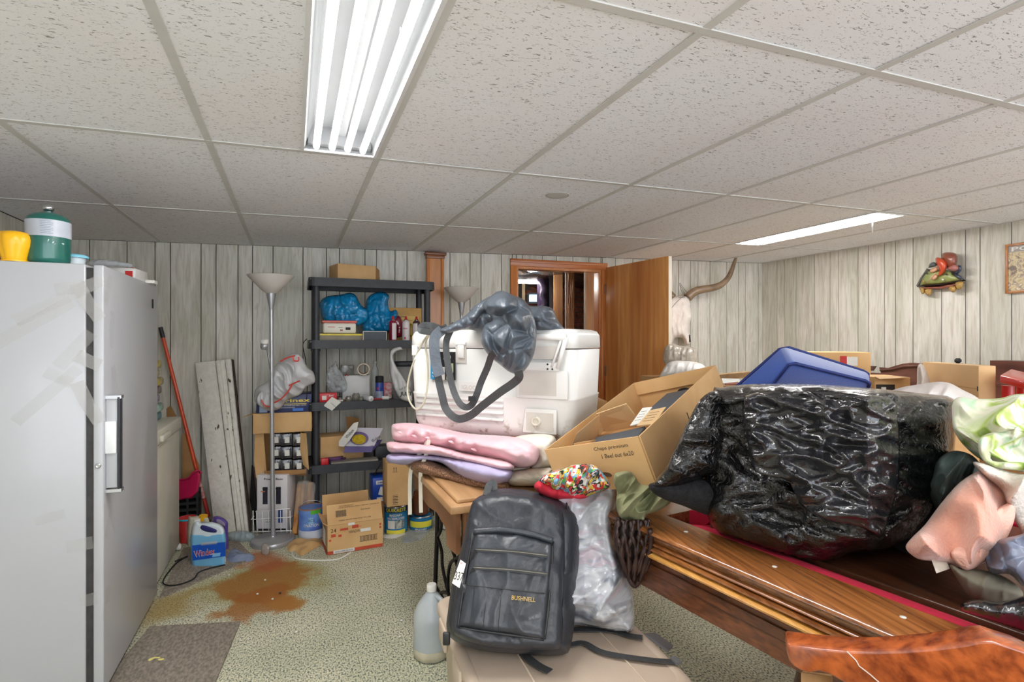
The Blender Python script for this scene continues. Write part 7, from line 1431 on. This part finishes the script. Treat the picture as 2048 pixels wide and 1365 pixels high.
tag(puff('blue_grey_cloth', [(1975, 1095), (2000, 1080), (2040, 1070), (2085, 1060), (2090, 1160), (2050, 1175), (2020, 1150), (1985, 1148), (1972, 1130)], 1.10, .05, mat('slate_cloth', s2l(112, 120, 142), .4, var=.2, coat=.3), amp=.08, fr=9, ang=-.4, aniso=2.2, cells=70, seed=31, crease=.02, R_=.04, zmin=0.802), 'shiny slate-blue fabric below the peach towel at the right edge', 'fabric')
tag(puff('olive_cloth', [(1898, 1128), (1925, 1138), (1960, 1140), (2000, 1150), (2035, 1172), (2045, 1195), (2000, 1208), (1965, 1206), (1935, 1190), (1915, 1160)], 1.13, .05, mat('khaki', s2l(118, 112, 96), .9, var=.06), cells=40, amp=.01, R_=.05, zmin=0.802), 'khaki cloth lying under the peach towel', 'cloth')
tag(puff('black_case', [(1925, 1205), (1960, 1200), (2000, 1205), (2060, 1190), (2090, 1200), (2090, 1275), (2040, 1262), (1990, 1245), (1950, 1232), (1922, 1222)], 1.02, .04, mat('black_vinyl', s2l(24, 24, 26), .25, coat=.4), cells=40, R_=.03, amp=.01, zmin=0.803), 'black vinyl case lying on the near pool table rail', 'case')
tag(puff('dark_pile', [(1780, 1010), (1850, 985), (1900, 990), (1960, 1000), (1960, 1110), (1880, 1120), (1800, 1120)], 1.45, .08, mat('dark_cloth', s2l(40, 34, 34), .95, var=.2), cells=30, amp=.03, zmin=0.802), 'dark clothes in shadow behind the peach towel', 'cloth')

# ---------------------------------------------------------------- scrolled reddish panel in the foreground
M_fg = wood('polished_mahogany', s2l(186, 96, 46), s2l(104, 42, 20), (50, 50, 3), .16, .9, rot=(0, R(58), R(20)), dist=.25)
fd = lambda x: .93 - .12 * (x - 1574) / 474
ff = [(1574, 1288), (1610, 1293), (1634, 1296), (1698, 1302), (1750, 1303), (1808, 1301), (1870, 1296), (1928, 1288), (1960, 1281), (1985, 1280), (2008, 1288), (2048, 1301), (2110, 1330), (2150, 1380), (2150, 2380), (1745, 2330), (1745, 1480), (1720, 1400), (1687, 1367), (1660, 1352), (1639, 1345), (1618, 1349), (1602, 1344), (1588, 1336), (1579, 1326), (1574, 1308)]
pts = [W(x, y, fd(x)) for x, y in ff]; pts = [Vector((p.x, p.y, max(.003, p.z))) for p in pts]
v1 = (W(2048, 1300, fd(2048)) - W(1574, 1300, fd(1574))); v1.z = 0; nb_ = Vector((-v1.y, v1.x, 0)).normalized()
fgp = obj('scrolled_panel', MB().prism(pts, nb_ * .05), M_fg, bevel=.006, seg=3); tag(fgp, 'glossy reddish wood headboard panel with a scrolled end in the foreground', 'headboard')
obj('crack', MB().tube([W(x, y, fd(x) - .001) for x, y in ((1694, 1304), (1712, 1322), (1718, 1333), (1740, 1350), (1765, 1372), (1790, 1400))], .0012, 5), mat('pale_crack', s2l(216, 196, 180), .5), fgp)
tag(obj('shelf_block', MB().hexa([W(x, y, d) + Vector((0, 0, 0)) for x, y, d in ((1600, 1420, .93), (1660, 1420, .93), (1665, 1400, 1.0), (1605, 1400, 1.0), (1604, 1350, .935), (1660, 1356, .935), (1665, 1350, 1.0), (1608, 1345, 1.0))]), wood('pale_oak', s2l(176, 140, 96), s2l(146, 110, 70), (14, 14, 2), .5, .1), fgp), '', '') if False else obj('inner_block', MB().hexa([W(x, y, d) for x, y, d in ((1602, 1440, .945), (1662, 1440, .945), (1665, 1420, .98), (1605, 1420, .98), (1602, 1346, .945), (1662, 1354, .945), (1665, 1350, .98), (1606, 1343, .98))]), wood('pale_oak', s2l(176, 140, 96), s2l(146, 110, 70), (14, 14, 2), .5, .1), fgp)

# ================================================================ WALL HANGINGS
dw_ = depth(atW(1370, 600)) - .10
t = thing('longhorn_skull', 'bleached longhorn skull with a long curved horn on the back wall', 'skull', W(1362, 690, dw_))
M_bone = mat('bone', s2l(240, 232, 224), .7, var=.08, scale=12, bump=.2, bscale=60)
sk = puff('skull', [(1320, 612), (1330, 600), (1345, 594), (1362, 592), (1375, 590), (1383, 597), (1381, 610), (1382, 622), (1384, 634), (1379, 648), (1378, 664), (1381, 676), (1379, 690), (1371, 690), (1364, 677), (1350, 677), (1343, 690), (1335, 690), (1334, 676), (1336, 664), (1331, 648), (1322, 634), (1322, 620)], dw_, .09, M_bone, parent=t, R_=.06, back=.9, cells=50, smooth_k=3, amp=.01, fr=14)
for ex, ey in ((1350, 642), (1331, 640), (1344, 620)): obj('eye_socket', MB().lathe([(.001, -.006), (.016, -.004), (.018, .004), (.001, .008)], W(ex, ey, dw_ - .075), 14, -CF), mat('socket_dark', s2l(60, 46, 42), .9), t)
for ex, ey in ((1371, 674), (1379, 678)): obj('nostril', MB().tube([W(ex, ey - 8, dw_ - .07), W(ex + 1, ey + 6, dw_ - .05)], [.004, .009], 8), MATS['socket_dark'], t)
for hs, lab in ((1, 'r'), (-1, 'l')):
    hp_ = [(1375, 596), (1386, 586), (1400, 580), (1420, 577), (1440, 571), (1455, 558), (1463, 542), (1468, 527), (1473, 512)]
    if hs < 0: hp_ = [(1345 - (x - 1375) * .9, y) for x, y in hp_]
    P_ = [W(x, y, dw_ - .05 - (.0 if hs > 0 else 0)) for x, y in [tuple(q_) for q_ in cr(hp_, 4)]]; n_ = len(P_); obj('horn', MB().tube(P_, [.040 * (1 - i / n_) ** .6 + .004 for i in range(n_)], 12), wood('horn', s2l(150, 126, 98), s2l(104, 82, 60), (10, 10, 10), .5, .2), t)
for pts in ([(1343, 617), (1352, 606), (1363, 596), (1370, 592), (1378, 600), (1381, 607)], [(1359, 566), (1362, 580), (1370, 592), (1376, 588), (1368, 578), (1360, 566)], [(1357, 596), (1370, 592), (1360, 570)]): obj('wire', MB().tube(W3([(x, y, dw_ - .1 if y > 590 else dw_ - .02) for x, y in pts], 4), .0018, 5), M_dark, t)

RX = XR - .012
def dR(px, x=RX): return depth(atX(px, 550, x))
t = thing('pool_relief', 'painted plaster relief of figures leaning over a green pool table on the wall', 'wall decoration', atX(1880, 590, RX))
gxr = (dR(1930) - dR(1830)); D0 = dR(1880) - .03
def rel(name, ol, T, m, off=0.0, **k): return puff(name, ol, D0 + gxr * (sum(p[0] for p in ol) / len(ol) - 1880) / 100 - off, T, m, parent=t, gx=gxr, cells=26, back=.3, smooth_k=2, **k)
pt = lambda x, y: (1820 + x / 8.53, 480 + y / 8.53)
M_k = mat('relief_black', s2l(46, 44, 44), .3, coat=.5); M_g = mat('relief_green', s2l(148, 158, 92), .4, coat=.3); M_o = mat('relief_orange', s2l(206, 74, 36), .3, coat=.5); M_br = mat('relief_brown', s2l(140, 76, 56), .35, coat=.4); M_sk = mat('relief_skin', s2l(206, 160, 128), .4); M_ta = mat('relief_tan', s2l(190, 152, 84), .5, var=.2, scale=60); M_nv = mat('relief_navy', s2l(52, 62, 84), .3, coat=.4)
rel('table_edge', [pt(*p) for p in ((105, 780), (270, 510), (330, 500), (750, 540), (940, 690), (900, 710), (500, 790), (200, 805))], .025, M_k)
rel('table_cloth', [pt(*p) for p in ((175, 760), (300, 540), (640, 520), (730, 590), (850, 680), (500, 750), (230, 770))], .022, M_g, .02)
rel('table_base', [pt(*p) for p in ((150, 810), (500, 790), (900, 715), (905, 760), (770, 800), (500, 850), (380, 845), (220, 850))], .02, M_br)
for p in (((165, 820), (240, 820), (250, 900), (210, 930), (180, 880)), ((240, 850), (370, 840), (365, 920), (320, 955), (270, 930)), ((660, 800), (780, 790), (785, 870), (740, 900), (690, 880)), ((775, 730), (910, 710), (905, 800), (850, 850), (790, 830))): rel('foot', [pt(*q_) for q_ in p], .03, M_ta)
rel('figure_coat', [pt(*p) for p in ((560, 230), (680, 210), (790, 240), (810, 330), (790, 430), (700, 500), (600, 440), (540, 330))], .05, M_br, .02)
rel('figure_vest', [pt(*p) for p in ((430, 320), (490, 300), (600, 340), (640, 440), (600, 540), (540, 600), (470, 630), (500, 520), (460, 440))], .04, M_o, .04)
rel('figure_arm', [pt(*p) for p in ((350, 640), (420, 590), (470, 610), (450, 660), (390, 690))], .02, M_sk, .05); rel('figure_arm', [pt(*p) for p in ((340, 520), (440, 460), (480, 500), (430, 550), (360, 560))], .02, M_sk, .04)
rel('figure_hand', [pt(*p) for p in ((640, 480), (740, 420), (820, 450), (830, 510), (760, 540), (680, 520))], .03, mat('relief_mauve', s2l(170, 110, 104), .4), .04)
rel('cap', [pt(*p) for p in ((310, 480), (330, 410), (400, 375), (450, 400), (450, 450), (370, 470))], .03, mat('relief_teal', s2l(70, 86, 88), .3, coat=.5), .03)
rel('sleeve', [pt(*p) for p in ((800, 440), (880, 440), (880, 520), (820, 580), (760, 560))], .03, M_nv, .02); rel('trouser', [pt(*p) for p in ((760, 590), (820, 590), (900, 650), (850, 680), (790, 650))], .025, M_nv, .02)
for x, y, m_ in ((240, 715, M_ta), (630, 590, M_k), (570, 680, M_paper), (300, 570, M_k)): obj('ball', MB().lathe([(.001, 0), (.006, .002), (.008, .007), (.006, .012), (.001, .014)], W(*pt(x, y), D0 + gxr * (pt(x, y)[0] - 1880) / 100 - .045), 12, (-1, 0, 0)), m_, t)
obj('cue', MB().tube([W(*pt(280, 740), D0 + .01), W(*pt(440, 560), D0 - .04)], .003, 6), M_sk, t)
# framed magazine cover
p1, p2 = atX(2012, 490, RX), atX(2012, 588, RX); y1_, zt1, zb1 = p1.y, p1.z, p2.z; wdp = .27; y2_ = y1_ - wdp
t = thing('framed_cover', 'wood-framed magazine cover on the right wall at the picture edge', 'picture', (RX, (y1_ + y2_) / 2, zb1))
fwm = wood('frame_wood', s2l(190, 130, 74), s2l(150, 92, 46), (20, 20, 20), .4, .2); fw = .016
for lo, hi in (((RX - .014, y1_ - fw, zb1), (RX + .001, y1_, zt1)), ((RX - .014, y2_, zb1), (RX + .001, y2_ + fw, zt1)), ((RX - .014, y2_ + fw, zt1 - fw), (RX + .001, y1_ - fw, zt1)), ((RX - .014, y2_ + fw, zb1), (RX + .001, y1_ - fw, zb1 + fw))): obj('frame_bar', MB().box2(lo, hi), fwm, t, bevel=.002)
obj('print', MB().box2((RX - .006, y2_ + fw, zb1 + fw), (RX - .003, y1_ - fw, zt1 - fw)), patchy('faded_print', [s2l(112, 98, 92), s2l(176, 156, 124), s2l(206, 190, 150), s2l(140, 122, 116), s2l(214, 200, 170)], 26, .5, 0, 20), t)
obj('title_band', MB().box2((RX - .0068, y2_ + fw, zt1 - fw - .042), (RX - .0058, y1_ - fw, zt1 - fw)), mat('title_band', s2l(156, 150, 146), .5, var=.06), t)
text('POST', Vector((RX - .0075, (y1_ + y2_) / 2, zt1 - fw - .022)), (0, -1, 0), UP, .030, M_paper, t, .20, bold=True)

# ---------------------------------------------------------------- unseen cartons added out of frame to shade the floor by the pool table
for lo, hi, lab in (((.42, -.25, .003), (.98, .22, .62), 'unseen plain carton added to shade the floor, below the right frame edge, lower one'), ((.45, -.22, .625), (.95, .18, .90), 'unseen plain carton added to shade the floor, stacked on another below the right frame edge'), ((.30, -.85, .003), (.98, -.32, .95), 'tall unseen plain carton added behind the camera to shade the floor')): carton(lo, hi, lab)
